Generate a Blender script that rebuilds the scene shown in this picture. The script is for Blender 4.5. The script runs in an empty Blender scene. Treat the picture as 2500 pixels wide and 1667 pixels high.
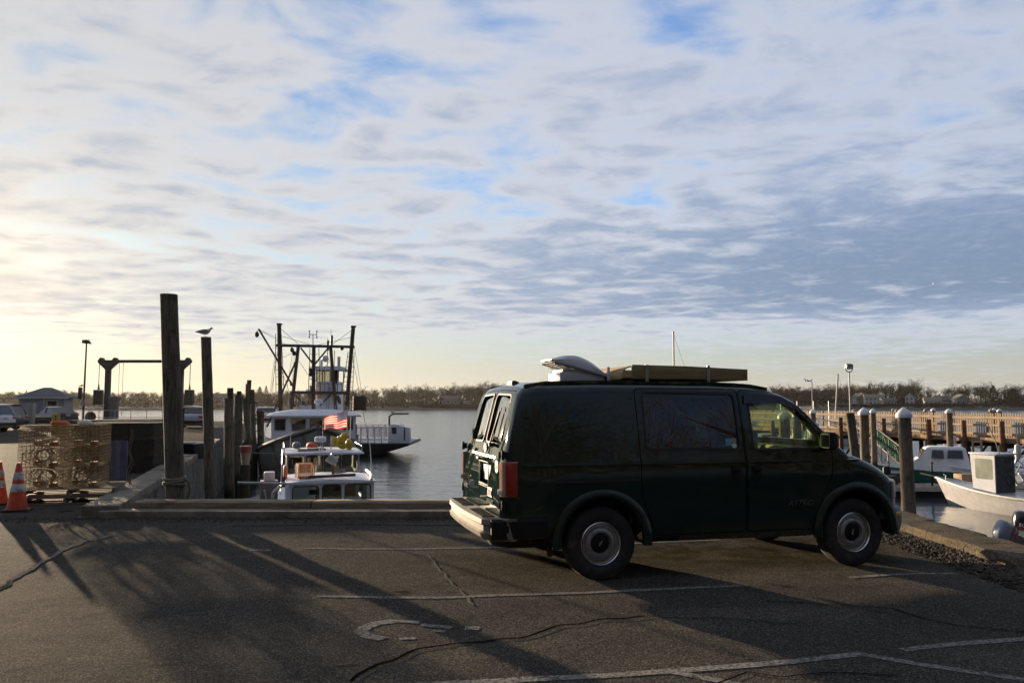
import bpy, bmesh, math, random
from mathutils import Vector, Matrix, noise as mnoise
R = math.radians
random.seed(7)
scene = bpy.context.scene

# ------------------------------------------------------------ camera
cam_data = bpy.data.cameras.new('camera')
cam = bpy.data.objects.new('camera', cam_data)
scene.collection.objects.link(cam)
cam.location = (0, 0, 1.7)
cam.rotation_euler = (R(90 + 4.275), 0, 0)
cam_data.sensor_width = 36
cam_data.lens = 36 * 2020 / 2500
cam_data.clip_start = 0.1
cam_data.clip_end = 20000
scene.camera = cam

# ------------------------------------------------------------ light
SUN_AZ, SUN_EL = R(-35.3), R(5.9)
SUN = Vector((math.sin(SUN_AZ) * math.cos(SUN_EL), math.cos(SUN_AZ) * math.cos(SUN_EL), math.sin(SUN_EL)))
sun_data = bpy.data.lights.new('sun', 'SUN')
sun_data.energy = 5.0
sun_data.angle = R(0.55)
sun_data.color = (1.0, 0.77, 0.52)
sun_ob = bpy.data.objects.new('sun', sun_data)
sun_ob.rotation_euler = SUN.to_track_quat('Z', 'Y').to_euler()
sun_ob.location = SUN * 50
scene.collection.objects.link(sun_ob)
scene.view_settings.view_transform = 'Standard'
scene.view_settings.look = 'None'
scene.view_settings.gamma = 1.0
scene.view_settings.use_curve_mapping = False
scene.view_settings.exposure = 1.47
scene.cycles.max_bounces = 8
scene.cycles.transparent_max_bounces = 12
scene.cycles.caustics_reflective = False
scene.cycles.caustics_refractive = False
scene.cycles.sample_clamp_indirect = 4.0
scene.cycles.use_denoising = True


class NT:
    """small helper to write node trees"""
    def __init__(self, tree):
        self.t = tree
    def n(self, typ, ins=None, **props):
        nd = self.t.nodes.new(typ)
        for k, v in props.items():
            setattr(nd, k, v)
        for k, v in (ins or {}).items():
            s = nd.inputs[k]
            if isinstance(v, bpy.types.NodeSocket):
                self.t.links.new(v, s)
            else:
                s.default_value = v
        return nd
    def m(self, op, a, b=0.0, c=None, clamp=False):
        ins = {0: a, 1: b}
        if c is not None:
            ins[2] = c
        return self.n('ShaderNodeMath', ins, operation=op, use_clamp=clamp).outputs[0]
    def vm(self, op, a, b=(0, 0, 0)):
        nd = self.n('ShaderNodeVectorMath', {0: a}, operation=op)
        if op == 'SCALE':
            s = nd.inputs['Scale']
            if isinstance(b, bpy.types.NodeSocket):
                self.t.links.new(b, s)
            else:
                s.default_value = b
            return nd.outputs[0]
        if isinstance(b, bpy.types.NodeSocket):
            self.t.links.new(b, nd.inputs[1])
        elif op not in ('NORMALIZE', 'LENGTH'):
            nd.inputs[1].default_value = b
        return nd.outputs[1] if op in ('DOT_PRODUCT', 'LENGTH', 'DISTANCE') else nd.outputs[0]
    def noise(self, vec, scale, detail=4.0, rough=0.55, dist=0.0, lac=2.0):
        return self.n('ShaderNodeTexNoise', {'Vector': vec, 'Scale': scale, 'Detail': detail, 'Roughness': rough,
                                             'Distortion': dist, 'Lacunarity': lac}).outputs['Fac']
    def ramp(self, fac, stops, interp='LINEAR'):
        nd = self.n('ShaderNodeValToRGB', {'Fac': fac})
        cr = nd.color_ramp
        cr.interpolation = interp
        while len(cr.elements) < len(stops):
            cr.elements.new(0.5)
        for e, (p, c) in zip(cr.elements, stops):
            e.position = p
            e.color = (c, c, c, 1) if isinstance(c, (int, float)) else (*c, 1)
        return nd.outputs[0]
    def mix(self, fac, a, b, mode='MIX'):
        nd = self.n('ShaderNodeMix', data_type='RGBA', blend_type=mode)
        for s, v in ((nd.inputs[0], fac), (nd.inputs[6], a), (nd.inputs[7], b)):
            if isinstance(v, bpy.types.NodeSocket):
                self.t.links.new(v, s)
            elif isinstance(v, (int, float)):
                s.default_value = v
            else:
                s.default_value = (*v[:3], 1)
        return nd.outputs[2]
    def step(self, x, lo, hi):
        return self.n('ShaderNodeMapRange', {'Value': x, 'From Min': lo, 'From Max': hi}, interpolation_type='SMOOTHSTEP').outputs[0]


# ------------------------------------------------------------ sky
world = bpy.data.worlds.new('World')
scene.world = world
world.use_nodes = True
wt = world.node_tree
world.cycles.sampling_method = 'MANUAL'
world.cycles.sample_map_resolution = 512
wt.nodes.clear()
W = NT(wt)
sky = W.n('ShaderNodeTexSky', sky_type='NISHITA', sun_disc=False, sun_elevation=SUN_EL,
          sun_rotation=SUN_AZ % (2 * math.pi), altitude=0, air_density=1.0, dust_density=0.25, ozone_density=2.0)
dirn = W.vm('NORMALIZE', W.n('ShaderNodeTexCoord').outputs['Generated'])
sep = W.n('ShaderNodeSeparateXYZ', {0: dirn})
dz = W.m('MAXIMUM', sep.outputs[2], 0.0)
sd = W.m('MAXIMUM', W.vm('DOT_PRODUCT', dirn, tuple(SUN)), 0.0)
# cloud deck: the view ray meets a thin flat layer
inv = W.m('DIVIDE', 1.0, W.m('ADD', dz, 0.055))
deck = W.n('ShaderNodeCombineXYZ', {0: W.m('MULTIPLY', sep.outputs[0], inv), 1: W.m('MULTIPLY', sep.outputs[1], inv), 2: 0.0}).outputs[0]
deck_r = W.n('ShaderNodeMapping', {'Vector': deck, 'Rotation': (0, 0, R(32)), 'Scale': (1.0, 1.12, 1.0), 'Location': (3.1, 1.7, 0.0)}).outputs[0]
warp = W.n('ShaderNodeTexNoise', {'Vector': deck_r, 'Scale': 1.4, 'Detail': 2.0}).outputs['Color']
deck_w = W.vm('ADD', deck_r, W.vm('SCALE', W.vm('SUBTRACT', warp, (0.5, 0.5, 0.5)), 0.45))
big = W.noise(deck_w, 0.50, 2.0, 0.5)
mid = W.noise(deck_w, 3.2, 5.0, 0.53, 0.15)
cells = W.n('ShaderNodeTexVoronoi', {'Vector': deck_w, 'Scale': 4.3, 'Smoothness': 1.0}, feature='SMOOTH_F1').outputs['Distance']
fine = W.noise(deck_w, 12.0, 4.0, 0.65)
dens = W.m('ADD', W.m('MULTIPLY', big, 0.46), W.m('MULTIPLY', mid, 0.70))
dens = W.m('ADD', dens, W.m('MULTIPLY', W.m('SUBTRACT', 0.45, cells), 0.34))
dens = W.m('ADD', dens, W.m('MULTIPLY', W.m('SUBTRACT', fine, 0.5), 0.18))
# a heavier bank of cloud lies low over the far shore, away from the sun
bank = W.m('MULTIPLY', W.m('MULTIPLY', W.step(dz, 0.075, 0.125), W.m('SUBTRACT', 1.0, W.step(dz, 0.14, 0.30))), W.m('SUBTRACT', 1.0, W.step(sd, 0.55, 0.985)))
dens = W.m('ADD', dens, W.m('MULTIPLY', bank, 0.27))
# the deck thins out above the horizon
elev_fade = W.step(dz, 0.03, 0.11)
thr = W.m('SUBTRACT', 0.782, W.m('MULTIPLY', elev_fade, 0.275))
over = W.m('SUBTRACT', dens, thr)
cover = W.step(over, -0.22, 0.14)
thick = W.m('MULTIPLY', W.step(over, 0.0, 0.32), W.m('ADD', W.m('ADD', 0.40, W.m('MULTIPLY', bank, 0.30)), W.m('MULTIPLY', fine, 0.6)), clamp=True)
glow = W.m('POWER', sd, 4.0)
glow2 = W.m('POWER', sd, 110.0)
lit = W.mix(glow, (0.305, 0.325, 0.375), (0.405, 0.385, 0.36))
lit = W.mix(glow2, lit, (0.56, 0.50, 0.42))
shade = W.mix(glow, W.mix(bank, (0.140, 0.190, 0.290), (0.110, 0.150, 0.220)), (0.180, 0.220, 0.290))
shade = W.mix(glow2, shade, (0.42, 0.38, 0.33))
cloud = W.mix(thick, lit, shade)
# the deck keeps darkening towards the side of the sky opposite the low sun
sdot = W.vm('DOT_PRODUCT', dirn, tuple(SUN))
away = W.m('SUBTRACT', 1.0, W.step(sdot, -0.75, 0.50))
air = W.mix(1.0, sky.outputs[0], W.mix(glow, (0.098, 0.120, 0.168), (0.070, 0.075, 0.085)), 'MULTIPLY')
low = W.m('SUBTRACT', 1.0, W.step(dz, 0.0, 0.26))
low_col = W.mix(W.m('POWER', sd, 5.0), W.mix(W.step(dz, 0.0, 0.10), (0.265, 0.250, 0.220), (0.215, 0.235, 0.250)), W.mix(W.step(dz, 0.0, 0.10), (0.45, 0.40, 0.30), (0.40, 0.405, 0.36)))
low_col = W.mix(glow2, low_col, (0.58, 0.53, 0.43))
air = W.mix(W.m('MULTIPLY', low, 0.92), air, low_col)
sky_col = W.mix(W.m('MULTIPLY', cover, 0.95), air, cloud)
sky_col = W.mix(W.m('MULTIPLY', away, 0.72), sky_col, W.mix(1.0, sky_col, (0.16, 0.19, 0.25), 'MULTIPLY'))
sky_col = W.mix(1.0, sky_col, (0.58, 0.53, 0.45), 'DARKEN')
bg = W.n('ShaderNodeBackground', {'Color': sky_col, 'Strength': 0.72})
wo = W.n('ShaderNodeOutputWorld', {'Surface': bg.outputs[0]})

# ------------------------------------------------------------ mesh helpers
ROOT = scene.collection


class MB:
    """collects boxes, tubes, lathes, prisms and lofts; build() links them as one mesh object"""
    def __init__(self):
        self.v, self.f = [], []
    def add(self, vs, fs, M=None):
        o = len(self.v)
        self.v += [tuple(M @ Vector(p)) if M is not None else tuple(p) for p in vs]
        self.f += [tuple(i + o for i in q) for q in fs]
        return self
    def box(self, c, s, rz=0.0, M=None, top=1.0):
        x, y, z = s[0] / 2, s[1] / 2, s[2] / 2
        vs = [(-x, -y, -z), (x, -y, -z), (x, y, -z), (-x, y, -z),
              (-x * top, -y * top, z), (x * top, -y * top, z), (x * top, y * top, z), (-x * top, y * top, z)]
        T = Matrix.Translation(c) @ Matrix.Rotation(rz, 4, 'Z')
        if M is not None:
            T = M @ T
        return self.add(vs, [(3, 2, 1, 0), (4, 5, 6, 7), (0, 1, 5, 4), (1, 2, 6, 5), (2, 3, 7, 6), (3, 0, 4, 7)], T)
    def bar(self, a, b, w, h=None):
        a, b = Vector(a), Vector(b)
        h = h or w
        d = b - a
        q = d.to_track_quat('Y', 'Z').to_matrix().to_4x4()
        return self.box((0, 0, 0), (w, d.length, h), M=Matrix.Translation((a + b) / 2) @ q)
    def tube(self, path, r, n=8, cap=True):
        P = [Vector(p) for p in path]
        rs = r if isinstance(r, (list, tuple)) else [r] * len(P)
        vs, fs = [], []
        up = None
        for i, p in enumerate(P):
            d = (P[min(i + 1, len(P) - 1)] - P[max(i - 1, 0)]).normalized()
            if up is None:
                up = Vector((0, 0, 1)) if abs(d.z) < 0.9 else Vector((1, 0, 0))
            a = d.cross(up).normalized()
            b = a.cross(d).normalized()
            up = b
            for k in range(n):
                t = 2 * math.pi * k / n
                vs.append(p + (a * math.cos(t) + b * math.sin(t)) * rs[i])
        for i in range(len(P) - 1):
            for k in range(n):
                k2 = (k + 1) % n
                fs.append((i * n + k, i * n + k2, (i + 1) * n + k2, (i + 1) * n + k))
        if cap:
            fs.append(tuple(range(n))[::-1])
            fs.append(tuple((len(P) - 1) * n + k for k in range(n)))
        return self.add(vs, fs)
    def lathe(self, prof, n=16, M=None):
        vs, fs = [], []
        for r, z in prof:
            for k in range(n):
                t = 2 * math.pi * k / n
                vs.append((r * math.cos(t), r * math.sin(t), z))
        for i in range(len(prof) - 1):
            for k in range(n):
                k2 = (k + 1) % n
                fs.append((i * n + k, i * n + k2, (i + 1) * n + k2, (i + 1) * n + k))
        if prof[0][0] > 1e-4:
            fs.append(tuple(range(n))[::-1])
        if prof[-1][0] > 1e-4:
            fs.append(tuple((len(prof) - 1) * n + k for k in range(n)))
        return self.add(vs, fs, M)
    def prism(self, poly, a, b, M=None):
        """poly in local (x, y), extruded from z=a to z=b"""
        n = len(poly)
        vs = [(p[0], p[1], a) for p in poly] + [(p[0], p[1], b) for p in poly]
        fs = [tuple(range(n))[::-1], tuple(range(n, 2 * n))]
        fs += [(i, (i + 1) % n, n + (i + 1) % n, n + i) for i in range(n)]
        return self.add(vs, fs, M)
    def loft(self, secs, cap=True, ring=True):
        n = len(secs[0])
        vs = [p for s in secs for p in s]
        fs = []
        for i in range(len(secs) - 1):
            for k in range(n if ring else n - 1):
                k2 = (k + 1) % n
                fs.append((i * n + k, i * n + k2, (i + 1) * n + k2, (i + 1) * n + k))
        if cap:
            fs.append(tuple(range(n))[::-1])
            fs.append(tuple((len(secs) - 1) * n + k for k in range(n)))
        return self.add(vs, fs)
    def ball(self, c, r, n=12, m=8, M=None):
        r = r if isinstance(r, (list, tuple)) else (r, r, r)
        vs, fs = [(0, 0, -1)], []
        for i in range(1, m):
            t = math.pi * i / m - math.pi / 2
            vs += [(math.cos(t) * math.cos(2 * math.pi * k / n), math.cos(t) * math.sin(2 * math.pi * k / n), math.sin(t)) for k in range(n)]
        vs.append((0, 0, 1))
        for k in range(n):
            fs.append((0, 1 + (k + 1) % n, 1 + k))
        for i in range(m - 2):
            for k in range(n):
                k2 = (k + 1) % n
                fs.append((1 + i * n + k, 1 + i * n + k2, 1 + (i + 1) * n + k2, 1 + (i + 1) * n + k))
        o = 1 + (m - 2) * n
        for k in range(n):
            fs.append((o + k, o + (k + 1) % n, len(vs) - 1))
        T = Matrix.Translation(c) @ (M or Matrix()) @ Matrix.Diagonal((*r, 1))
        return self.add(vs, fs, T)
    def mesh(self, name, bevel=0.0, smooth=35, recalc=True):
        me = bpy.data.meshes.new(name)
        me.from_pydata(self.v, [], self.f)
        bm = bmesh.new()
        bm.from_mesh(me)
        if recalc:
            bmesh.ops.recalc_face_normals(bm, faces=bm.faces)
        if bevel:
            es = [e for e in bm.edges if e.is_manifold and e.calc_face_angle(0) > 0.6]
            bmesh.ops.bevel(bm, geom=es, offset=bevel, segments=2, affect='EDGES', profile=0.6, clamp_overlap=True)
        bm.to_mesh(me)
        bm.free()
        if smooth:
            me.polygons.foreach_set('use_smooth', [True] * len(me.polygons))
            me.set_sharp_from_angle(angle=R(smooth))
        return me
    def build(self, name, mat, parent=None, bevel=0.0, smooth=35, loc=None, rz=0.0, recalc=True):
        return link(name, self.mesh(name, bevel, smooth, recalc), mat, parent, loc, rz)


def link(name, me, mat, parent=None, loc=None, rz=0.0):
    ob = bpy.data.objects.new(name, me)
    ROOT.objects.link(ob)
    if mat is not None and not me.materials:
        me.materials.append(mat)
    if parent is not None:
        ob.parent = parent
    if loc is not None:
        ob.location = loc
    ob.rotation_euler.z = rz
    return ob


def tag(ob, label, cat, group=None):
    ob['label'] = label
    ob['category'] = cat
    if group:
        ob['group'] = group
    return ob


def thing(name, label, cat, loc=(0, 0, 0), rz=0.0, group=None):
    ob = bpy.data.objects.new(name, None)
    ROOT.objects.link(ob)
    ob.location = loc
    ob.rotation_euler.z = rz
    ob.empty_display_size = 0.2
    return tag(ob, label, cat, group)


def struct(ob, kind='structure'):
    ob['kind'] = kind
    return ob


def dup(src, loc, rz=0.0, label=None):
    """copy a thing with its parts and sub-parts; the copies share their mesh data"""
    def rec(o, par):
        c = o.copy()
        ROOT.objects.link(c)
        if par is not None:
            c.parent = par
            c.matrix_parent_inverse = o.matrix_parent_inverse.copy()
        for ch in [x for x in bpy.data.objects if x.parent == o]:
            rec(ch, c)
        return c
    r = rec(src, None)
    r.location = loc
    r.rotation_euler.z = rz
    if label:
        r['label'] = label
    return r


def txt(name, s, size, mat, parent, M, depth=0.002, shear=0.0, sx=1.0):
    cu = bpy.data.curves.new(name, 'FONT')
    cu.body = s
    cu.size = size
    cu.extrude = depth
    cu.shear = shear
    cu.align_x = 'CENTER'
    cu.align_y = 'CENTER'
    tmp = bpy.data.objects.new(name + '_curve', cu)
    ROOT.objects.link(tmp)
    dg = bpy.context.evaluated_depsgraph_get()
    me = bpy.data.meshes.new_from_object(tmp.evaluated_get(dg))
    bpy.data.objects.remove(tmp)
    me.transform(M @ Matrix.Diagonal((sx, 1, 1, 1)))
    me.materials.clear()
    return link(name, me, mat, parent)


def rrect(x0, y0, x1, y1, r, n=4):
    pts = []
    for cx, cy, a in ((x1 - r, y1 - r, 0), (x0 + r, y1 - r, 90), (x0 + r, y0 + r, 180), (x1 - r, y0 + r, 270)):
        for k in range(n + 1):
            t = R(a + 90 * k / n)
            pts.append((cx + r * math.cos(t), cy + r * math.sin(t)))
    return pts


def rpoly(poly, r, n=4):
    """polygon with rounded corners"""
    out = []
    m = len(poly)
    for i in range(m):
        p, a, b = Vector(poly[i]), Vector(poly[i - 1]), Vector(poly[(i + 1) % m])
        rr = r[i] if isinstance(r, (list, tuple)) else r
        if rr <= 0:
            out.append(tuple(p))
            continue
        u, w = (a - p), (b - p)
        rr = min(rr, u.length * 0.45, w.length * 0.45)
        p0, p1 = p + u.normalized() * rr, p + w.normalized() * rr
        for k in range(n + 1):
            t = k / n
            out.append(tuple(p0 * (1 - t) ** 2 + p * 2 * t * (1 - t) + p1 * t * t))
    return out


def lerp(a, b, t):
    return a + (b - a) * t


def interp(x, pts):
    if x <= pts[0][0]:
        return pts[0][1]
    for (x0, y0), (x1, y1) in zip(pts, pts[1:]):
        if x <= x1:
            return lerp(y0, y1, (x - x0) / (x1 - x0))
    return pts[-1][1]


XZ = Matrix(((1, 0, 0, 0), (0, 0, -1, 0), (0, 1, 0, 0), (0, 0, 0, 1)))      # local (x, y, z) -> (x, -z, y)
YZ = Matrix(((0, 0, 1, 0), (1, 0, 0, 0), (0, 1, 0, 0), (0, 0, 0, 1)))       # local (x, y, z) -> (z, x, y)

# ------------------------------------------------------------ materials
_M = {}


def mat(name, col, rough=0.6, metal=0.0, var=0.15, scale=6.0, bump=0.0, bscale=40.0, spec=0.5, coat=0.0,
        dirt=None, dirt_amt=0.0, dirt_scale=2.0, stretch=(1, 1, 1), emit=None, sub=None):
    """procedural principled material: base colour with noise variation, optional dirt patches and fine bump"""
    if name in _M:
        return _M[name]
    m = bpy.data.materials.new(name)
    m.use_nodes = True
    t = NT(m.node_tree)
    p = m.node_tree.nodes['Principled BSDF']
    co = t.n('ShaderNodeTexCoord').outputs['Object']
    if stretch != (1, 1, 1):
        co = t.n('ShaderNodeMapping', {'Vector': co, 'Scale': stretch}).outputs[0]
    nz = t.noise(co, scale, 5.0, 0.6)
    c = t.mix(t.step(nz, 0.3, 0.7), tuple(v * (1 - var) for v in col), tuple(min(1, v * (1 + var)) for v in col))
    r_in = t.m('ADD', rough - 0.06, t.m('MULTIPLY', nz, 0.12))
    if dirt is not None:
        d = t.step(t.noise(co, dirt_scale, 6.0, 0.65), 0.62 - dirt_amt * 0.4, 0.72 - dirt_amt * 0.2)
        c = t.mix(d, c, dirt)
        r_in = t.m('ADD', r_in, t.m('MULTIPLY', d, 0.15))
    m.node_tree.links.new(c, p.inputs['Base Color'])
    m.node_tree.links.new(r_in, p.inputs['Roughness'])
    p.inputs['Metallic'].default_value = metal
    p.inputs['Specular IOR Level'].default_value = spec
    p.inputs['Coat Weight'].default_value = coat
    p.inputs['Coat Roughness'].default_value = 0.04
    if emit:
        p.inputs['Emission Color'].default_value = (*emit[0], 1)
        p.inputs['Emission Strength'].default_value = emit[1]
    if bump:
        h = t.noise(co, bscale, 4.0, 0.6)
        b = t.n('ShaderNodeBump', {'Height': h, 'Strength': 1.0, 'Distance': bump})
        m.node_tree.links.new(b.outputs[0], p.inputs['Normal'])
    _M[name] = m
    return m


def glass(name, tint, refl_rough=0.01, base=0.06):
    """thin window glass: tinted see-through plus fresnel reflection"""
    if name in _M:
        return _M[name]
    m = bpy.data.materials.new(name)
    m.use_nodes = True
    m.node_tree.nodes.clear()
    t = NT(m.node_tree)
    tr = t.n('ShaderNodeBsdfTransparent', {'Color': (*tint, 1)})
    gl = t.n('ShaderNodeBsdfGlossy', {'Color': (0.95, 0.97, 1, 1), 'Roughness': refl_rough})
    bf = t.n('ShaderNodeNewGeometry').outputs['Backfacing']
    lw = t.n('ShaderNodeFresnel', {'IOR': t.m('ADD', 1.5, t.m('MULTIPLY', bf, 1 / 1.5 - 1.5))})      # thin pane: same reflectance from both sides
    fac = t.m('ADD', t.m('MULTIPLY', lw.outputs[0], 1.1), base * 0.2, clamp=True)
    mx = t.n('ShaderNodeMixShader', {0: fac, 1: tr.outputs[0], 2: gl.outputs[0]})
    t.n('ShaderNodeOutputMaterial', {'Surface': mx.outputs[0]})
    _M[name] = m
    return m


def wood(name, col, rough=0.75, along='Z', grain=0.35, dark=0.5, dirt=None, dirt_amt=0.0, fine=26.0, tide=False):
    """weathered wood with grain running along one axis"""
    if name in _M:
        return _M[name]
    m = bpy.data.materials.new(name)
    m.use_nodes = True
    t = NT(m.node_tree)
    p = m.node_tree.nodes['Principled BSDF']
    co = t.n('ShaderNodeTexCoord').outputs['Object']
    sc = {'X': (0.08, 1, 1), 'Y': (1, 0.08, 1), 'Z': (1, 1, 0.08)}[along]
    g = t.noise(t.n('ShaderNodeMapping', {'Vector': co, 'Scale': sc}).outputs[0], fine, 5.0, 0.7)
    bl = t.noise(co, 1.8, 5.0, 0.6)
    c = t.mix(t.step(g, 0.3, 0.72), tuple(v * dark for v in col), tuple(min(1, v * (1 + grain)) for v in col))
    c = t.mix(t.m('MULTIPLY', t.step(bl, 0.45, 0.75), 0.5), c, tuple(v * 0.55 for v in col))
    if dirt is not None:
        d = t.step(t.noise(co, 3.0, 6.0, 0.65), 0.60 - dirt_amt * 0.4, 0.72 - dirt_amt * 0.2)
        c = t.mix(d, c, dirt)
    if tide:
        # tide mark: wet weed and algae below the high water line, streaks above it
        zw = t.n('ShaderNodeSeparateXYZ', {0: t.n('ShaderNodeNewGeometry').outputs['Position']}).outputs[2]
        edge = t.m('ADD', zw, t.m('MULTIPLY', t.m('SUBTRACT', t.noise(co, 5.0, 4.0, 0.6), 0.5), 0.7))
        c = t.mix(t.m('SUBTRACT', 1.0, t.step(edge, -1.25, -0.85)), c, t.mix(g, (0.012, 0.014, 0.008), (0.035, 0.038, 0.022)))
        crk = t.step(t.noise(t.n('ShaderNodeMapping', {'Vector': co, 'Scale': (1, 1, 0.05)}).outputs[0], 38.0, 2.0, 0.5), 0.66, 0.70)
        c = t.mix(t.m('MULTIPLY', crk, 0.8), c, (0.016, 0.013, 0.010))
    m.node_tree.links.new(c, p.inputs['Base Color'])
    p.inputs['Roughness'].default_value = rough
    p.inputs['Specular IOR Level'].default_value = 0.12
    b = t.n('ShaderNodeBump', {'Height': g, 'Strength': 0.8, 'Distance': 0.006})
    m.node_tree.links.new(b.outputs[0], p.inputs['Normal'])
    _M[name] = m
    return m


WHITE = mat('white_paint', (0.62, 0.63, 0.66), 0.4, var=0.05, scale=3, dirt=(0.36, 0.33, 0.28), dirt_amt=0.12, dirt_scale=2.5)
GELCOAT = mat('white_gelcoat', (0.62, 0.63, 0.65), 0.35, var=0.07, scale=2, dirt=(0.50, 0.49, 0.46), dirt_amt=0.25, dirt_scale=1.6)
BLACK = mat('black_rubber', (0.015, 0.015, 0.016), 0.7, var=0.3)
BLACKP = mat('black_plastic', (0.012, 0.012, 0.013), 0.6, var=0.2, spec=0.2)
STEEL = mat('galvanised_steel', (0.34, 0.35, 0.36), 0.45, 0.7, var=0.2, scale=12)
ALU = mat('bare_aluminium', (0.55, 0.56, 0.57), 0.4, 0.85, var=0.1)
DARKSTEEL = mat('dark_painted_steel', (0.035, 0.035, 0.032), 0.6, 0.2, var=0.3, dirt=(0.09, 0.04, 0.02), dirt_amt=0.25, dirt_scale=5)
RUST = mat('rusty_steel', (0.12, 0.05, 0.025), 0.8, 0.1, var=0.4, scale=14, bump=0.002)
ROPE = mat('rope', (0.16, 0.15, 0.11), 0.9, var=0.3, scale=60, bump=0.003, bscale=90)
DGLASS = mat('dark_window_glass', (0.012, 0.014, 0.016), 0.04, var=0.1, spec=0.8)
PILE = wood('weathered_piling', (0.125, 0.108, 0.080), 0.9, 'Z', tide=True, dirt=(0.05, 0.06, 0.035), dirt_amt=0.25)
PILE_TAN = wood('tan_piling', (0.20, 0.155, 0.105), 0.85, 'Z', tide=True, dirt=(0.10, 0.085, 0.06), dirt_amt=0.35)
PLANK = wood('grey_plank', (0.23, 0.195, 0.15), 0.85, 'X')
PLANKY = wood('grey_plank_long', (0.24, 0.20, 0.15), 0.85, 'Y')

# ------------------------------------------------------------ ground materials
WATER_Z = -2.2


def asphalt_mat():
    m = bpy.data.materials.new('worn_asphalt')
    m.use_nodes = True
    t = NT(m.node_tree)
    p = m.node_tree.nodes['Principled BSDF']
    co = t.n('ShaderNodeTexCoord').outputs['Object']
    grit = t.noise(co, 75.0, 3.0, 0.75)
    vor = t.n('ShaderNodeTexVoronoi', {'Vector': co, 'Scale': 100.0}, feature='F1')
    stone = t.n('ShaderNodeSeparateXYZ', {0: vor.outputs['Color']}).outputs[0]
    blot = t.noise(co, 0.7, 6.0, 0.62)
    blot2 = t.noise(co, 4.0, 5.0, 0.6)
    c = t.mix(t.step(grit, 0.32, 0.68), (0.033, 0.0315, 0.028), (0.138, 0.127, 0.108))
    c = t.mix(t.m('MULTIPLY', t.step(stone, 0.80, 0.92), 0.75), c, (0.24, 0.215, 0.18))
    c = t.mix(t.m('MULTIPLY', t.step(blot, 0.35, 0.72), 0.6), c, t.mix(1.0, c, (0.62, 0.62, 0.63), 'MULTIPLY'))
    c = t.mix(t.m('MULTIPLY', t.step(blot2, 0.55, 0.75), 0.35), c, (0.026, 0.0245, 0.022))
    # an older, smoother resurfacing patch and worn wheel tracks
    tr = t.step(t.noise(t.n('ShaderNodeMapping', {'Vector': co, 'Scale': (0.25, 1.1, 1.0), 'Rotation': (0, 0, R(14))}).outputs[0], 1.1, 3.0, 0.55), 0.50, 0.62)
    c = t.mix(t.m('MULTIPLY', tr, 0.45), c, t.mix(1.0, c, (1.45, 1.40, 1.32), 'MULTIPLY'))
    # oil stains
    st = t.noise(t.n('ShaderNodeMapping', {'Vector': co, 'Scale': (1.0, 1.6, 1.0), 'Location': (5.3, 2.2, 0)}).outputs[0], 1.3, 3.0, 0.5)
    c = t.mix(t.m('MULTIPLY', t.step(st, 0.66, 0.74), 0.75), c, (0.012, 0.0115, 0.011))
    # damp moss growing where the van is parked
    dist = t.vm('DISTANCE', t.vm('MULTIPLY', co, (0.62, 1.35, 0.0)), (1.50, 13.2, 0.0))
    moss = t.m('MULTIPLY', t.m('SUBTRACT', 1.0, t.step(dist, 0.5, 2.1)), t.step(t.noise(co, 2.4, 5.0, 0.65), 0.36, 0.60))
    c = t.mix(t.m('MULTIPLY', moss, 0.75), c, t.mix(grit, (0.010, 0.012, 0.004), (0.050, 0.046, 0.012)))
    m.node_tree.links.new(c, p.inputs['Base Color'])
    p.inputs['Roughness'].default_value = 0.85
    p.inputs['Specular IOR Level'].default_value = 0.002
    h = t.m('ADD', t.m('MULTIPLY', grit, 0.6), t.m('MULTIPLY', vor.outputs['Distance'], -0.7))
    b1 = t.n('ShaderNodeBump', {'Height': h, 'Strength': 1.0, 'Distance': 0.028})
    b2 = t.n('ShaderNodeBump', {'Height': t.noise(co, 5.0, 4.0, 0.6), 'Strength': 0.9, 'Distance': 0.08, 'Normal': b1.outputs[0]})
    m.node_tree.links.new(b2.outputs[0], p.inputs['Normal'])
    return m


ASPHALT = asphalt_mat()
CONC = mat('weathered_concrete', (0.20, 0.175, 0.135), 0.85, var=0.25, scale=5, bump=0.012, bscale=22, spec=0.08, dirt=(0.13, 0.115, 0.085), dirt_amt=0.35, dirt_scale=2.2)
CONC_D = mat('stained_concrete', (0.105, 0.10, 0.085), 0.9, var=0.3, scale=4, bump=0.015, bscale=14, dirt=(0.04, 0.042, 0.03), dirt_amt=0.4, dirt_scale=1.5)

# ------------------------------------------------------------ parking lot and wharf deck
def lot_z(x, y):
    e = min(1.0, max(0.0, (12.2 - y) / 1.0), max(0.0, (4.4 - x) / 0.8)) * min(1.0, max(0, (y - 2.0)), max(0, (x + 14)))
    return e * (0.016 * mnoise.noise(Vector((x * 0.55, y * 0.55, 3.1))) + 0.008 * mnoise.noise(Vector((x * 1.7, y * 1.7, 8.1))))


g = MB()
x0, x1, y0, y1, NX, NY = -14.0, 5.0, 2.0, 12.45, 130, 80
for j in range(NY + 1):
    for i in range(NX + 1):
        x, y = lerp(x0, x1, i / NX), lerp(y0, y1, j / NY)
        g.v.append((x, y, lot_z(x, y)))
for j in range(NY):
    for i in range(NX):
        a = j * (NX + 1) + i
        g.f.append((a, a + 1, a + NX + 2, a + NX + 1))
def flat(pts, z=0.0):
    g.add([(x, y, z) for x, y in pts], [tuple(range(len(pts)))])
flat([(-90, -70), (5, -70), (5, 2), (-90, 2)])
flat([(-90, 2), (-14, 2), (-14, 12.45), (-90, 12.45)])
flat([(-90, 12.45), (-6.35, 12.45), (-25.6, 80), (-90, 80)])
lot = struct(g.build('parking_lot', ASPHALT, smooth=60))

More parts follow.
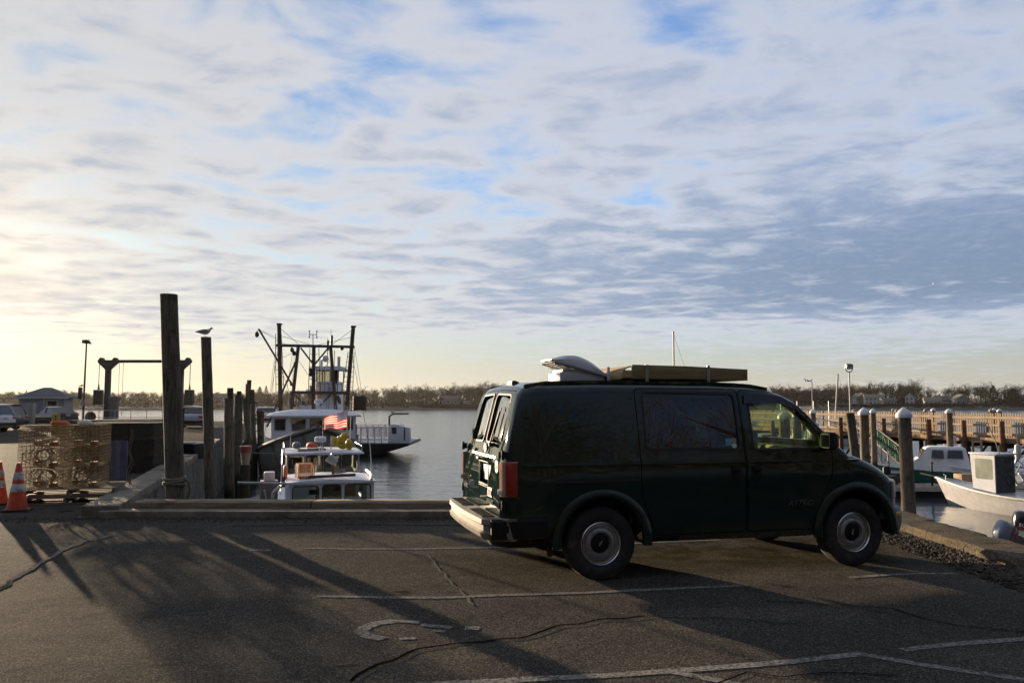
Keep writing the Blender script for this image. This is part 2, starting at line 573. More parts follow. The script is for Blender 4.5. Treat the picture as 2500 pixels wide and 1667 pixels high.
# water to the horizon
def water_mat():
    m = bpy.data.materials.new('harbour_water')
    m.use_nodes = True
    t = NT(m.node_tree)
    p = m.node_tree.nodes['Principled BSDF']
    co = t.n('ShaderNodeTexCoord').outputs['Object']
    p.inputs['Base Color'].default_value = (0.030, 0.037, 0.042, 1)
    p.inputs['Roughness'].default_value = 0.11
    p.inputs['IOR'].default_value = 1.333
    p.inputs['Specular IOR Level'].default_value = 0.5
    s1 = t.n('ShaderNodeMapping', {'Vector': co, 'Scale': (1.0, 1.5, 1.0), 'Rotation': (0, 0, R(12))}).outputs[0]
    w1 = t.noise(s1, 0.55, 3.0, 0.55, 0.4)
    w2 = t.noise(s1, 2.2, 3.0, 0.6, 0.6)
    sx = t.n('ShaderNodeSeparateXYZ', {0: co})
    # the basin on the right is sheltered by the pier, the river beyond is ruffled
    calm = t.m('MULTIPLY', t.step(sx.outputs[0], 0.0, 9.0), t.m('SUBTRACT', 1.0, t.step(sx.outputs[1], 40.0, 62.0)))
    amp = t.m('SUBTRACT', 1.0, t.m('MULTIPLY', calm, 0.70))
    h = t.m('ADD', t.m('MULTIPLY', w1, 0.55), t.m('MULTIPLY', w2, 0.20))
    b = t.n('ShaderNodeBump', {'Height': t.m('MULTIPLY', h, amp), 'Strength': 1.0, 'Distance': 0.13})
    m.node_tree.links.new(b.outputs[0], p.inputs['Normal'])
    return m


w = MB()
w.add([(-1600, -60, 0), (1600, -60, 0), (1600, 1500, 0), (-1600, 1500, 0)], [(0, 1, 2, 3)])
struct(w.build('water', water_mat(), smooth=0, loc=(0, 0, WATER_Z)))

# ------------------------------------------------------------ sea walls
def beam_run(name, label, pts, w, z0, z1, mat_, jit, parent=None, seg=1.3):
    """a run of separate cap stones along a polyline, each its own piece"""
    k = 0
    for (xa, ya), (xb, yb) in zip(pts, pts[1:]):
        d = Vector((xb - xa, yb - ya, 0))
        n = max(1, round(d.length / seg))
        side = Vector((-d.y, d.x, 0)).normalized()
        for i in range(n):
            a = Vector((xa, ya, 0)) + d * (i / n)
            b = Vector((xa, ya, 0)) + d * ((i + 1) / n) - d.normalized() * 0.012
            dz = random.uniform(-jit, jit)
            m = MB()
            S = []
            for q in range(5):
                c = a.lerp(b, q / 4)
                o = [mnoise.noise(Vector((c.x * 3 + u * 7, c.y * 3, u))) * 0.02 for u in range(4)]
                S.append([tuple(c + side * (o[0])) [:2] + (z0,), tuple(c + side * (o[0])) [:2] + (z1 + dz + o[1],),
                          tuple(c + side * (w + o[2])) [:2] + (z1 + dz + o[3],), tuple(c + side * (w + o[2])) [:2] + (z0,)])
            m.loft(S)
            m.build('cap_stone', mat_, parent, bevel=0.018, smooth=40)
            k += 1


TIMBER_CAP = wood('timber_cap', (0.24, 0.185, 0.12), 0.85, 'X', dirt=(0.12, 0.10, 0.07), dirt_amt=0.25)
sw = thing('sea_wall', 'low sea wall with a pale cap along the water behind the van', 'wall')
# wall faces
m = MB()
m.box((-0.4, 12.80, -1.7), (11.2, 0.62, 3.4 + 0.04))
m.build('wall_face', CONC_D, sw, bevel=0.02)
m = MB()
m.box((-0.6, 12.60, 0.04), (11.1, 0.34, 0.13))
m.build('ledge', CONC, sw, bevel=0.02)
# timber cap beams
for i in range(4):
    m = MB()
    xa, xb = -5.75 + i * 2.7, -5.75 + (i + 1) * 2.7 - 0.02
    zz = random.uniform(-0.006, 0.006)
    S = []
    for q in range(9):
        x = lerp(xa, xb, q / 8)
        o = mnoise.noise(Vector((x * 2, 1.3, 0))) * 0.012
        S.append([(x, 12.74 + o, 0.0), (x, 12.74 + o, 0.195 + zz), (x, 12.78 + o, 0.215 + zz), (x, 13.10, 0.21 + zz + o), (x, 13.14, 0.19), (x, 13.14, 0.0)])
    m.loft(S)
    m.build('cap_beam', TIMBER_CAP, sw, bevel=0.006, smooth=30)

lw = thing('wharf_wall', 'long concrete wharf wall with a wide cap running away past the pilings', 'wall')
m = MB()
P0, P1 = Vector((-5.9, 12.55, 0)), Vector((-25.2, 80.0, 0))
dd = (P1 - P0).normalized()
ss = Vector((-dd.y, dd.x, 0))
m.add([P0 + ss * 0.05 + Vector((0, 0, z)) for z in (-3.4, 0.02)] + [P0 + ss * 0.55 + Vector((0, 0, z)) for z in (-3.4, 0.02)] +
      [P1 + ss * 0.05 + Vector((0, 0, z)) for z in (-3.4, 0.02)] + [P1 + ss * 0.55 + Vector((0, 0, z)) for z in (-3.4, 0.02)],
      [(0, 1, 5, 4), (2, 6, 7, 3), (1, 3, 7, 5), (0, 4, 6, 2), (0, 2, 3, 1), (4, 5, 7, 6)])
m.build('wall_face', CONC_D, lw)
beam_run('cap', '', [tuple((P0 + dd * 0.05)[:2]), tuple(P1[:2])], 0.52, 0.0, 0.17, CONC, 0.012, lw, 2.4)

rw = thing('quay_wall', 'broken low concrete kerb wall beside the van nose above the basin', 'wall')
m = MB()
m.box((5.35, 1.6, -1.75), (0.62, 22.2, 3.52))
m.build('wall_face', CONC_D, rw, bevel=0.02)
KERB = mat('pebbly_concrete', (0.105, 0.085, 0.060), 0.95, var=0.4, scale=30, spec=0.05, bump=0.03, bscale=45, dirt=(0.10, 0.095, 0.075), dirt_amt=0.35, dirt_scale=3)
yy = 12.4
k = 0
while yy > -9:
    L = random.uniform(1.5, 2.1)
    m = MB()
    S = []
    for q in range(46):
        y = yy - L * q / 45.0
        def nz(s, a=0.035):
            return mnoise.noise(Vector((y * 2.3, s * 5.1, 1.7))) * a + mnoise.noise(Vector((y * 9.0, s * 3.3, 5.7))) * a * 0.6 + mnoise.noise(Vector((y * 23.0, s * 3.3, 9.7))) * a * 0.35
        ch = max(0.0, mnoise.noise(Vector((y * 3.1, 7.7, 2.0)))) * 0.07
        S.append([(4.985 + nz(1, 0.03), y, -0.02), (4.99 + nz(2, 0.03), y, 0.05 + nz(12, 0.02)), (4.995 + nz(3, 0.03), y, 0.125 - ch + nz(4, 0.02)), (5.035 + ch * 0.8 + nz(4, 0.03), y, 0.160 - ch * 0.2 + nz(5, 0.014)),
                  (5.14, y, 0.165 + nz(9, 0.014)), (5.26, y, 0.165 + nz(10, 0.014)), (5.38, y, 0.165 + nz(6, 0.014)), (5.50, y, 0.165 + nz(11, 0.014)), (5.60 + nz(7, 0.07), y, 0.160 + nz(8, 0.014)), (5.65 + nz(7, 0.07), y, 0.10), (5.66, y, -0.02)])
    m.loft(S)
    m.build('cap_stone', KERB, rw, smooth=25)
    yy -= L + 0.012

# rubble strip along the foot of the kerb: loose pebbles, nobody could count them
g = MB()
ico = [(0, 0, -1), (0.72, -0.53, -0.45), (-0.28, -0.85, -0.45), (-0.89, 0, -0.45), (-0.28, 0.85, -0.45), (0.72, 0.53, -0.45),
       (0.28, -0.85, 0.45), (-0.72, -0.53, 0.45), (-0.72, 0.53, 0.45), (0.28, 0.85, 0.45), (0.89, 0, 0.45), (0, 0, 1)]
icof = [(0, 1, 2), (1, 0, 5), (0, 2, 3), (0, 3, 4), (0, 4, 5), (1, 5, 10), (2, 1, 6), (3, 2, 7), (4, 3, 8), (5, 4, 9),
        (1, 10, 6), (2, 6, 7), (3, 7, 8), (4, 8, 9), (5, 9, 10), (6, 10, 11), (7, 6, 11), (8, 7, 11), (9, 8, 11), (10, 9, 11)]
def pebble(x, y, z, r):
    M = Matrix.Translation((x, y, z)) @ Matrix.Rotation(random.uniform(0, 6.3), 4, 'Z') @ Matrix.Rotation(random.uniform(0, 1), 4, 'X')
    sx, sy, sz = r * random.uniform(0.8, 1.5), r * random.uniform(0.7, 1.1), r * random.uniform(0.5, 0.8)
    g.add([(p[0] * sx, p[1] * sy, p[2] * sz) for p in ico], icof, M)
for i in range(5200):
    y = random.uniform(6.0, 12.3)
    t_ = random.random() ** 1.6
    x = 4.99 - t_ * (0.42 + 0.18 * mnoise.noise(Vector((0, y * 1.3, 0))))
    pebble(x, y, 0.055 * (1 - t_) + 0.004, random.uniform(0.008, 0.022) * (1.25 - 0.5 * t_))
for i in range(1500):      # grit along the front ledge
    x = random.uniform(-9, 4.0)
    t_ = random.random() ** 2
    pebble(x, 12.42 - t_ * (0.5 + 0.3 * mnoise.noise(Vector((x, 0, 4)))), 0.004, random.uniform(0.006, 0.018))
PEB = mat('grey_pebbles', (0.062, 0.052, 0.040), 0.9, spec=0.1, var=0.6, scale=9, bump=0.002)
struct(g.build('gravel', PEB, smooth=0), 'stuff')

# ------------------------------------------------------------ paint and cracks on the lot
def faded_paint():
    m = bpy.data.materials.new('faded_road_paint')
    m.use_nodes = True
    t = NT(m.node_tree)
    p = m.node_tree.nodes['Principled BSDF']
    co = t.n('ShaderNodeTexCoord').outputs['Object']
    c = t.mix(t.step(t.noise(co, 34, 5, 0.75), 0.34, 0.62), (0.07, 0.067, 0.061), (0.29, 0.275, 0.25))
    m.node_tree.links.new(c, p.inputs['Base Color'])
    p.inputs['Roughness'].default_value = 0.8
    b = t.n('ShaderNodeBump', {'Height': t.noise(co, 60, 3, 0.7), 'Strength': 1.0, 'Distance': 0.02})
    m.node_tree.links.new(b.outputs[0], p.inputs['Normal'])
    p.inputs['Specular IOR Level'].default_value = 0.0
    # worn through to the asphalt in specks and patches
    wear = t.step(t.m('ADD', t.m('MULTIPLY', t.noise(co, 48, 4, 0.75), 0.62), t.m('MULTIPLY', t.noise(co, 5.0, 4, 0.6), 0.38)), 0.40, 0.47)
    mx = t.n('ShaderNodeMixShader', {0: wear, 1: t.n('ShaderNodeBsdfTransparent').outputs[0], 2: p.outputs[0]})
    m.node_tree.links.new(mx.outputs[0], m.node_tree.nodes['Material Output'].inputs[0])
    return m


PAINT = faded_paint()
CRACK = mat('crack_fill', (0.008, 0.0075, 0.007), 0.95, var=0.4, spec=0.0)
SEAM = mat('pale_seam', (0.15, 0.135, 0.11), 0.9, var=0.4, scale=30, spec=0.0)


def strip(path, w, z, wob=0.0, gaps=0.0, n=14):
    """flat strip following a polyline on the lot, worn through in places"""
    g = MB()
    P = [Vector((x, y, 0)) for x, y in path]
    pts = []
    for a, b in zip(P, P[1:]):
        k = max(2, int((b - a).length * n))
        pts += [a.lerp(b, i / k) for i in range(k)]
    pts.append(P[-1])
    prev = None
    for i, p in enumerate(pts):
        d = (pts[min(i + 1, len(pts) - 1)] - pts[max(i - 1, 0)]).normalized()
        s = Vector((-d.y, d.x, 0))
        p = p + s * wob * mnoise.noise(p * 4.0 + Vector((0, 0, 2)))
        ww = w * (1 + 0.35 * mnoise.noise(p * 7.0) if wob else 1 + 0.12 * mnoise.noise(p * 15.0))
        L, Rr = p - s * ww / 2, p + s * ww / 2
        cur = [(L.x, L.y, lot_z(L.x, L.y) + z), (Rr.x, Rr.y, lot_z(Rr.x, Rr.y) + z)]
        if prev and mnoise.noise(p * 3.3 + Vector((9, 0, 0))) > -0.62 + gaps:
            g.add(prev + cur, [(0, 1, 3, 2)])
        prev = cur
    return g


for k, (path, ww, gp) in enumerate([
        ([(-2.42, 9.80), (-0.9, 9.86), (0.28, 10.01), (2.6, 10.5)], 0.07, 0.0),
        ([(-1.72, 7.45), (-0.67, 7.41), (0.49, 7.58), (2.2, 7.88)], 0.075, 0.0),
        ([(-0.9, 5.08), (-0.34, 5.18), (0.47, 5.31), (1.19, 5.46), (2.36, 5.74)], 0.095, -0.2),
        ([(2.34, 5.76), (2.62, 5.53), (3.6, 4.95)], 0.085, -0.2), ([(1.03, 5.40), (1.9, 4.80)], 0.085, -0.2),
        ([(2.69, 5.84), (3.16, 6.01), (4.6, 6.35)], 0.085, -0.1),
        ([(3.30, 8.24), (4.02, 8.42), (4.45, 8.44)], 0.07, 0.0), ([(-3.02, 9.72), (-2.80, 9.70)], 0.10, -0.5)]):
    struct(strip(path, ww, 0.004, 0.0, gp).build('painted_line', PAINT, smooth=0))
g = MB()
for path, ww in [([(-0.93, 6.64), (-1.05, 6.58), (-1.12, 6.46), (-1.13, 6.34), (-1.06, 6.22), (-0.93, 6.14)], 0.11),
                 ([(-0.98, 6.66), (-0.86, 6.63), (-0.72, 6.60)], 0.07), ([(-0.70, 6.54), (-0.60, 6.50), (-0.46, 6.47)], 0.075),
                 ([(-0.82, 6.15), (-0.70, 6.17)], 0.05), ([(-0.60, 6.38), (-0.50, 6.36)], 0.05),
                 ([(-0.36, 6.46), (-0.25, 6.46)], 0.10)]:
    s_ = strip(path, ww, 0.004, 0.0, -0.4, 30)
    g.add(s_.v, s_.f)
struct(g.build('faded_wheelchair_symbol', PAINT, smooth=0))
for path, ww, mt in [([(-4.70, 7.70), (-4.96, 8.7), (-5.21, 9.8), (-5.27, 10.4), (-5.14, 10.9)], 0.06, SEAM),
                     ([(-4.42, 7.0), (-4.72, 7.75), (-4.80, 8.1)], 0.035, CRACK),
                     ([(-1.0, 5.2), (-0.84, 5.55), (-0.65, 5.89), (-0.36, 6.08), (0.08, 6.19), (0.38, 6.51), (0.77, 6.71), (1.06, 6.79)], 0.028, CRACK),
                     ([(-0.95, 9.4), (-0.8, 8.82), (-0.56, 7.98), (-0.32, 7.13)], 0.022, SEAM),
                     ([(1.2, 5.1), (1.5, 5.38), (1.7, 5.31), (1.98, 5.35), (2.4, 5.30)], 0.016, CRACK),
                     ([(2.2, 7.3), (2.6, 7.2), (3.18, 7.06), (3.26, 6.71), (3.43, 6.51), (3.83, 6.33)], 0.016, CRACK),
                     ([(1.06, 6.79), (1.7, 6.7), (2.2, 6.5)], 0.012, CRACK), ([(-3.9, 11.6), (-2.5, 11.75), (-0.5, 11.7)], 0.03, CRACK)]:
    struct(strip(path, ww, 0.008, 0.05, -0.5, 22).build('crack', mt, smooth=0))

# ------------------------------------------------------------ the green van
VAN_RZ = R(14.68)
van = thing('cargo_van', 'dark green cargo van with roof fan and wooden roof tray parked by the water', 'van', (0.628, 8.984, 0.0), VAN_RZ)
def paint(name, col, rough=0.5, coat=1.0, dust=0.25):
    m = bpy.data.materials.new(name)
    m.use_nodes = True
    t = NT(m.node_tree)
    p = m.node_tree.nodes['Principled BSDF']
    co = t.n('ShaderNodeTexCoord').outputs['Object']
    nz = t.noise(co, 1.6, 6.0, 0.65)
    fine = t.noise(co, 55.0, 4.0, 0.6)
    z = t.n('ShaderNodeSeparateXYZ', {0: co}).outputs[2]
    # road dust clings to the lower panels
    road = t.m('MULTIPLY', t.m('SUBTRACT', 1.0, t.step(z, 0.30, 1.05)), t.step(t.noise(co, 3.0, 5.0, 0.6), 0.25, 0.7))
    d = t.m('MULTIPLY', t.m('ADD', t.m('MULTIPLY', t.step(nz, 0.45, 0.8), 0.35), road), dust)
    c = t.mix(d, col, (0.055, 0.050, 0.038))
    m.node_tree.links.new(c, p.inputs['Base Color'])
    m.node_tree.links.new(t.m('ADD', rough, t.m('MULTIPLY', d, 0.6)), p.inputs['Roughness'])
    p.inputs['Coat Weight'].default_value = coat
    p.inputs['Specular IOR Level'].default_value = 0.0
    m.node_tree.links.new(t.m('ADD', 0.012, t.m('ADD', t.m('MULTIPLY', d, 0.10), t.m('MULTIPLY', fine, 0.012))), p.inputs['Coat Roughness'])
    b = t.n('ShaderNodeBump', {'Height': t.noise(co, 5.0, 2.0, 0.5), 'Strength': 0.15, 'Distance': 0.004})
    m.node_tree.links.new(b.outputs[0], p.inputs['Coat Normal'])
    return m


GREEN = paint('dark_green_paint', (0.007, 0.022, 0.017), dust=0.16)
INTERIOR = mat('dark_cabin_trim', (0.035, 0.034, 0.032), 0.8, var=0.2)
TAN_TRIM = mat('tan_cabin_trim', (0.32, 0.27, 0.17), 0.75, var=0.12)
FABRIC = mat('seat_fabric', (0.06, 0.058, 0.052), 0.9, var=0.25, scale=20, bump=0.002, bscale=200)

ZT = [(-1.0, 0.95), (-0.97, 1.15), (-0.93, 1.34), (-0.88, 1.55), (-0.84, 1.71), (-0.80, 1.82), (-0.74, 1.885), (-0.60, 1.92), (0.0, 1.935),
      (1.2, 1.93), (1.7, 1.912), (1.92, 1.88), (2.08, 1.83), (2.20, 1.765), (2.31, 1.675), (2.50, 1.47), (2.66, 1.30), (2.76, 1.225), (2.90, 1.185),
      (3.08, 1.110), (3.22, 1.040), (3.32, 0.975), (3.39, 0.915), (3.44, 0.83), (3.47, 0.71)]
WX = [(-1.0, 0.905), (-0.97, 0.94), (-0.93, 0.962), (-0.88, 0.978), (-0.80, 0.99), (-0.60, 1.0), (2.7, 1.0), (2.98, 0.99), (3.12, 0.972), (3.22, 0.952),
      (3.32, 0.92), (3.39, 0.875), (3.44, 0.82), (3.47, 0.76)]
WZ = [(0.30, 0.90), (0.40, 0.945), (0.55, 0.965), (0.75, 0.975), (0.98, 0.982), (1.10, 0.978), (1.125, 0.966), (1.22, 0.952), (1.40, 0.913), (1.60, 0.866), (1.80, 0.815), (1.94, 0.778)]
ZB = [(-1.0, 0.50), (-0.8, 0.46), (-0.4, 0.42), (0.3, 0.345), (2.3, 0.335), (3.1, 0.42), (3.47, 0.52)]


def van_section(x, inset=0.0, top=0.0, bot=0.0):
    zt = interp(x, ZT) - top
    zb = interp(x, ZB) + bot
    kx = interp(x, WX)
    rc = min(0.10 if x < 2.2 else (0.045 if x < 2.72 else 0.09), (zt - zb) * 0.35)
    crown = 0.035 if x < 2.2 else 0.05
    def wid(z):
        return interp(z, WZ) * kx - inset
    zs = zt - crown - rc
    pts = [(0.0, zb), (wid(zb) * 0.6, zb), (wid(zb) - 0.03, zb)]
    for u in [0.04, 0.10, 0.2, 0.3, 0.4, 0.47, 0.5, 0.52, 0.56, 0.64, 0.74, 0.84, 0.93, 1.0]:
        z = lerp(zb, zs, u)
        pts.append((wid(z), z))
    ws, ze = wid(zs), zt - crown
    for k in range(1, 5):
        a = R(90 * k / 4)
        pts.append((ws - rc * (1 - math.cos(a)) - rc * 0.15 * math.sin(a), zs + rc * math.sin(a)))
    wt_ = pts[-1][0]
    for u in (0.75, 0.5, 0.25, 0.0):
        pts.append((wt_ * u, ze + crown * (1 - u * u)))
    return [(x, -y, z) for y, z in pts] + [(x, y, z) for y, z in pts[-2:0:-1]]


def loft_mesh(xs, **kw):
    m = MB()
    m.loft([van_section(x, **kw) for x in xs])
    return m.mesh('tmp', smooth=0)


xs = [-1.0, -0.985, -0.97, -0.95, -0.93, -0.905, -0.88, -0.86, -0.84, -0.82, -0.80, -0.77, -0.74, -0.67, -0.60, -0.45, -0.3, -0.15, 0, 0.2, 0.4, 0.6, 0.8, 1.0, 1.2, 1.4, 1.55, 1.7, 1.81,
      1.92, 2.0, 2.08, 2.14, 2.20, 2.255, 2.31, 2.40, 2.50, 2.58, 2.66, 2.71, 2.76, 2.83, 2.90, 2.99, 3.08, 3.15, 3.22, 3.27, 3.32, 3.355, 3.39, 3.42, 3.44, 3.455, 3.47]
outer = loft_mesh(xs)
inner = loft_mesh([x for x in xs if -0.94 < x < 2.8], inset=0.05, top=0.05, bot=0.16)


def boolean(me, cutter, op):
    """exact boolean of two meshes through a temporary modifier"""
    a = bpy.data.objects.new('tmp_a', me)
    b = bpy.data.objects.new('tmp_b', cutter)
    ROOT.objects.link(a)
    ROOT.objects.link(b)
    md = a.modifiers.new('b', 'BOOLEAN')
    md.object = b
    md.operation = op
    md.solver = 'EXACT'
    bpy.context.view_layer.update()
    out = bpy.data.meshes.new_from_object(a.evaluated_get(bpy.context.evaluated_depsgraph_get()))
    bpy.data.objects.remove(a)
    bpy.data.objects.remove(b)
    return out


def side_cut(poly, y0=-1.3, y1=1.3):
    return MB().prism(poly, -y1, -y0, XZ).mesh('cut', smooth=0)
def rear_cut(poly, x0, x1):
    return MB().prism(poly, x0, x1, YZ).mesh('cut', smooth=0)
def grow(poly, d):
    n = len(poly)
    c = Vector((sum(p[0] for p in poly) / n, sum(p[1] for p in poly) / n))
    area = sum(poly[i][0] * poly[(i + 1) % n][1] - poly[(i + 1) % n][0] * poly[i][1] for i in range(n))
    s = 1 if area > 0 else -1
    out = []
    for i in range(n):
        p, a, b = Vector(poly[i]), Vector(poly[i - 1]), Vector(poly[(i + 1) % n])
        e1, e2 = (p - a).normalized(), (b - p).normalized()
        n1, n2 = Vector((e1.y, -e1.x)) * s, Vector((e2.y, -e2.x)) * s
        nn = (n1 + n2)
        nn = nn / max(0.35, nn.dot(n1)) if nn.length > 1e-6 else n1
        out.append(tuple(p + nn * d))
    return out


WIN_FRONT = rpoly([(1.655, 1.245), (1.665, 1.735), (2.04, 1.72), (2.20, 1.63), (2.425, 1.36), (2.425, 1.245)], [0.03, 0.04, 0.10, 0.08, 0.04, 0.03])
WIN_SLIDE = rpoly([(0.475, 1.262), (0.49, 1.805), (1.49, 1.785), (1.485, 1.25)], 0.05)
DOOR_FRONT = rpoly([(1.56, 0.42), (1.56, 1.835), (2.03, 1.815), (2.19, 1.735), (2.555, 1.27), (2.535, 0.95), (2.44, 0.80), (2.36, 0.60), (2.33, 0.42)], [0.03, 0.05, 0.1, 0.08, 0.06, 0.08, 0.05, 0.05, 0.03])
DOOR_SLIDE = rpoly([(0.405, 0.955), (0.405, 1.845), (1.535, 1.84), (1.535, 0.42), (0.56, 0.42), (0.49, 0.62), (0.43, 0.74)], [0.04, 0.04, 0.04, 0.03, 0.04, 0.05, 0.05])
shell = boolean(outer, inner, 'DIFFERENCE')
# windscreen opening
shell = boolean(shell, rear_cut(rpoly([(-0.70, 1.30), (-0.58, 1.765), (0.58, 1.765), (0.70, 1.30)], 0.08), 1.95, 3.2), 'DIFFERENCE')
# driver side: window only; passenger side: windows now, doors cut free afterwards
shell = boolean(shell, side_cut(WIN_FRONT), 'DIFFERENCE')
shell = boolean(shell, side_cut(WIN_SLIDE, y1=0.0), 'DIFFERENCE')
REAR_WIN = [rpoly([(s * 0.075, 1.315), (s * 0.075, 1.79), (s * 0.60, 1.775), (s * 0.70, 1.30)], 0.05) for s in (-1, 1)]
for q in REAR_WIN:
    shell = boolean(shell, rear_cut(q, -1.3, -0.55), 'DIFFERENCE')
for ax in (0.0, 2.824):
    for s in (-1, 1):
        cyl = MB().lathe([(0.43, -0.30), (0.43, 0.30)], 40, Matrix.Translation((ax, s * 0.86, 0.375)) @ Matrix.Rotation(R(90), 4, 'X')).mesh('cut', smooth=0)
        shell = boolean(shell, cyl, 'DIFFERENCE')
door_front = boolean(shell.copy(), side_cut(DOOR_FRONT, -1.3, -0.6), 'INTERSECT')
door_slide = boolean(shell.copy(), side_cut(DOOR_SLIDE, -1.3, -0.6), 'INTERSECT')
REAR_DOOR = [rpoly([(s * 0.008, 0.56), (s * 0.008, 1.835), (s * 0.66, 1.82), (s * 0.855, 1.20), (s * 0.845, 0.56)], 0.04) for s in (-1, 1)]
doors_rear = [boolean(shell.copy(), rear_cut(q, -1.3, -0.66), 'INTERSECT') for q in REAR_DOOR]
for q in (DOOR_FRONT, DOOR_SLIDE):
    shell = boolean(shell, side_cut(grow(q, 0.009), -1.3, -0.6), 'DIFFERENCE')
for q in REAR_DOOR:
    shell = boolean(shell, rear_cut(grow(q, 0.007), -1.3, -0.66), 'DIFFERENCE')
# plate recess in the right rear door
doors_rear[0] = boolean(doors_rear[0], MB().box((-0.985, -0.22, 1.0), (0.06, 0.40, 0.21)).mesh('cut', smooth=0), 'DIFFERENCE')


def van_part(name, me, mt, par=van, sm=28):
    me.name = name
    me.materials.clear()
    me.polygons.foreach_set('use_smooth', [True] * len(me.polygons))
    me.set_sharp_from_angle(angle=R(sm))
    return link(name, me, mt, par)


body = van_part('body', shell, GREEN)
fd = van_part('front_door', door_front, GREEN)
sdr = van_part('sliding_door', door_slide, GREEN)
rds = [van_part('rear_door', d, GREEN) for d in doors_rear]
rds[0]['label'] = 'right rear door with plate recess and stickers'


def side_y(x, z, off=0.0):
    return -(interp(z, WZ) * interp(x, WX) - off)
def side_pane(poly, off, s=1, th=0.004):
    n = len(poly)
    a = [(x, s * side_y(x, z, off), z) for x, z in poly]
    b = [(x, s * side_y(x, z, off + th), z) for x, z in poly]
    m = MB()
    m.add(a + b, [tuple(range(n)), tuple(range(n, 2 * n))[::-1]] + [(i, (i + 1) % n, n + (i + 1) % n, n + i) for i in range(n)])
    return m
def ring(poly, d, fy, off, th):
    """trim ring around a window outline, lying on a surface given by fy(u, v, off) -> point"""
    o = grow(poly, d)
    n = len(poly)
    m = MB()
    vs = [fy(u, v, off) for u, v in poly] + [fy(u, v, off) for u, v in o] + [fy(u, v, off + th) for u, v in poly] + [fy(u, v, off + th) for u, v in o]
    fs = []
    for i in range(n):
        j = (i + 1) % n
        fs += [(i, j, n + j, n + i), (2 * n + i, 3 * n + i, 3 * n + j, 2 * n + j), (i, 2 * n + i, 2 * n + j, j), (n + i, n + j, 3 * n + j, 3 * n + i)]
    return m.add(vs, fs)


CABGLASS = glass('cab_window_glass', (0.74, 0.82, 0.68))
TINT = glass('dark_tinted_glass', (0.16, 0.17, 0.15))
side_pane(WIN_FRONT, 0.018).build('window_glass', CABGLASS, fd, smooth=0)
side_pane(WIN_FRONT, 0.018, -1).build('window_glass', CABGLASS, body, smooth=0)
side_pane(WIN_SLIDE, 0.010).build('window_glass', TINT, sdr, smooth=0)
on_side = lambda x, z, o: (x, side_y(x, z, o), z)
ring(WIN_FRONT, 0.022, on_side, -0.004, 0.012).build('window_seal', BLACK, fd, smooth=30)
ring(WIN_SLIDE, 0.02, on_side, -0.004, 0.012).build('window_seal', BLACK, sdr, smooth=30)
# smoked rain visor over the front door glass
m = MB()
vis = [(1.60, 1.70), (1.61, 1.79), (2.04, 1.775), (2.22, 1.675), (2.475, 1.37), (2.455, 1.34), (2.20, 1.63), (2.03, 1.70)]
n = len(vis)
m.add([(x, side_y(x, z, -0.018), z) for x, z in vis] + [(x, side_y(x, z, -0.012), z) for x, z in vis],
      [tuple(range(n)), tuple(range(n, 2 * n))[::-1]] + [(i, (i + 1) % n, n + (i + 1) % n, n + i) for i in range(n)])
m.build('rain_visor', glass('smoked_visor', (0.05, 0.05, 0.05)), fd, smooth=0)
# windscreen
def ws_x(z):
    return interp(-z, [(-a[1] + 0.02, a[0]) for a in ZT if 1.92 <= a[0] <= 2.76][::1])
m = MB()
rows = []
for z in [1.285, 1.37, 1.46, 1.55, 1.64, 1.72, 1.78]:
    hw = lerp(0.715, 0.59, (z - 1.285) / 0.49)
    rows.append([(ws_x(z) - 0.03 - 0.10 * (abs(u) ** 2) * 0.6, u * hw, z) for u in (-1, -0.6, -0.2, 0.2, 0.6, 1)])
for i in range(len(rows) - 1):
    m.add(rows[i] + rows[i + 1], [(k, k + 1, 7 + k, 6 + k) for k in range(5)])
m.build('windscreen', CABGLASS, body, recalc=False)
# rear windows follow the bowed tail
def tail_x(y, z):
    # centre profile plus the corner rounding of the loft
    x = interp(z, sorted([(b, a) for a, b in ZT if a <= -0.6]))
    lo = x
    for _ in range(14):          # walk forward until the section is wide and tall enough
        w_ = interp(z, WZ) * interp(lo, WX)
        if abs(y) <= w_ - 0.012 and interp(lo, ZT) - 0.035 * (y / 0.8) ** 2 >= z:
            break
        lo += 0.012
    return lo
SKYGLASS = glass('rear_window_glass', (0.10, 0.13, 0.11), base=0.9)
def rear_glass():
    m = bpy.data.materials.new('mirrored_rear_glass')
    m.use_nodes = True
    t = NT(m.node_tree)
    p = m.node_tree.nodes['Principled BSDF']
    co = t.n('ShaderNodeTexCoord').outputs['Object']
    p.inputs['Base Color'].default_value = (0.018, 0.022, 0.020, 1)
    p.inputs['Roughness'].default_value = 0.5
    p.inputs['Specular IOR Level'].default_value = 0.0
    gl = t.n('ShaderNodeBsdfGlossy', {'Color': (0.95, 0.97, 0.93, 1), 'Roughness': 0.012})
    bf = t.n('ShaderNodeNewGeometry').outputs['Backfacing']
    fr = t.m('MULTIPLY', t.n('ShaderNodeFresnel', {'IOR': t.m('ADD', 1.52, t.m('MULTIPLY', bf, 1 / 1.52 - 1.52))}).outputs[0], 1.8, clamp=True)      # two glass surfaces
    mx = t.n('ShaderNodeMixShader', {0: fr, 1: p.outputs[0], 2: gl.outputs[0]})
    m.node_tree.links.new(mx.outputs[0], m.node_tree.nodes['Material Output'].inputs[0])
    b = t.n('ShaderNodeBump', {'Height': t.noise(co, 3.0, 1.0), 'Strength': 0.12, 'Distance': 0.01})
    m.node_tree.links.new(b.outputs[0], gl.inputs['Normal'])
    return m
REARG = rear_glass()
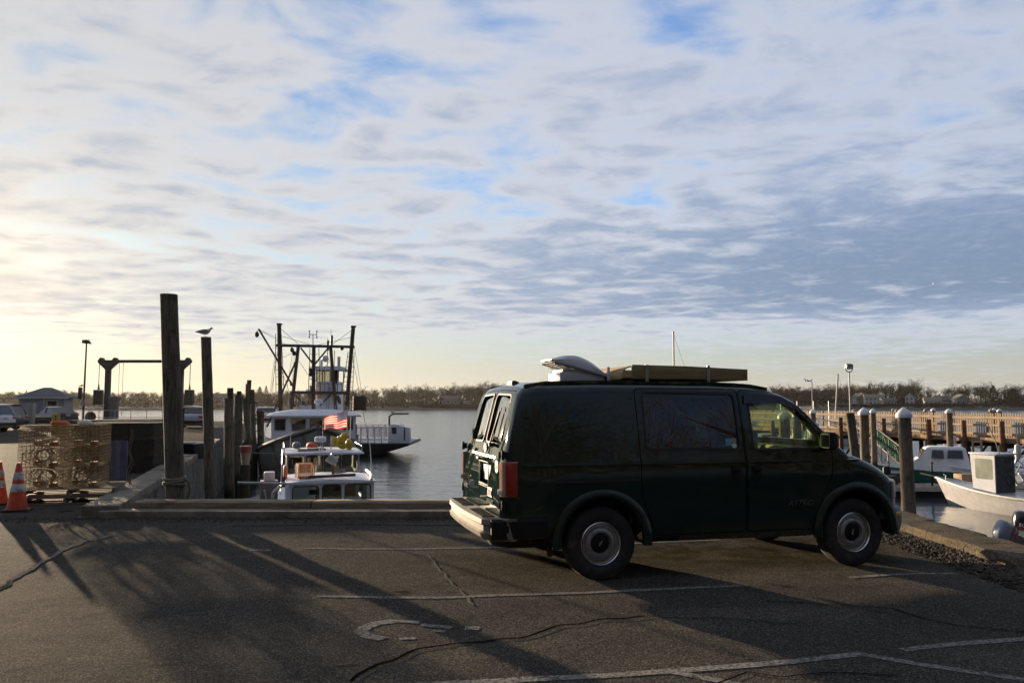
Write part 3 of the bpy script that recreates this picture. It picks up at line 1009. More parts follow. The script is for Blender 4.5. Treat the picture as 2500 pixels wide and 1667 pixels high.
for k, q in enumerate(REAR_WIN):
    m = MB()
    ys, zs = [p[0] for p in q], [p[1] for p in q]
    rows = []
    for i in range(9):
        z = lerp(min(zs) + 0.001, max(zs) - 0.001, i / 8)
        # outline extent at this height
        xsn = []
        for a, b in zip(q, q[1:] + q[:1]):
            if (a[1] - z) * (b[1] - z) <= 0 and a[1] != b[1]:
                xsn.append(lerp(a[0], b[0], (z - a[1]) / (b[1] - a[1])))
        ya, yb = min(xsn), max(xsn)
        rows.append([(interp(z, sorted([(b_, a_) for a_, b_ in ZT if a_ <= -0.6])) + 0.016 + 0.035 * (abs(lerp(ya, yb, u / 6)) / 0.8) ** 3, lerp(ya, yb, u / 6), z) for u in range(7)])
    for i in range(8):
        m.add(rows[i] + rows[i + 1], [(j, j + 1, 8 + j, 7 + j) for j in range(6)])
    m.build('window_glass', REARG, rds[k])
    on_rear = lambda y, z, o: (interp(z, sorted([(b_, a_) for a_, b_ in ZT if a_ <= -0.6])) - o + 0.035 * (abs(y) / 0.8) ** 3, y, z)
    ring(q, 0.016, on_rear, -0.012, 0.022).build('window_seal', BLACK, rds[k], smooth=30)

# wheel arch flares
for ax in (0.0, 2.824):
    for s in (-1, 1):
        S = []
        for k in range(25):
            a = R(-6 + 192 * k / 24)
            c, n_ = math.cos(a), math.sin(a)
            prof = [(0.425, 0.925), (0.425, 0.985), (0.44, 0.997), (0.475, 0.993), (0.51, 0.974), (0.505, 0.93)]
            S.append([(ax + r * c, s * y, 0.375 + r * n_) for r, y in prof])
        m = MB()
        m.loft(S)
        m.build('wheel_arch_flare', GREEN, body, smooth=60)
# dark wheel wells
for ax in (0.0, 2.824):
    for s in (-1, 1):
        m = MB()
        S = []
        for k in range(17):
            a = R(-5 + 190 * k / 16)
            S.append([(ax + 0.432 * math.cos(a), s * 0.95, 0.375 + 0.432 * math.sin(a)), (ax + 0.432 * math.cos(a), s * 0.58, 0.375 + 0.432 * math.sin(a))])
        m.loft(S, cap=False, ring=False)
        m.prism([(ax + 0.45 * math.cos(R(20 * k)), 0.375 + 0.45 * math.sin(R(20 * k))) for k in range(10)], -s * 0.565, -s * 0.58, XZ)
        m.build('wheel_well', BLACK, body, recalc=False)

# wheels
TYRE = mat('tyre_rubber', (0.016, 0.016, 0.016), 0.75, var=0.3, scale=20, bump=0.002, bscale=60, dirt=(0.06, 0.055, 0.045), dirt_amt=0.25, dirt_scale=8)
RIMM = mat('silver_steel_rim', (0.30, 0.30, 0.31), 0.42, 0.55, var=0.15, scale=10, dirt=(0.10, 0.09, 0.08), dirt_amt=0.25, dirt_scale=9)
CHROME = mat('chrome_trim', (0.6, 0.6, 0.6), 0.22, 0.95, var=0.1)
def wheel(ax, s):
    Mx = Matrix.Translation((ax, s * 0.93, 0.352)) @ Matrix.Rotation(R(90) * (1 if s < 0 else -1), 4, 'X')
    # lathe axis local z points outwards
    w_ = MB()
    w_.lathe([(0.195, -0.215), (0.27, -0.225), (0.325, -0.215), (0.345, -0.195), (0.352, -0.16), (0.352, -0.118), (0.345, -0.117), (0.345, -0.108), (0.352, -0.107), (0.352, -0.063),
              (0.345, -0.062), (0.345, -0.053), (0.352, -0.052), (0.350, -0.025), (0.335, -0.008), (0.30, 0.002), (0.255, 0.0), (0.222, -0.012), (0.205, -0.03), (0.195, -0.06)], 48, Mx)
    wh = w_.build('wheel', TYRE, van, smooth=30)
    r_ = MB()
    r_.lathe([(0.203, -0.05), (0.207, -0.018), (0.200, -0.012), (0.188, -0.022), (0.186, -0.055)], 40, Mx)
    r_.build('trim_ring', CHROME, wh, smooth=50)
    r_ = MB()
    r_.lathe([(0.188, -0.06), (0.165, -0.062), (0.150, -0.035), (0.135, -0.02), (0.110, -0.022), (0.098, -0.045), (0.098, -0.09)], 40, Mx)
    r_.build('rim', RIMM, wh, smooth=50)
    r_ = MB()
    r_.lathe([(0.099, -0.08), (0.094, -0.05), (0.07, -0.04), (0.0, -0.036)], 28, Mx)
    cap = r_.build('hub_cap', BLACKP, wh, smooth=50)
    r_ = MB()
    r_.prism([(-0.032, -0.008), (-0.012, -0.008), (-0.008, -0.014), (0.008, -0.014), (0.012, -0.008), (0.032, -0.008), (0.034, 0.008), (0.012, 0.008), (0.008, 0.014), (-0.008, 0.014), (-0.012, 0.008), (-0.030, 0.008)],
             -0.037, -0.032, Mx @ Matrix.Rotation(R(55 + ax * 8), 4, 'Z'))
    r_.build('emblem', CHROME, wh)
for ax in (0.0, 2.824):
    wheel(ax, -1)
    wheel(ax, 1)

# rear step bumper
BUMP = mat('worn_chrome_bumper', (0.19, 0.165, 0.135), 0.6, 0.1, spec=0.12, var=0.2, scale=9, dirt=(0.14, 0.10, 0.07), dirt_amt=0.2)
m = MB()
S = []
for k in range(25):
    u = -1 + 2 * k / 24
    y = u * 0.985
    xb = -1.185 + 0.045 * u * u + 0.20 * max(0, abs(u) - 0.82) / 0.18 * (max(0, abs(u) - 0.82) / 0.18)
    S.append([(xb + 0.03, y, 0.42), (xb, y, 0.445), (xb - 0.012, y, 0.49), (xb + 0.008, y, 0.505), (xb + 0.008, y, 0.555), (xb - 0.012, y, 0.57), (xb - 0.008, y, 0.615),
              (xb + 0.02, y, 0.628), (max(xb + 0.08, -0.99), y, 0.628), (max(xb + 0.08, -0.99), y, 0.42)])
m.loft(S)
bp = m.build('rear_bumper', BUMP, van, smooth=32)
for k in range(22):        # grip ribs on the step
    y = -0.78 + k * 1.56 / 21
    if abs(y) > 0.12:
        MB().box((-1.09, y, 0.6335), (0.13, 0.028, 0.010)).build('step_rib', BLACKP, bp, bevel=0.002)
for s in (-1, 1):
    m = MB()
    S = []
    for k in range(8):
        u = k / 7
        x = lerp(-1.10, -0.56, u)
        y = s * (0.955 + 0.028 * math.sin(u * 2.4))
        S.append([(x, y - s * 0.02, 0.43), (x, y + s * 0.008, 0.44), (x, y + s * 0.012, 0.60), (x, y - s * 0.012, 0.622), (x, y - s * 0.06, 0.60), (x, y - s * 0.06, 0.44)])
    m.loft(S)
    m.build('bumper_end', BLACKP, bp, smooth=40)
# front bumper and lower valance
m = MB()
S = []
for k in range(29):
    u = -1 + 2 * k / 28
    a = abs(u)
    y = u * 0.99
    xf = 3.57 - 0.05 * a * a - (0.24 * ((a - 0.72) / 0.28) ** 2 if a > 0.72 else 0)
    S.append([(max(xf - 0.14, min(xf - 0.015, 3.28)), y, 0.31), (xf - 0.03, y, 0.34), (xf, y, 0.44), (xf, y, 0.52), (xf - 0.015, y, 0.575), (xf - 0.06, y, 0.60), (max(xf - 0.18, min(xf - 0.02, 3.25)), y, 0.61), (max(xf - 0.22, min(xf - 0.02, 3.25)), y, 0.32)])
m.loft(S)
fb = m.build('front_bumper', mat('dark_grey_bumper', (0.02, 0.022, 0.022), 0.5, var=0.2), van, smooth=40)
for s in (-1, 1):
    m = MB()
    m.box((3.335, s * 0.955, 0.535), (0.10, 0.03, 0.035), rz=s * -0.5)
    m.build('side_marker', mat('amber_lens', (0.62, 0.30, 0.02), 0.25, var=0.1), fb, bevel=0.006)
# grille and lamps
m = MB()
m.box((3.475, 0, 0.78), (0.05, 1.10, 0.22))
gr = m.build('grille', BLACKP, van, bevel=0.01)
m = MB()
for k in range(4):
    m.box((3.505, 0, 0.70 + k * 0.05), (0.02, 1.06, 0.012))
m.build('grille_bar', CHROME, gr)
for s in (-1, 1):
    m = MB()
    m.box((3.435, s * 0.66, 0.78), (0.10, 0.26, 0.20), rz=s * 0.28)
    m.build('headlight', mat('headlamp_lens', (0.5, 0.5, 0.5), 0.08, var=0.05, spec=0.9), van, bevel=0.02)
    m = MB()
    m.box((3.325, s * 0.83, 0.78), (0.14, 0.10, 0.19), rz=s * 0.9)
    m.build('corner_lamp', mat('clear_corner_lens', (0.30, 0.28, 0.24), 0.15, var=0.1), van, bevel=0.02)
# tail lamps
TAIL = mat('red_tail_lens', (0.30, 0.010, 0.008), 0.2, var=0.1, coat=1.0)
TAILP = mat('pale_lens', (0.42, 0.25, 0.19), 0.15, var=0.1, coat=1.0)
for s in (-1, 1):
    m = MB()
    S = []
    for z in (0.825, 0.84, 0.98, 1.14, 1.155):
        e = 0.012 if z in (0.825, 1.155) else 0.0
        S.append([(-0.86 + e, s * 0.955, z), (-0.855 + e, s * (0.992 - e), z), (-0.93 + e, s * (0.988 - e), z), (-0.965 + e, s * 0.965, z), (-0.95 + e, s * 0.92, z), (-0.88, s * 0.90, z)])
    m.loft(S)
    tl = m.build('tail_light', TAIL, van, smooth=40)
    m = MB()
    S = []
    for z in (0.83, 0.85, 1.13, 1.15):
        S.append([(-0.945, s * 0.972, z), (-0.985, s * 0.955, z), (-1.005, s * 0.905, z), (-1.0, s * 0.87, z), (-0.94, s * 0.87, z)])
    m.loft(S)
    m.build('pale_lens', TAILP, tl, smooth=40)
    m = MB()
    m.box((-0.998, s * 0.915, 0.87), (0.03, 0.075, 0.05), rz=s * -0.4)
    m.build('reverse_lens', mat('white_lens', (0.55, 0.50, 0.44), 0.15, var=0.05, coat=1.0), tl, bevel=0.008)
    for z in (0.745, 1.215):       # black door hinges
        m = MB()
        m.box((-0.975, s * 0.900, z), (0.04, 0.09, 0.06), rz=s * -0.5)
        m.tube([(-0.985, s * 0.945, z - 0.045), (-0.985, s * 0.945, z + 0.045)], 0.017, 8)
        m.build('hinge', BLACKP, rds[0 if s < 0 else 1], bevel=0.008)
# chrome strip across the tail, plate recess, handle, stickers
for s in (-1, 1):
    m = MB()
    m.loft([[(on_rear(s * y, z, 0.008)) for z in (1.160, 1.178)] + [(on_rear(s * y, z, -0.004)) for z in (1.178, 1.160)] for y in (0.03, 0.2, 0.4, 0.6, 0.74, 0.83)])
    m.build('trim_strip', CHROME, rds[0 if s < 0 else 1])
m = MB()
for z, h in ((0.885, 0.014), (0.865, 0.008), (1.112, 0.012)):
    m.box((-1.004, -0.22, z), (0.014, 0.42, h))
m.box((-1.002, -0.425, 1.0), (0.01, 0.01, 0.22))
m.box((-1.002, -0.015, 1.0), (0.01, 0.01, 0.22))
m.build('plate_frame', BLACKP, rds[0], bevel=0.003)
m = MB()
m.box((-0.966, -0.22, 1.0), (0.006, 0.31, 0.15))
m.build('licence_plate', mat('blank_plate', (0.22, 0.22, 0.21), 0.5, var=0.1), rds[0], bevel=0.002)
m = MB()
m.box((-1.02, -0.03, 1.135), (0.03, 0.10, 0.03))
m.build('door_handle', BLACKP, rds[0], bevel=0.008)
STK = mat('white_sticker', (0.55, 0.52, 0.47), 0.5, var=0.08)
REARM = Matrix(((0, 0, -1, 0), (-1, 0, 0, 0), (0, 1, 0, 0), (0, 0, 0, 1)))       # text facing backwards
def oval(cy, cz, ry, rz_, mt, par, x=-1.004, name='sticker'):
    m = MB()
    m.prism([(cy + ry * math.cos(R(15 * k)), cz + rz_ * math.sin(R(15 * k))) for k in range(24)], x - 0.003, x + 0.01, YZ)
    return m.build(name, mt, par)
s1_ = oval(-0.74, 1.095, 0.06, 0.06, STK, rds[0], -0.995)
txt('sticker_letters', 'SH', 0.075, BLACKP, s1_, Matrix.Translation((-1.002, -0.74, 1.093)) @ REARM, 0.001)
oval(-0.10, 1.245, 0.055, 0.045, mat('grey_sticker', (0.30, 0.30, 0.30), 0.5), rds[0], -0.962)
m = MB()
m.box((-1.006, -0.50, 0.83), (0.006, 0.17, 0.09))
s2_ = m.build('sticker', STK, rds[0])
for k in range(3):
    oval(-0.445 - 0.055 * k, 0.826, 0.018, 0.026, mat('brown_ink', (0.10, 0.06, 0.04), 0.6), s2_, -1.012, 'printed_oval')
txt('badge', 'CHEVROLET', 0.062, CHROME, rds[0], Matrix.Translation((-1.007, -0.50, 0.735)) @ REARM, 0.004, 0.2, 0.8)
txt('badge', 'ASTRO', 0.062, CHROME, rds[1], Matrix.Translation((-1.007, 0.66, 0.79)) @ REARM, 0.004, 0.2, 0.9)
SIDEM = Matrix(((1, 0, 0, 0), (0, 0, -1, 0), (0, 1, 0, 0), (0, 0, 0, 1)))
txt('badge', 'ASTRO', 0.085, mat('dull_badge', (0.10, 0.105, 0.11), 0.4, 0.5), fd, Matrix.Translation((2.15, -0.9785, 0.68)) @ SIDEM, 0.003, 0.35, 1.1)
# rear wiper
m = MB()
m.tube([on_rear(-0.40, 1.29, 0.05), on_rear(-0.415, 1.40, 0.045), on_rear(-0.44, 1.62, 0.035)], 0.009, 6)
m.tube([on_rear(-0.41, 1.33, 0.03), on_rear(-0.45, 1.66, 0.03)], 0.006, 6)
m.tube([on_rear(-0.40, 1.29, -0.01), on_rear(-0.40, 1.29, 0.06)], 0.018, 8)
m.build('rear_wiper', BLACKP, rds[0])
# door handles, sliding door track, belt moulding
for x, par in ((1.425, sdr), (1.655, fd)):
    m = MB()
    m.prism(rrect(x - 0.055, 0.92, x + 0.055, 1.075, 0.02), 0.972, 0.988, XZ)
    h = m.build('handle_plate', BLACKP, par, bevel=0.004)
    m = MB()
    m.box((x, -0.996, 1.035), (0.075, 0.022, 0.030))
    m.build('door_handle', BLACKP, h, bevel=0.006)
m = MB()
m.loft([[(x, -0.984, z) for z in (0.945, 0.968)] + [(x, -0.95, z) for z in (0.968, 0.945)] for x in (-0.66, 0.38)])
m.build('sliding_track', BLACK, body)
for (xa, xb), par in (((-0.80, 0.39), body), ((0.42, 1.52), sdr), ((1.575, 2.52), fd), ((2.585, 2.86), body)):
    m = MB()
    S = []
    for k in range(9):
        x = lerp(xa, xb, k / 8)
        kx = interp(x, WX)
        S.append([(x, -0.974 * kx, 1.098), (x, -0.988 * kx, 1.104), (x, -0.986 * kx, 1.116), (x, -0.966 * kx, 1.124), (x, -0.955 * kx, 1.11)])
    m.loft(S)
    m.build('belt_moulding', GREEN, par, smooth=40)
# window stickers
for x, z, mt, r in ((1.375, 1.31, mat('blue_sticker', (0.10, 0.25, 0.32), 0.5, var=0.2), 0), (1.435, 1.325, mat('green_sticker', (0.20, 0.22, 0.14), 0.5, var=0.2), 0.028), (1.435, 1.272, STK, 0.026)):
    poly = rrect(x - 0.035, z - 0.035, x + 0.035, z + 0.035, 0.008) if not r else [(x + r * math.cos(R(20 * k)), z + r * math.sin(R(20 * k))) for k in range(18)]
    side_pane(poly, 0.004, 1, 0.003).build('sticker', mt, sdr, smooth=0)
# door mirror
for s in (-1, 1):
    m = MB()
    S = []
    for k, (x, w_, h_) in enumerate(((2.42, 0.075, 0.075), (2.45, 0.085, 0.092), (2.50, 0.078, 0.086), (2.545, 0.05, 0.06), (2.56, 0.02, 0.03))):
        S.append([(x, s * (1.035 + a * w_), 1.315 + b * h_) for a, b in ((-1, -0.8), (-0.8, -1), (0.8, -1), (1, -0.8), (1, 0.8), (0.8, 1), (-0.8, 1), (-1, 0.8))])
    m.loft(S)
    m.box((2.50, s * 0.955, 1.28), (0.07, 0.10, 0.06))
    mr = m.build('door_mirror', BLACKP, fd if s < 0 else body, smooth=40)
    m = MB()
    m.box((2.4185, s * 1.035, 1.315), (0.004, 0.125, 0.125))
    m.build('mirror_glass', mat('mirror_glass', (0.8, 0.8, 0.8), 0.02, 1.0, var=0.02), mr)

# cabin: floor mat, dash, steering wheel, two bucket seats, bulkhead
m = MB()
m.box((2.44, 0, 1.06), (0.34, 1.50, 0.34))
m.box((2.60, 0, 1.17), (0.30, 1.46, 0.09))
dash = m.build('dashboard', INTERIOR, van, bevel=0.04)
m = MB()
m.box((2.262, -0.42, 1.13), (0.012, 0.46, 0.22))
m.box((2.255, -0.42, 1.22), (0.03, 0.44, 0.02))
m.build('glove_box', TAN_TRIM, dash, bevel=0.012)
m = MB()
m.box((2.34, 0.1, 1.33), (0.14, 0.26, 0.025), rz=0.2)
m.build('paper', mat('paper_sheet', (0.65, 0.62, 0.52), 0.8), dash)
m = MB()
cw = Vector((2.10, 0.40, 1.18))
axis = Vector((-0.80, 0, 0.60)).normalized()
u_ = Vector((0, 1, 0))
v_ = axis.cross(u_)
pts = [cw + (u_ * math.cos(R(15 * k)) + v_ * math.sin(R(15 * k))) * 0.185 for k in range(25)]
m.tube(pts, 0.015, 6, cap=False)
for a in (90, 210, 330):
    m.tube([cw, cw + (u_ * math.cos(R(a)) + v_ * math.sin(R(a))) * 0.185], 0.012, 6)
m.tube([cw, cw - axis * 0.30], 0.03, 8)
m.build('steering_wheel', BLACKP, van)
for s in (-1, 1):
    m = MB()
    S = []
    for z, dx, hw, th in ((0.80, 0.0, 0.25, 0.10), (0.95, -0.02, 0.27, 0.12), (1.15, -0.05, 0.27, 0.11), (1.30, -0.09, 0.22, 0.09), (1.37, -0.11, 0.13, 0.07)):
        S.append([(1.62 + dx + a * th, s * 0.42 + b * hw, z) for a, b in ((-0.6, -0.9), (0.6, -1), (1.0, -0.7), (0.7, 0), (1.0, 0.7), (0.6, 1), (-0.6, 0.9), (-1, 0))])
    m.loft(S)
    st = m.build('seat', FABRIC, van, smooth=50)
    m = MB()
    m.box((1.84, s * 0.42, 0.80), (0.52, 0.52, 0.16))
    m.build('cushion', FABRIC, st, bevel=0.04)
    m = MB()
    m.box((1.50, s * 0.42, 1.47), (0.09, 0.28, 0.17))
    m.build('headrest', FABRIC, st, bevel=0.03)
m = MB()
m.box((2.16, 0.0, 1.69), (0.02, 0.20, 0.065))
m.tube([(2.17, 0, 1.72), (2.20, 0, 1.76)], 0.008, 6)
m.build('rear_view_mirror', mat('mirror_shell', (0.30, 0.33, 0.26), 0.3), body, bevel=0.01)
m = MB()
m.tube([(1.98, -0.40, 1.10), (1.97, -0.40, 1.34), (2.0, -0.40, 1.40)], [0.04, 0.05, 0.03], 10)
m.box((2.03, -0.10, 1.20), (0.20, 0.22, 0.16))
m.build('stowed_gear', TAN_TRIM, van, bevel=0.01)
m = MB()
m.box((0.35, 0.0, 1.13), (0.03, 1.66, 1.25))
m.box((0.9, 0.86, 1.3), (1.1, 0.02, 0.9))
m.build('cabin_lining', INTERIOR, van)
m = MB()          # camper furniture seen dimly through the dark glass
m.box((1.18, -0.50, 1.22), (0.09, 0.05, 0.50), rz=0.1)
m.box((0.80, 0.30, 0.95), (0.70, 0.70, 0.60))
m.build('camper_fittings', TAN_TRIM, van, bevel=0.01)
# axles, spare and exhaust under the floor
m = MB()
m.tube([(0, -0.75, 0.352), (0, 0.75, 0.352)], 0.05, 10)
m.ball((0, 0.1, 0.352), 0.14)
m.build('rear_axle', DARKSTEEL, van)
m = MB()
m.tube([(2.824, -0.75, 0.352), (2.824, 0.75, 0.352)], 0.04, 10)
m.build('front_axle', DARKSTEEL, van)
m = MB()
m.lathe([(0.12, -0.1), (0.30, -0.10), (0.335, -0.05), (0.335, 0.05), (0.30, 0.10), (0.12, 0.1)], 28, Matrix.Translation((-0.58, 0.05, 0.33)))
m.build('spare_tyre', TYRE, van)
m = MB()
m.tube([(1.6, -0.3, 0.32), (0.6, -0.30, 0.31), (-0.2, -0.45, 0.36), (-0.45, -0.72, 0.30), (-0.50, -0.86, 0.27)], 0.032, 8)
m.tube([(1.3, -0.2, 0.35), (0.7, -0.25, 0.35)], 0.08, 10)
m.build('exhaust', DARKSTEEL, van)

# roof: drip rails, rear spoiler nub, fan, wooden tray
for s in (-1, 1):
    m = MB()
    S = []
    for k in range(14):
        x = lerp(-0.72, 1.95, k / 13)
        zt = interp(x, ZT)
        S.append([(x, s * 0.735, zt - 0.035), (x, s * 0.735, zt - 0.005), (x, s * 0.715, zt - 0.005), (x, s * 0.70, zt - 0.035)])
    m.loft(S)
    m.build('roof_rail', GREEN, body)
m = MB()
m.loft([[(-0.68, -0.10, 1.90), (-0.68, 0.10, 1.90), (-0.67, 0.08, 1.938), (-0.67, -0.08, 1.938)], [(-0.58, -0.10, 1.915), (-0.58, 0.10, 1.915), (-0.63, 0.07, 1.940), (-0.63, -0.07, 1.940)]])
m.build('high_stop_lamp', BLACKP, body)
FANW = mat('white_fan_plastic', (0.55, 0.55, 0.57), 0.45, var=0.05)
fan = MB()
fan.box((0.07, 0, 1.975), (0.50, 0.42, 0.10))
fan.box((0.07, 0, 2.035), (0.42, 0.36, 0.06))
fo = fan.build('roof_fan', FANW, van, bevel=0.015)
m = MB()
S = []
for k in range(13):
    u = k / 12
    x = lerp(-0.27, 0.37, u)
    zt = 2.165 + 0.055 * math.sin(min(1, u * 2.4) * math.pi * 0.5) - 0.235 * max(0, (u - 0.36) / 0.64) ** 1.8
    zl = lerp(2.155, 1.985, u)
    hw = 0.19 + 0.045 * math.sin(min(1, u * 3) * math.pi / 2)
    zt = max(zt, zl + 0.015)
    S.append([(x, -hw, zl), (x, -hw, lerp(zl, zt, 0.55)), (x, -hw * 0.80, lerp(zl, zt, 0.92)), (x, 0, zt), (x, hw * 0.80, lerp(zl, zt, 0.92)), (x, hw, lerp(zl, zt, 0.55)), (x, hw, zl)])
m.loft(S)
hood = m.build('fan_hood', FANW, fo, smooth=50)
for s in (-1, 1):
    m = MB()
    m.loft([[(x, s * (hw + 0.004), z), (x, s * (hw + 0.010), z - 0.008), (x, s * (hw + 0.004), z - 0.018)] for x, hw, z in ((-0.25, 0.215, 2.14), (0.05, 0.236, 2.062), (0.34, 0.236, 1.99))])
    m.build('hood_lip', mat('grey_seam', (0.16, 0.16, 0.17), 0.6), hood)
m = MB()
for k in range(5):
    u = k / 4
    x = lerp(-0.25, -0.13, u)
    m.box((x, 0, lerp(2.135, 2.065, u)), (0.010, 0.36, 0.008))
for k in range(9):
    y = -0.18 + k * 0.045
    m.bar((-0.25, y, 2.137), (-0.12, y, 2.06), 0.005)
m.build('intake_grille', mat('grey_grille', (0.12, 0.115, 0.105), 0.7, spec=0.2), fo)

TRAY = wood('pine_board', (0.30, 0.235, 0.115), 0.7, 'X', 0.25, 0.7)
tray = thing('roof_tray', 'plywood tray with metal straps mounted on the van roof', 'roof tray', (0.628, 8.984, 0.0), VAN_RZ)
for y, xs0 in ((-0.60, 0.47), (0.60, 0.60)):
    m = MB()
    m.loft([[(x, y - 0.012, zb_), (x, y + 0.012, zb_), (x, y + 0.012, zt_), (x, y - 0.012, zt_)] for x, zb_, zt_ in ((xs0, 1.952, 2.098), (1.10, 1.952, 2.088), (1.78, 1.942, 2.062))])
    m.build('side_board', TRAY, tray, bevel=0.002)
m = MB()
S = []
for k in range(9):
    u = k / 8
    S.append([(lerp(0.48, 0.365, math.sin(u * 1.57)) + 0.0, y, lerp(2.088, 1.965, 1 - math.cos(u * 1.57)) + o) for y, o in ((-0.575, 0.0), (0.575, 0.0), (0.575, -0.014), (-0.575, -0.014))])
m.loft(S)
m.build('curved_end_panel', wood('bent_ply', (0.34, 0.25, 0.12), 0.65, 'Y', 0.2, 0.8), tray, smooth=50)
for i in range(5):
    m = MB()
    ya = -0.585 + i * 0.234
    m.loft([[(x, ya, z), (x, ya + 0.228, z), (x, ya + 0.228, z + 0.012), (x, ya, z + 0.012)] for x, z in ((0.49, 1.958), (1.10, 1.958), (1.77, 1.948))])
    m.build('floor_board', TRAY, tray)
m = MB()
m.box((1.785, 0, 2.003), (0.018, 1.224, 0.12))
m.build('front_board', TRAY, tray, bevel=0.002)
for x, s in ((0.63, -1), (1.33, -1), (0.63, 1), (1.33, 1)):
    m = MB()
    m.box((x, s * 0.617, 2.005), (0.035, 0.006, 0.185))
    m.bar((x, s * 0.617, 1.915), (x, s * 0.70, 1.895), 0.035, 0.006)
    m.build('strap', STEEL, tray)
m = MB()
m.box((0.33, -0.30, 2.0), (0.018, 0.03, 0.17))
m.build('strap', WHITE, tray)
for x in (0.6, 0.85, 1.1):
    m = MB()
    m.box((x, 0, 1.945), (0.05, 1.0, 0.022))
    m.build('cross_batten', DARKSTEEL, tray)

# ------------------------------------------------------------ pilings
def piling(label, x, y, ztop, r, mat_, lean=(0.0, 0.0), zbot=-3.2, group=None, cap=None, rope=None, seed=0, name='piling', stain=None):
    """tapered round timber pile with a rough outline; lean is the sideways shift of the top"""
    n, rows = 16, 18
    S = []
    for i in range(rows + 1):
        u = i / rows
        z = lerp(0, ztop - zbot, u)
        cx, cy = lean[0] * (u - 1), lean[1] * (u - 1)
        rr = r * lerp(1.10, 0.97, u)
        rr += 0.06 * r * mnoise.noise(Vector((seed, z * 0.8, 0)))
        S.append([(cx + math.cos(2 * math.pi * k / n) * rr * (1 + 0.05 * mnoise.noise(Vector((k * 0.9, z * 1.4, seed)))),
                   cy + math.sin(2 * math.pi * k / n) * rr * (1 + 0.05 * mnoise.noise(Vector((k * 0.9, z * 1.4, seed + 9)))), z + (0.02 * mnoise.noise(Vector((k, seed, 3))) if i == rows else 0)) for k in range(n)])
    m = MB()
    m.loft(S)
    if cap is None and rope is None:
        ob = m.build(name, mat_, None, smooth=50, loc=(x, y, zbot))
        return tag(ob, label, 'piling', group)
    t = thing(name, label, 'piling', (x, y, zbot), 0, group)
    m.build('post', mat_, t, smooth=50)
    if cap:
        c = MB()
        c.lathe([(r * 1.22, -0.07), (r * 1.25, -0.02), (r * 1.22, 0.01), (r * 0.75, 0.09), (0.012, 0.165), (0.0, 0.167)], 18, Matrix.Translation((0, 0, ztop - zbot)))
        c.build('cap', cap, t, smooth=40)
    if rope:
        for j, (zr, rr) in enumerate(rope):
            u = (zr - zbot) / (ztop - zbot)
            cx, cy = lean[0] * (u - 1), lean[1] * (u - 1)
            pts = [(cx + math.cos(R(20 * k)) * rr, cy + math.sin(R(20 * k)) * rr, zr - zbot + 0.02 * math.sin(R(20 * k + j * 90))) for k in range(19)]
            MB().tube(pts, 0.022, 6, cap=False).build('rope_loop', ROPE, t)
        u = (rope[0][0] - zbot) / (ztop - zbot)
        cx, cy = lean[0] * (u - 1), lean[1] * (u - 1)
        z0 = rope[0][0] - zbot
        MB().tube([(cx + 0.16, cy - 0.05, z0), (cx + 0.24, cy - 0.04, z0 - 0.06), (cx + 0.25, cy, z0 - 0.22), (cx + 0.20, cy, z0 - 0.40)], 0.022, 6).build('rope_tail', mat('olive_rope', (0.12, 0.12, 0.05), 0.9, var=0.4, scale=50), t)
    return t


PILE_D = wood('dark_wet_piling', (0.050, 0.046, 0.036), 0.9, 'Z', dirt=(0.03, 0.04, 0.02), dirt_amt=0.3)
piling('tallest piling, leaning left with rope round its foot at the wall corner', -5.66, 13.55, 3.49, 0.142, PILE, (-0.42, 0.0), rope=[(0.50, 0.165), (0.44, 0.168), (0.39, 0.165)], seed=1)
piling('second tallest piling with the gull standing on its flat top', -7.42, 20.0, 3.30, 0.122, PILE, (-0.36, 0.0), seed=2)
for i, (px, py, Y, r, ln, lab) in enumerate([
        (560, 973, 27, 0.150, -0.15, 'thick flat-topped piling third from the left along the wharf'),
        (563, 947, 30.5, 0.115, -0.20, 'slim piling rising just behind the thick flat-topped one'),
        (584, 966, 33, 0.165, 0.0, 'broad dark piling right of the thick flat-topped pair'),
        (585, 955, 37, 0.105, 0.1, 'thin piling showing above the broad dark piling'),
        (600, 973, 41, 0.140, -0.5, 'dark leaning piling left of the tall twin pilings'),
        (609, 928, 55, 0.150, 0.1, 'tallest of the far wharf pilings, bound with cable'),
        (605, 937, 54, 0.120, 0.0, 'slightly shorter twin beside the tallest far piling'),
        (617, 951, 54.5, 0.150, 0.2, 'short piling bound right of the tall far twins'),
        (618, 985, 45, 0.130, -0.3, 'low dark piling before the bound far cluster'),
        (634, 1001, 50, 0.150, -0.3, 'low slanted piling left of the trawler wheelhouse'),
        (642, 1003, 60, 0.170, 0.0, 'rust brown piling closest to the trawler wheelhouse')]):
    piling(lab, (px - 1250) / 2020 * Y, Y, 1.7 - (py - 984.5) / 2020 * Y, r, RUST if i == 10 else (PILE_D if i % 2 else PILE), (ln, 0.0), seed=i + 5)
cable = MB()
cable.tube([(-17.9 + 0.75 * math.cos(R(20 * k)) + 0.35, 54.6 + 0.6 * math.sin(R(20 * k)), 1.75 + 0.02 * (k % 2)) for k in range(19)], 0.07, 6, cap=False)
tag(cable.build('cable_band', DARKSTEEL), 'dark cable band wound round the bound far pilings', 'cable')

# iron rod standing by the wall between the two tall pilings
m = MB()
m.tube([(-7.15, 18.0, -1.5), (-7.12, 18.0, 1.55)], 0.022, 6)
m.ball((-7.12, 18.0, 1.58), 0.04)
tag(m.build('iron_rod', RUST), 'thin rusty iron rod upright between the two tall pilings', 'rod')

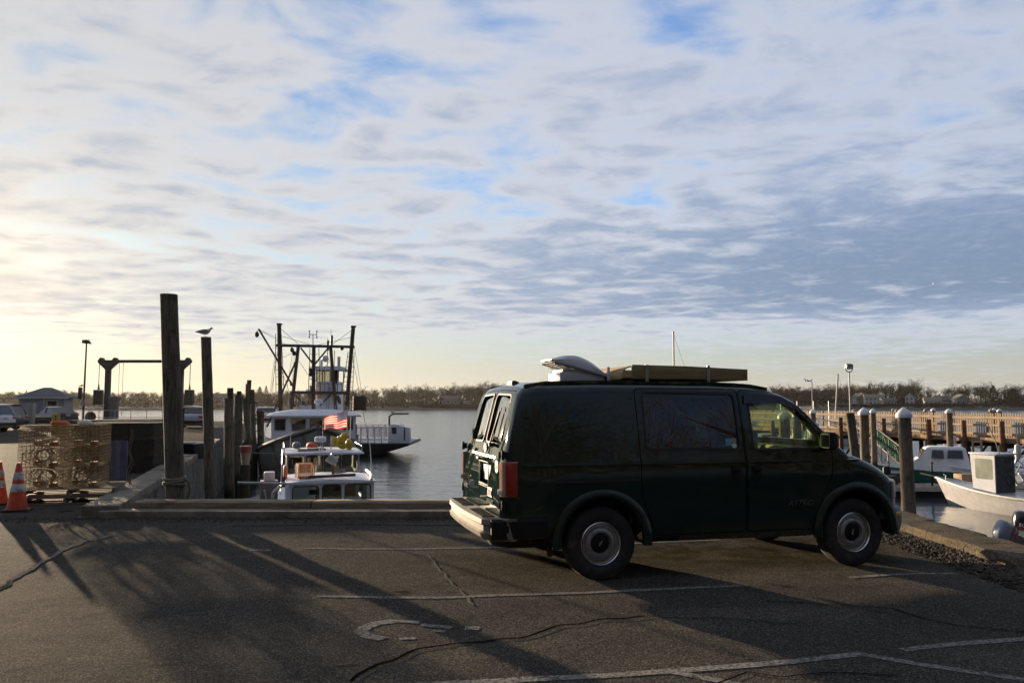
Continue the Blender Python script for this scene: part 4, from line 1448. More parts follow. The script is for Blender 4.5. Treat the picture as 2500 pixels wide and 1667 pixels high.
# ------------------------------------------------------------ gull on the piling
GULLW = mat('gull_white', (0.62, 0.60, 0.58), 0.8, var=0.08)
GULLG = mat('gull_grey', (0.26, 0.27, 0.29), 0.8, var=0.1)
gull = thing('gull', 'grey and white gull standing on the second tallest piling', 'bird', (-7.44, 20.0, 3.30))
m = MB()
S = []
for x, z, ry, rz_ in ((-0.225, 0.118, 0.006, 0.004), (-0.17, 0.120, 0.022, 0.014), (-0.10, 0.122, 0.045, 0.042), (-0.02, 0.125, 0.062, 0.062), (0.05, 0.133, 0.060, 0.064),
                      (0.10, 0.155, 0.044, 0.050), (0.120, 0.190, 0.032, 0.032), (0.135, 0.212, 0.032, 0.034), (0.158, 0.214, 0.024, 0.026), (0.170, 0.212, 0.012, 0.013)):
    S.append([(x, ry * math.cos(R(30 * k)), z + rz_ * math.sin(R(30 * k))) for k in range(12)])
m.loft(S)
gb = m.build('body', GULLW, gull, smooth=70)
for s in (-1, 1):
    m = MB()
    S = []
    for x, z, h in ((-0.235, 0.122, 0.006), (-0.15, 0.132, 0.026), (-0.06, 0.138, 0.044), (0.03, 0.145, 0.044), (0.075, 0.150, 0.02)):
        S.append([(x, s * 0.068 * (1 - abs(x) * 2.0), z + h * math.cos(R(60 * k)) ) if k % 3 == 0 else (x, s * (0.068 * (1 - abs(x) * 2.0) + 0.006 * math.sin(R(60 * k))), z + h * math.cos(R(60 * k))) for k in range(6)])
    m.loft(S)
    m.build('wing', GULLG, gull, smooth=70)
    m = MB()
    m.tube([(-0.005 + s * 0.012, s * 0.022, 0.08), (0.0 + s * 0.012, s * 0.022, 0.0)], 0.005, 5)
    m.box((0.015 + s * 0.012, s * 0.022, 0.004), (0.045, 0.03, 0.006))
    m.build('leg', mat('gull_leg', (0.30, 0.22, 0.16), 0.7), gull)
m = MB()
m.loft([[(0.166, 0.009 * math.cos(R(60 * k)), 0.210 + 0.009 * math.sin(R(60 * k))) for k in range(6)], [(0.205, 0.002 * math.cos(R(60 * k)), 0.203 + 0.003 * math.sin(R(60 * k))) for k in range(6)]])
m.build('beak', mat('gull_beak', (0.40, 0.28, 0.06), 0.6), gull)

# ------------------------------------------------------------ traffic cones
ORANGE = mat('cone_orange', (0.55, 0.055, 0.012), 0.55, var=0.18, scale=9, dirt=(0.22, 0.06, 0.03), dirt_amt=0.3, dirt_scale=7)
REFL = mat('cone_white_band', (0.46, 0.45, 0.42), 0.5, var=0.15, scale=14, dirt=(0.20, 0.17, 0.14), dirt_amt=0.35, dirt_scale=10)
def cone(label, x, y, h, rz):
    t = thing('traffic_cone', label, 'traffic cone', (x, y, 0), rz, 'orange traffic cones by the pallet')
    def rad(z):
        return lerp(0.155, 0.032, (z - 0.03) / (h - 0.03))
    m = MB()
    m.lathe([(rad(0.03), 0.03), (rad(h * 0.48), h * 0.48), (rad(h * 0.62), h * 0.62), (rad(h * 0.72), h * 0.72), (rad(h - 0.01), h - 0.01), (0.028, h), (0.02, h)], 24)
    m.build('body', ORANGE, t)
    for a, b in ((0.40, 0.56), (0.64, 0.80)):
        MB().lathe([(rad(h * a) + 0.001, h * a), (rad(h * a) + 0.005, h * a + 0.004), (rad(h * b) + 0.005, h * b - 0.004), (rad(h * b) + 0.001, h * b)], 24).build('reflective_band', REFL, t)
    m = MB()
    m.prism(rrect(-0.19, -0.19, 0.19, 0.19, 0.04), 0.0, 0.035)
    m.build('base', BLACK, t, bevel=0.006)
cone('orange traffic cone with two white bands standing fully in view', -7.86, 13.30, 0.76, 0.25)
cone('orange traffic cone cut off by the left edge of the photo', -8.66, 14.1, 0.72, 0.9)

# ------------------------------------------------------------ lobster traps
def wire_box(m, lx, ly, lz, step, r):
    """wire grid over the six faces of a box standing on z=0"""
    def wire(a, b):
        m.bar(a, b, r)
    def span(L):
        k = max(1, round(L / step))
        return [-L / 2 + L * i / k for i in range(k + 1)]
    X, Y, Z = span(lx), span(ly), [z + lz / 2 for z in span(lz)]
    for x in X:
        for z in (0, lz):
            wire((x, -ly / 2, z), (x, ly / 2, z))
        for y in (-ly / 2, ly / 2):
            wire((x, y, 0), (x, y, lz))
    for y in Y:
        for z in (0, lz):
            wire((-lx / 2, y, z), (lx / 2, y, z))
        for x in (-lx / 2, lx / 2):
            wire((x, y, 0), (x, y, lz))
    for z in Z:
        for y in (-ly / 2, ly / 2):
            wire((-lx / 2, y, z), (lx / 2, y, z))
        for x in (-lx / 2, lx / 2):
            wire((x, -ly / 2, z), (x, ly / 2, z))


WIRE = mat('coated_trap_wire', (0.30, 0.215, 0.085), 0.35, var=0.45, scale=7, dirt=(0.16, 0.13, 0.05), dirt_amt=0.35, dirt_scale=6)  # golden tone brightened to paint in light glowing through the mesh
NETM = mat('trap_netting', (0.16, 0.13, 0.06), 0.9, var=0.4, scale=20)
DWIRE = mat('dark_trap_wire', (0.030, 0.030, 0.024), 0.6, var=0.4, scale=7)
BRICK = mat('trap_brick', (0.22, 0.12, 0.08), 0.9, var=0.3, scale=10)


def net_funnel(m, y0, y1, w0, h0, w1, zc):
    k = 7
    rows = []
    for j in range(4):
        u = j / 3
        rows.append([(lerp(w0, w1, u) * math.cos(2 * math.pi * i / k), lerp(y0, y1, u), zc + lerp(h0, w1, u) * math.sin(2 * math.pi * i / k)) for i in range(k)])
    for j in range(4):
        for i in range(k):
            m.bar(rows[j][i], rows[j][(i + 1) % k], 0.007)
            if j < 3:
                m.bar(rows[j][i], rows[j + 1][i], 0.007)
                m.bar(rows[j][i], rows[j + 1][(i + 1) % k], 0.006)


def make_trap(label, cw, cn, lx, ly, lz, step, r, group, loc, rz=0.0):
    t = thing('lobster_trap', label, 'lobster trap', loc, rz, group)
    m = MB()
    wire_box(m, lx, ly, lz, step, r)
    wc = m.mesh('wire_cage', smooth=0, recalc=False)
    link('wire_cage', wc, cw, t)
    m = MB()
    net_funnel(m, -ly * 0.42, 0.02, lx * 0.46, lz * 0.44, 0.10, lz * 0.5)
    link('net_funnel', m.mesh('net_funnel', smooth=0, recalc=False), cn, t)
    m = MB()
    net_funnel(m, ly * 0.10, ly * 0.40, lx * 0.46, lz * 0.44, 0.09, lz * 0.5)
    link('net_funnel', m.mesh('net_funnel', smooth=0, recalc=False), cn, t)
    for q, s in enumerate((-1, 1)):
        MB().box((s * lx * 0.30, s * -ly * 0.28, 0.035), (0.10, 0.20, 0.06)).build('ballast_brick', BRICK, t)
    return t


row_n = ('bottom', 'middle', 'top')
first = None
for j in range(3):
    for i in range(2):
        lab = 'tan wire lobster trap, %s of the %s column on the pallet' % (row_n[j], ('left', 'right')[i])
        off = (i - 0.5) * 0.635 + random.uniform(-0.012, 0.012)
        loc = (-7.86 + off * 0.9636, 14.68 + off * 0.2672 + random.uniform(-0.02, 0.02), 0.272 + j * 0.352)
        if first is None:
            first = make_trap(lab, WIRE, NETM, 0.62, 0.92, 0.345, 0.060, 0.0052, 'tan traps stacked on the pallet', loc, 0.27)
        else:
            dup(first, loc, 0.27 + random.uniform(-0.03, 0.03), lab)
# coils of pot line inside and over the tan traps
for i, (x, y, z, r_) in enumerate(((-8.06, 14.42, 0.42, 0.13), (-7.50, 14.52, 0.44, 0.12), (-8.12, 14.40, 0.80, 0.12))):
    m = MB()
    pts = []
    for k in range(70):
        a = k * 0.42
        pts.append((x + r_ * math.cos(a) * (1 + 0.12 * math.sin(k * 1.7)), y + 0.0012 * k, z + r_ * 0.85 * math.sin(a) * (1 + 0.1 * math.cos(k * 2.1))))
    m.tube(pts, 0.0045, 5)
    tag(m.build('rope_coil', ROPE), ('large rope coil low in the left pallet trap', 'small rope coil beside the large one in the pallet traps', 'rope coil halfway up inside the left pallet traps')[i], 'rope')
for i, (x, y, z, c_, lab) in enumerate(((-8.02, 14.75, 1.345, (0.45, 0.10, 0.03), 'orange pot buoy lying on top of the tan traps'), (-7.62, 14.85, 1.345, (0.50, 0.50, 0.47), 'white pot buoy lying on top of the tan traps'))):
    m = MB()
    m.lathe([(0.01, -0.15), (0.045, -0.13), (0.06, -0.05), (0.055, 0.08), (0.025, 0.13), (0.01, 0.15)], 10, Matrix.Rotation(R(90), 4, 'Y') @ Matrix.Rotation(R(20 * i), 4, 'X'))
    tag(m.build('pot_buoy', mat('pot_buoy_paint_%d' % i, c_, 0.6, var=0.25, scale=12), None, loc=(x, y, z), rz=0.5 + i), lab, 'buoy')
# blue plastic sheet behind the tan traps
m = MB()
S = []
for k in range(9):
    x = lerp(-7.62, -7.16, k / 8)
    o = 0.02 * math.sin(k * 1.9)
    S.append([(x, 15.50 + o, 0.27), (x, 15.50 + o, 1.02 - 0.03 * (k % 2)), (x, 15.515 + o, 1.02 - 0.03 * (k % 2)), (x, 15.515 + o, 0.27)])
m.loft(S)
tag(m.build('plastic_sheet', mat('faded_blue_plastic', (0.045, 0.075, 0.19), 0.5, var=0.25, scale=5)), 'faded blue plastic sheet standing behind the pallet traps', 'plastic sheet')
# pallets under the traps
for j, (z, lab) in enumerate(((0.0, 'lower wooden pallet resting on the ground under the traps'), (0.135, 'upper wooden pallet directly beneath the tan traps'))):
    p = thing('wooden_pallet', lab, 'pallet', (-7.74 + 0.03 * j, 14.76, z), 0.26 + 0.03 * j, 'pallets under the tan traps')
    for i in range(3):
        MB().box((-0.70 + i * 0.70, 0, 0.052), (0.045, 1.16, 0.075)).build('stringer', PLANKY, p, bevel=0.004)
    for i in range(7):
        MB().box((0, -0.56 + i * 0.187, 0.111), (1.52 + random.uniform(-0.02, 0.02), 0.11, 0.02)).build('deck_board', PLANK, p, bevel=0.003)
    for i in range(3):
        MB().box((0, -0.56 + i * 0.56, 0.008), (1.5, 0.10, 0.012)).build('bottom_board', PLANK, p)

# dark trap stacks farther along the wharf
lab = 'dark wire lobster trap in the block stacked behind the tallest piling'
first = None
for (bx, by, nx, ny, nz) in ((-10.35, 21.0, 3, 2, 3), (-12.6, 24.6, 4, 2, 3)):
    for k in range(nz):
        for i in range(nx):
            for j in range(ny):
                if k == nz - 1 and random.random() < 0.12:
                    continue
                loc = (bx + i * 0.63 - j * 0.3, by + j * 1.18, 0.004 + k * 0.405)
                rz = -0.02 + random.uniform(-0.02, 0.02)
                if first is None:
                    first = make_trap(lab, DWIRE, mat('dark_netting', (0.025, 0.026, 0.02), 0.9), 0.60, 1.12, 0.395, 0.06, 0.011, 'dark traps stacked on the wharf', loc, rz)
                else:
                    dup(first, loc, rz, lab)

# orange rope bundle and float hanging by the tan traps
m = MB()
pts = [(-7.30 + 0.04 * math.sin(k * 1.3), 15.9 + 0.02 * math.cos(k * 2.1), 1.22 - 0.10 * k) for k in range(12)]
m.tube(pts, 0.013, 6)
m.tube([(x + 0.04, y, z - 0.03) for x, y, z in pts], 0.010, 6)
tag(m.build('hanging_rope', mat('rust_orange_rope', (0.11, 0.06, 0.03), 0.9, var=0.4, scale=30)), 'rust coloured rope hanging at the right of the pallet traps', 'rope')

# grey tote and white-rimmed bait box on the wharf edge
def tote(label, x, y, sx, sy, h, mt, rim, rz):
    t = thing('fish_tote', label, 'tote', (x, y, 0.0), rz)
    m = MB()
    m.box((0, 0, h / 2), (sx, sy, h), top=1.08)
    m.build('tub', mt, t, bevel=0.03)
    m = MB()
    for a, b in (((-1, -1), (1, -1)), ((1, -1), (1, 1)), ((1, 1), (-1, 1)), ((-1, 1), (-1, -1))):
        m.bar((a[0] * sx * 0.54, a[1] * sy * 0.54, h), (b[0] * sx * 0.54, b[1] * sy * 0.54, h), 0.05)
    m.build('rim', rim, t)
tote('grey fish tote on the wharf edge between the pilings', -13.15, 37.4, 0.55, 0.6, 0.62, mat('grey_tote', (0.22, 0.22, 0.21), 0.6), mat('grey_tote_rim', (0.3, 0.3, 0.29), 0.5), -0.2)
tote('black bait box with a white rim beside the second piling', -9.75, 25.6, 0.42, 0.6, 0.50, BLACKP, WHITE, -0.25)

# ------------------------------------------------------------ wharf furniture
def lamp_post(name, label, x, y, z0, h, kind):
    t = thing(name, label, 'lamp post', (x, y, z0))
    m = MB()
    m.tube([(0, 0, 0), (0.02, 0, h * 0.5), (0.06, 0, h)], [0.09, 0.075, 0.055], 10)
    m.build('pole', STEEL if kind else DARKSTEEL, t)
    return t
lp = lamp_post('street_lamp', 'dark street lamp with a sign, left of the hoist gantry', -34.6, 67.0, 0.0, 6.6, 0)
m = MB()
m.loft([[(-0.22, -0.22, 6.55), (-0.22, 0.22, 6.55), (-0.20, 0.22, 6.82), (-0.20, -0.22, 6.82)], [(0.40, -0.22, 6.50), (0.40, 0.22, 6.50), (0.18, 0.20, 6.84), (0.18, -0.20, 6.84)]])
m.build('lamp_head', DARKSTEEL, lp, bevel=0.02)
m = MB()
m.box((0.0, -0.10, 1.72), (0.42, 0.02, 0.46))
sg = m.build('notice_sign', mat('pinkish_notice', (0.42, 0.33, 0.28), 0.6, var=0.08), lp)
for k in range(4):
    MB().box((0.0, -0.113, 1.86 - k * 0.09), (0.30, 0.004, 0.028)).build('text_line', mat('red_ink', (0.35, 0.10, 0.08), 0.6), sg)
m = MB()
m.box((-0.30, 0, 2.5), (0.26, 0.22, 1.0))
m.loft([[(-0.46, -0.14, 3.05), (-0.14, -0.14, 3.10), (-0.14, 0.14, 3.10), (-0.46, 0.14, 3.05)], [(-0.44, -0.1, 3.08), (-0.14, -0.1, 3.22), (-0.14, 0.1, 3.22), (-0.44, 0.1, 3.08)]])
m.build('meter_box', DARKSTEEL, lp, bevel=0.02)
# life ring on the rail by the lamp
m = MB()
M_ = Matrix.Translation((-33.6, 66.2, 0.62)) @ Matrix.Rotation(R(90), 4, 'X')
m.lathe([(0.25 + 0.10 + 0.10 * math.cos(R(45 * k)), 0.10 * math.sin(R(45 * k))) for k in range(9)], 24, M_)
ringo = thing('life_ring', 'dark red life ring hung on the rail by the street lamp', 'life ring', (0, 0, 0))
m.build('float_ring', mat('faded_life_ring', (0.12, 0.035, 0.03), 0.7, var=0.3, dirt=(0.4, 0.35, 0.3), dirt_amt=0.2), ringo, smooth=60)
m = MB()
for a in (0, 90):
    m.bar((-33.6 - 0.35 * math.cos(R(a)), 66.2, 0.62 - 0.35 * math.sin(R(a))), (-33.6 + 0.35 * math.cos(R(a)), 66.2, 0.62 + 0.35 * math.sin(R(a))), 0.03)
m.build('grab_line', ROPE, ringo)

def railing(label, a, b, h, n, mt):
    t = thing('railing', label, 'railing')
    a, b = Vector(a), Vector(b)
    for k in range(n + 1):
        p = a.lerp(b, k / n)
        MB().tube([p, p + Vector((0, 0, h))], 0.028, 6).build('post', mt, t)
    for u in (0.5, 1.0):
        MB().tube([a + Vector((0, 0, h * u)), b + Vector((0, 0, h * u))], 0.026, 6).build('rail', mt, t)
railing('pale pipe railing between the life ring and the hoist gantry', (-34.3, 66.4, 0), (-28.2, 67.0, 0), 1.15, 5, STEEL)
railing('short pipe railing right of the hoist gantry', (-28.6, 73.5, 0), (-26.9, 73.5, 0), 1.15, 2, STEEL)

# hoist gantry of the ferry ramp
gt = thing('hoist_gantry', 'dark steel hoist gantry with hanging counterweights at the wharf end', 'gantry', (0, 0, 0))
GX0, GX1, GY, GZ = -36.6, -30.0, 75.0, 5.5
for x, s in ((GX0, -1), (GX1, 1)):
    m = MB()
    m.box((x, GY, 2.15), (0.42, 0.42, 4.3))
    m.build('post', DARKSTEEL, gt, bevel=0.02)
    m = MB()
    m.prism([(x - 0.95, GZ + 0.12), (x - 0.95, GZ - 0.10), (x - 0.25, GZ - 0.75), (x - 0.25, GZ - 1.25), (x + 0.25, GZ - 1.25), (x + 0.25, GZ - 0.75), (x + 0.95, GZ - 0.10), (x + 0.95, GZ + 0.12)], -GY - 0.12, -GY + 0.12, XZ)
    hd = m.build('hammer_head', DARKSTEEL, gt, bevel=0.02)
    for dx in (-0.62, 0.62):
        MB().lathe([(0.0, -0.16), (0.24, -0.16), (0.24, 0.16), (0.0, 0.16)], 14, Matrix.Translation((x + dx, GY, GZ + 0.10)) @ Matrix.Rotation(R(90), 4, 'X')).build('sheave', DARKSTEEL, hd)
    xo = x + s * 0.82
    MB().tube([(xo, GY, GZ - 0.1), (xo, GY, 3.15)], 0.03, 6).build('cable', DARKSTEEL, gt)
    m = MB()
    m.tube([(xo, GY, 3.5), (xo, GY, 2.95)], [0.03, 0.12], 8)
    m.build('shackle', RUST, gt)
    MB().box((xo, GY, 2.25), (0.72, 0.5, 1.35)).build('counterweight', DARKSTEEL, gt, bevel=0.02)
MB().box(((GX0 + GX1) / 2, GY, GZ), (GX1 - GX0 - 1.8, 0.28, 0.26)).build('cross_beam', DARKSTEEL, gt, bevel=0.015)
for dx in (1.0, 1.35):
    MB().tube([(GX0 + dx, GY, GZ), (GX0 + dx, GY, 0.6)], 0.02, 5).build('cable', DARKSTEEL, gt)
# winch housing by the gantry foot
m = MB()
m.box((-35.55, 74.2, 1.0), (0.55, 0.6, 2.0))
m.box((-35.55, 74.2, 2.15), (0.75, 0.8, 0.36))
tag(m.build('winch_housing', mat('grey_housing', (0.10, 0.10, 0.10), 0.6), bevel=0.02), 'grey winch housing beside the left gantry post', 'machine housing')

# ticket hut
hut = thing('ticket_hut', 'grey hut with a low hipped roof behind the dark sedan', 'hut', (-42.6, 76.0, 0.0), 0.28)
SHINGLE = mat('grey_shingle_siding', (0.24, 0.25, 0.28), 0.8, var=0.2, scale=8, bump=0.01, bscale=12, stretch=(0.3, 0.3, 3))
ROOFM = mat('grey_roof_shingle', (0.10, 0.10, 0.115), 0.85, var=0.25, scale=14, bump=0.01, bscale=25)
TRIM = mat('pale_trim', (0.42, 0.42, 0.45), 0.6, var=0.08)
MB().box((0, 0, 1.15), (3.7, 3.0, 2.3)).build('wall', SHINGLE, hut)
m = MB()
m.add([(-2.2, -1.85, 2.28), (2.2, -1.85, 2.28), (2.2, 1.85, 2.28), (-2.2, 1.85, 2.28), (-0.35, 0, 3.15), (0.35, 0, 3.15),
       (-2.2, -1.85, 2.14), (2.2, -1.85, 2.14), (2.2, 1.85, 2.14), (-2.2, 1.85, 2.14)],
      [(0, 1, 5, 4), (1, 2, 5), (2, 3, 4, 5), (3, 0, 4), (0, 6, 7, 1), (1, 7, 8, 2), (2, 8, 9, 3), (3, 9, 6, 0), (6, 9, 8, 7)])
rf = m.build('roof', ROOFM, hut, smooth=0)
MB().box((0, -1.86, 2.20), (4.42, 0.03, 0.13)).build('fascia', TRIM, rf)
for x in (-1.83, 0.10, 1.83):
    MB().box((x, -1.515, 1.15), (0.14, 0.03, 2.2)).build('corner_board', TRIM, hut)
MB().box((0.78, -1.505, 1.40), (0.78, 0.02, 1.05)).build('window', DGLASS, hut)
for c, s in (((0.78, -1.53, 1.94), (0.95, 0.04, 0.09)), ((0.78, -1.53, 0.86), (0.95, 0.05, 0.09)), ((0.35, -1.53, 1.40), (0.09, 0.04, 1.0)), ((1.21, -1.53, 1.40), (0.09, 0.04, 1.0)), ((0.78, -1.525, 1.42), (0.78, 0.03, 0.06))):
    MB().box(c, s).build('window_frame', TRIM, hut)
MB().box((0.55, -1.52, 1.06), (0.16, 0.01, 0.2)).build('posted_notice', WHITE, hut)
# grey electrical cabinet
cb = thing('electrical_cabinet', 'tall grey electrical cabinet between the red car and the sedan', 'cabinet', (-36.2, 62.0, 0), 0.1)
MB().box((0.22, 0, 0.85), (0.52, 0.5, 1.7)).build('housing', mat('grey_cabinet', (0.20, 0.20, 0.20), 0.5, var=0.08), cb, bevel=0.02)
MB().box((-0.30, 0, 1.20), (0.50, 0.35, 0.75)).build('meter_panel', mat('dark_grey_cabinet', (0.10, 0.10, 0.105), 0.5), cb, bevel=0.02)
MB().box((-0.30, 0, 0.42), (0.10, 0.10, 0.84)).build('leg', STEEL, cb)
# yellow bollard sign
yb = thing('yellow_marker_post', 'yellow marker post with black marks in front of the sedan', 'marker post', (-24.7, 45.0, 0))
MB().box((0, 0, 0.56), (0.40, 0.14, 1.12)).build('post', mat('faded_yellow', (0.36, 0.25, 0.02), 0.6, var=0.15), yb, bevel=0.02)
for k in range(3):
    MB().box((0.02, -0.074, 0.98 - k * 0.16), (0.07, 0.008, 0.11)).build('black_mark', BLACKP, yb)

# ------------------------------------------------------------ parked cars
def car(name, label, loc, rz, col, L=4.7, Wd=1.82, belt=0.95, top=1.45, cab=(0.9, 1.5, 3.2, 4.1), tail=0.98, nose=0.78, rough=0.25, clear=0.18, plate=True):
    """rear of the car at x=0, nose at x=L; cab = base rear, roof rear, roof front, base front"""
    t = thing(name, label, 'car', loc, rz, 'cars parked on the wharf')
    pm = paint(name + '_' + ('%02d%02d%02d' % tuple(int(c * 99) for c in col)), col, rough)
    hw = Wd / 2
    topz = lambda x: interp(x, [(0, tail - 0.18), (0.06, tail - 0.02), (0.3, tail), (cab[0], belt + 0.02), (cab[3], belt - 0.02), (L - 0.6, nose + 0.03), (L - 0.15, nose - 0.05), (L, nose - 0.2)])
    wid = lambda x: interp(x, [(0, hw * 0.86), (0.12, hw * 0.95), (0.5, hw), (L - 0.9, hw), (L - 0.25, hw * 0.92), (L, hw * 0.74)])
    m = MB()
    S = []
    for k in range(27):
        x = L * k / 26
        z1, w_ = topz(x), wid(x)
        zb = clear + (0.10 if x < 0.3 or x > L - 0.3 else 0)
        S.append([(x, -w_ * 0.9, zb), (x, -w_, zb + 0.15), (x, -w_, z1 - 0.22), (x, -w_ * 0.96, z1 - 0.07), (x, -w_ * 0.80, z1), (x, 0, z1 + 0.02),
                  (x, w_ * 0.80, z1), (x, w_ * 0.96, z1 - 0.07), (x, w_, z1 - 0.22), (x, w_, zb + 0.15), (x, w_ * 0.9, zb)])
    m.loft(S)
    b = m.build('body', pm, t, smooth=45)
    m = MB()
    x0_, x1_, x2_, x3_ = cab
    zb_ = belt - 0.06
    wb, wr = hw * 0.93, hw * 0.74
    m.loft([[(x0_, -wb * 0.95, zb_), (x3_, -wb * 0.95, zb_), (x3_, wb * 0.95, zb_), (x0_, wb * 0.95, zb_)],
            [(lerp(x0_, x1_, 0.92), -wr * 1.03, top - 0.05), (lerp(x3_, x2_, 0.92), -wr * 1.03, top - 0.05), (lerp(x3_, x2_, 0.92), wr * 1.03, top - 0.05), (lerp(x0_, x1_, 0.92), wr * 1.03, top - 0.05)]])
    m.build('glasshouse', DGLASS, t, smooth=0)
    m = MB()
    S = []
    for k in range(9):
        x = lerp(x1_ - 0.10, x2_ + 0.10, k / 8)
        d = 0.035 * ((k - 4) / 4) ** 2
        S.append([(x, -wr * 1.06, top - 0.07 - d), (x, -wr * 0.9, top - 0.015 - d), (x, 0, top + 0.02 - d), (x, wr * 0.9, top - 0.015 - d), (x, wr * 1.06, top - 0.07 - d)])
    m.loft(S)
    m.build('roof', pm, t, smooth=45)
    for s in (-1, 1):
        for (xa, xb) in ((x0_, x1_), ((x0_ + x3_) / 2, (x1_ + x2_) / 2), (x3_, x2_)):
            m = MB()
            m.bar((xa, s * wb * 0.965, zb_ + 0.05), (xb, s * wr * 1.05, top - 0.05), 0.07, 0.05)
            m.build('pillar', pm, t)
        m = MB()
        m.box((0.05, s * hw * 0.76, tail - 0.20), (0.12, hw * 0.34, 0.16))
        m.build('tail_light', TAIL, t, bevel=0.02)
        for ax in (0.85, L - 0.9):
            Mx = Matrix.Translation((ax, s * (hw - 0.01), 0.33)) @ Matrix.Rotation(R(90) * -s, 4, 'X')
            m = MB()
            m.lathe([(0.20, -0.20), (0.31, -0.20), (0.33, -0.15), (0.33, -0.03), (0.30, 0.012), (0.21, 0.0)], 20, Mx)
            wh = m.build('wheel', TYRE, t)
            MB().lathe([(0.21, -0.02), (0.14, -0.035), (0.05, -0.01), (0.0, -0.008)], 14, Mx).build('rim', RIMM, wh)
    if plate:
        MB().box((-0.012, 0, tail - 0.24), (0.02, 0.34, 0.15)).build('licence_plate', mat('pale_plate', (0.40, 0.40, 0.40), 0.5), t)
    MB().box((0.0, 0, clear + 0.24), (0.14, Wd * 0.9, 0.20)).build('bumper', BLACKP, t, bevel=0.03)
    return t


car('sedan', 'dark sedan seen from behind, parked by the hut', (-35.0, 65.5, 0), R(143), (0.010, 0.012, 0.015), L=4.8, belt=0.95, top=1.44, cab=(0.55, 1.35, 2.5, 3.6), tail=1.02)
car('red_hatchback', 'dark red sport utility car parked right of the white one', (-31.7, 53.4, 0), R(172), (0.10, 0.012, 0.012), L=4.5, Wd=1.85, belt=1.02, top=1.66, cab=(0.10, 0.42, 2.6, 3.4), tail=1.06, clear=0.24)
car('white_hatchback', 'white sport utility car cut off by the left photo edge', (-29.6, 48.6, 0), R(172), (0.50, 0.51, 0.54), L=4.5, Wd=1.85, belt=1.02, top=1.64, cab=(0.10, 0.42, 2.6, 3.4), tail=1.06, clear=0.24)
car('silver_wagon', 'pale silver wagon between the two tall pilings', (-21.9, 56.5, 0), R(104), (0.30, 0.32, 0.34), L=4.5, belt=0.95, top=1.50, cab=(0.35, 0.9, 2.7, 3.6), tail=0.98, plate=False)
car('white_sedan', 'white car between the far pilings and the trawler', (-19.6, 66.0, 0), R(104), (0.50, 0.50, 0.52), L=4.5, belt=0.92, top=1.42, cab=(0.6, 1.3, 2.5, 3.5), tail=0.98)

# ------------------------------------------------------------ boats in the inlet
HEAD = R(-74.04)
GREYHULL = mat('dull_grey_hull', (0.22, 0.225, 0.22), 0.6, var=0.15, scale=2, dirt=(0.10, 0.085, 0.05), dirt_amt=0.3, dirt_scale=1.2, stretch=(1, 1, 0.35))
BOATGLASS = glass('boat_window_glass', (0.50, 0.52, 0.48))
YELLOW = mat('yellow_buoy', (0.42, 0.30, 0.012), 0.45, var=0.2, scale=8)


def hull_mesh(m, L, B, s_bow, s_mid, draft=0.6, rake=0.9, stern=0.85, full=0.35, n=26, flare=0.12):
    """boat hull: stern at x=0, bow at x=L, waterline z=0"""
    S = []
    for i in range(n + 1):
        u = i / n
        e = max(0.0, (u - full) / (1 - full))
        b = B / 2 * ((1 - e ** 2.4) if u > full else lerp(stern, 1.0, u / full))
        b = max(b, 0.015)
        s = s_mid + (s_bow - s_mid) * max(0, (u - 0.35) / 0.65) ** 2
        sec = []
        for (wf, zf) in ((0.0, -1.0), (0.45, -0.85), (0.80 - flare * e, -0.35), (0.90 - flare * 1.6 * e, 0.0), (0.97 - flare * e, 0.5), (1.0, 1.0)):
            z = zf * (s if zf > 0 else draft * (1 - 0.5 * e))
            x = u * (L - rake) + rake * u ** 3 * max(0.0, (z + draft) / (s + draft))
            sec.append((x, b * wf, z))
        S.append(sec + [(x, -y, z) for x, y, z in sec[::-1][:-1]])
    m.loft(S, ring=False)
    # transom and deck slightly below the rail
    k = len(S[0])
    dv, df = [], []
    for i, s_ in enumerate(S):
        a, b = s_[5], s_[6]
        dv += [(a[0], a[1] * 0.97, a[2] - 0.12), (b[0], b[1] * 0.97, b[2] - 0.12)]
    df = [(2 * i, 2 * i + 1, 2 * i + 3, 2 * i + 2) for i in range(n)]
    return S, dv, df


def make_hull(t, L, B, s_bow, s_mid, mt, deck_mt, rail_mt, rail=0.07, **kw):
    m = MB()
    S, dv, df = hull_mesh(m, L, B, s_bow, s_mid, **kw)
    h = m.build('hull', mt, t, smooth=50)
    MB().add(dv, df).build('deck', deck_mt, t, smooth=40)
    for side in (5, 6):
        MB().tube([s_[side] for s_ in S], rail, 6).build('gunwale', rail_mt, t, smooth=60)
    return S


def holed_box(x0, x1, y0, y1, z0, z1, th, front=(), side=(), rake=0.0, rnd=0.05):
    m = MB()
    def bx(e, r):
        return [[(x0 + e, y0 + e, z0 + e), (x1 - e + r * 0, y0 + e, z0 + e), (x1 - e, y1 - e, z0 + e), (x0 + e, y1 - e, z0 + e)],
                [(x0 + e, y0 + e, z1 - e), (x1 - e - rake, y0 + e, z1 - e), (x1 - e - rake, y1 - e, z1 - e), (x0 + e, y1 - e, z1 - e)]]
    a = MB().loft(bx(0, 0)).mesh('a', smooth=0)
    b = MB().loft(bx(th, 0)).mesh('b', smooth=0)
    a = boolean(a, b, 'DIFFERENCE')
    for (ya, yb, za, zb) in front:
        a = boolean(a, rear_cut(rrect(ya, za, yb, zb, rnd), x0 - 0.5, x1 + 0.5), 'DIFFERENCE')
    for (xa, xb, za, zb) in side:
        a = boolean(a, MB().prism(rrect(xa, za, xb, zb, rnd), -y1 - 0.5, -y0 + 0.5, XZ).mesh('c', smooth=0), 'DIFFERENCE')
    return a


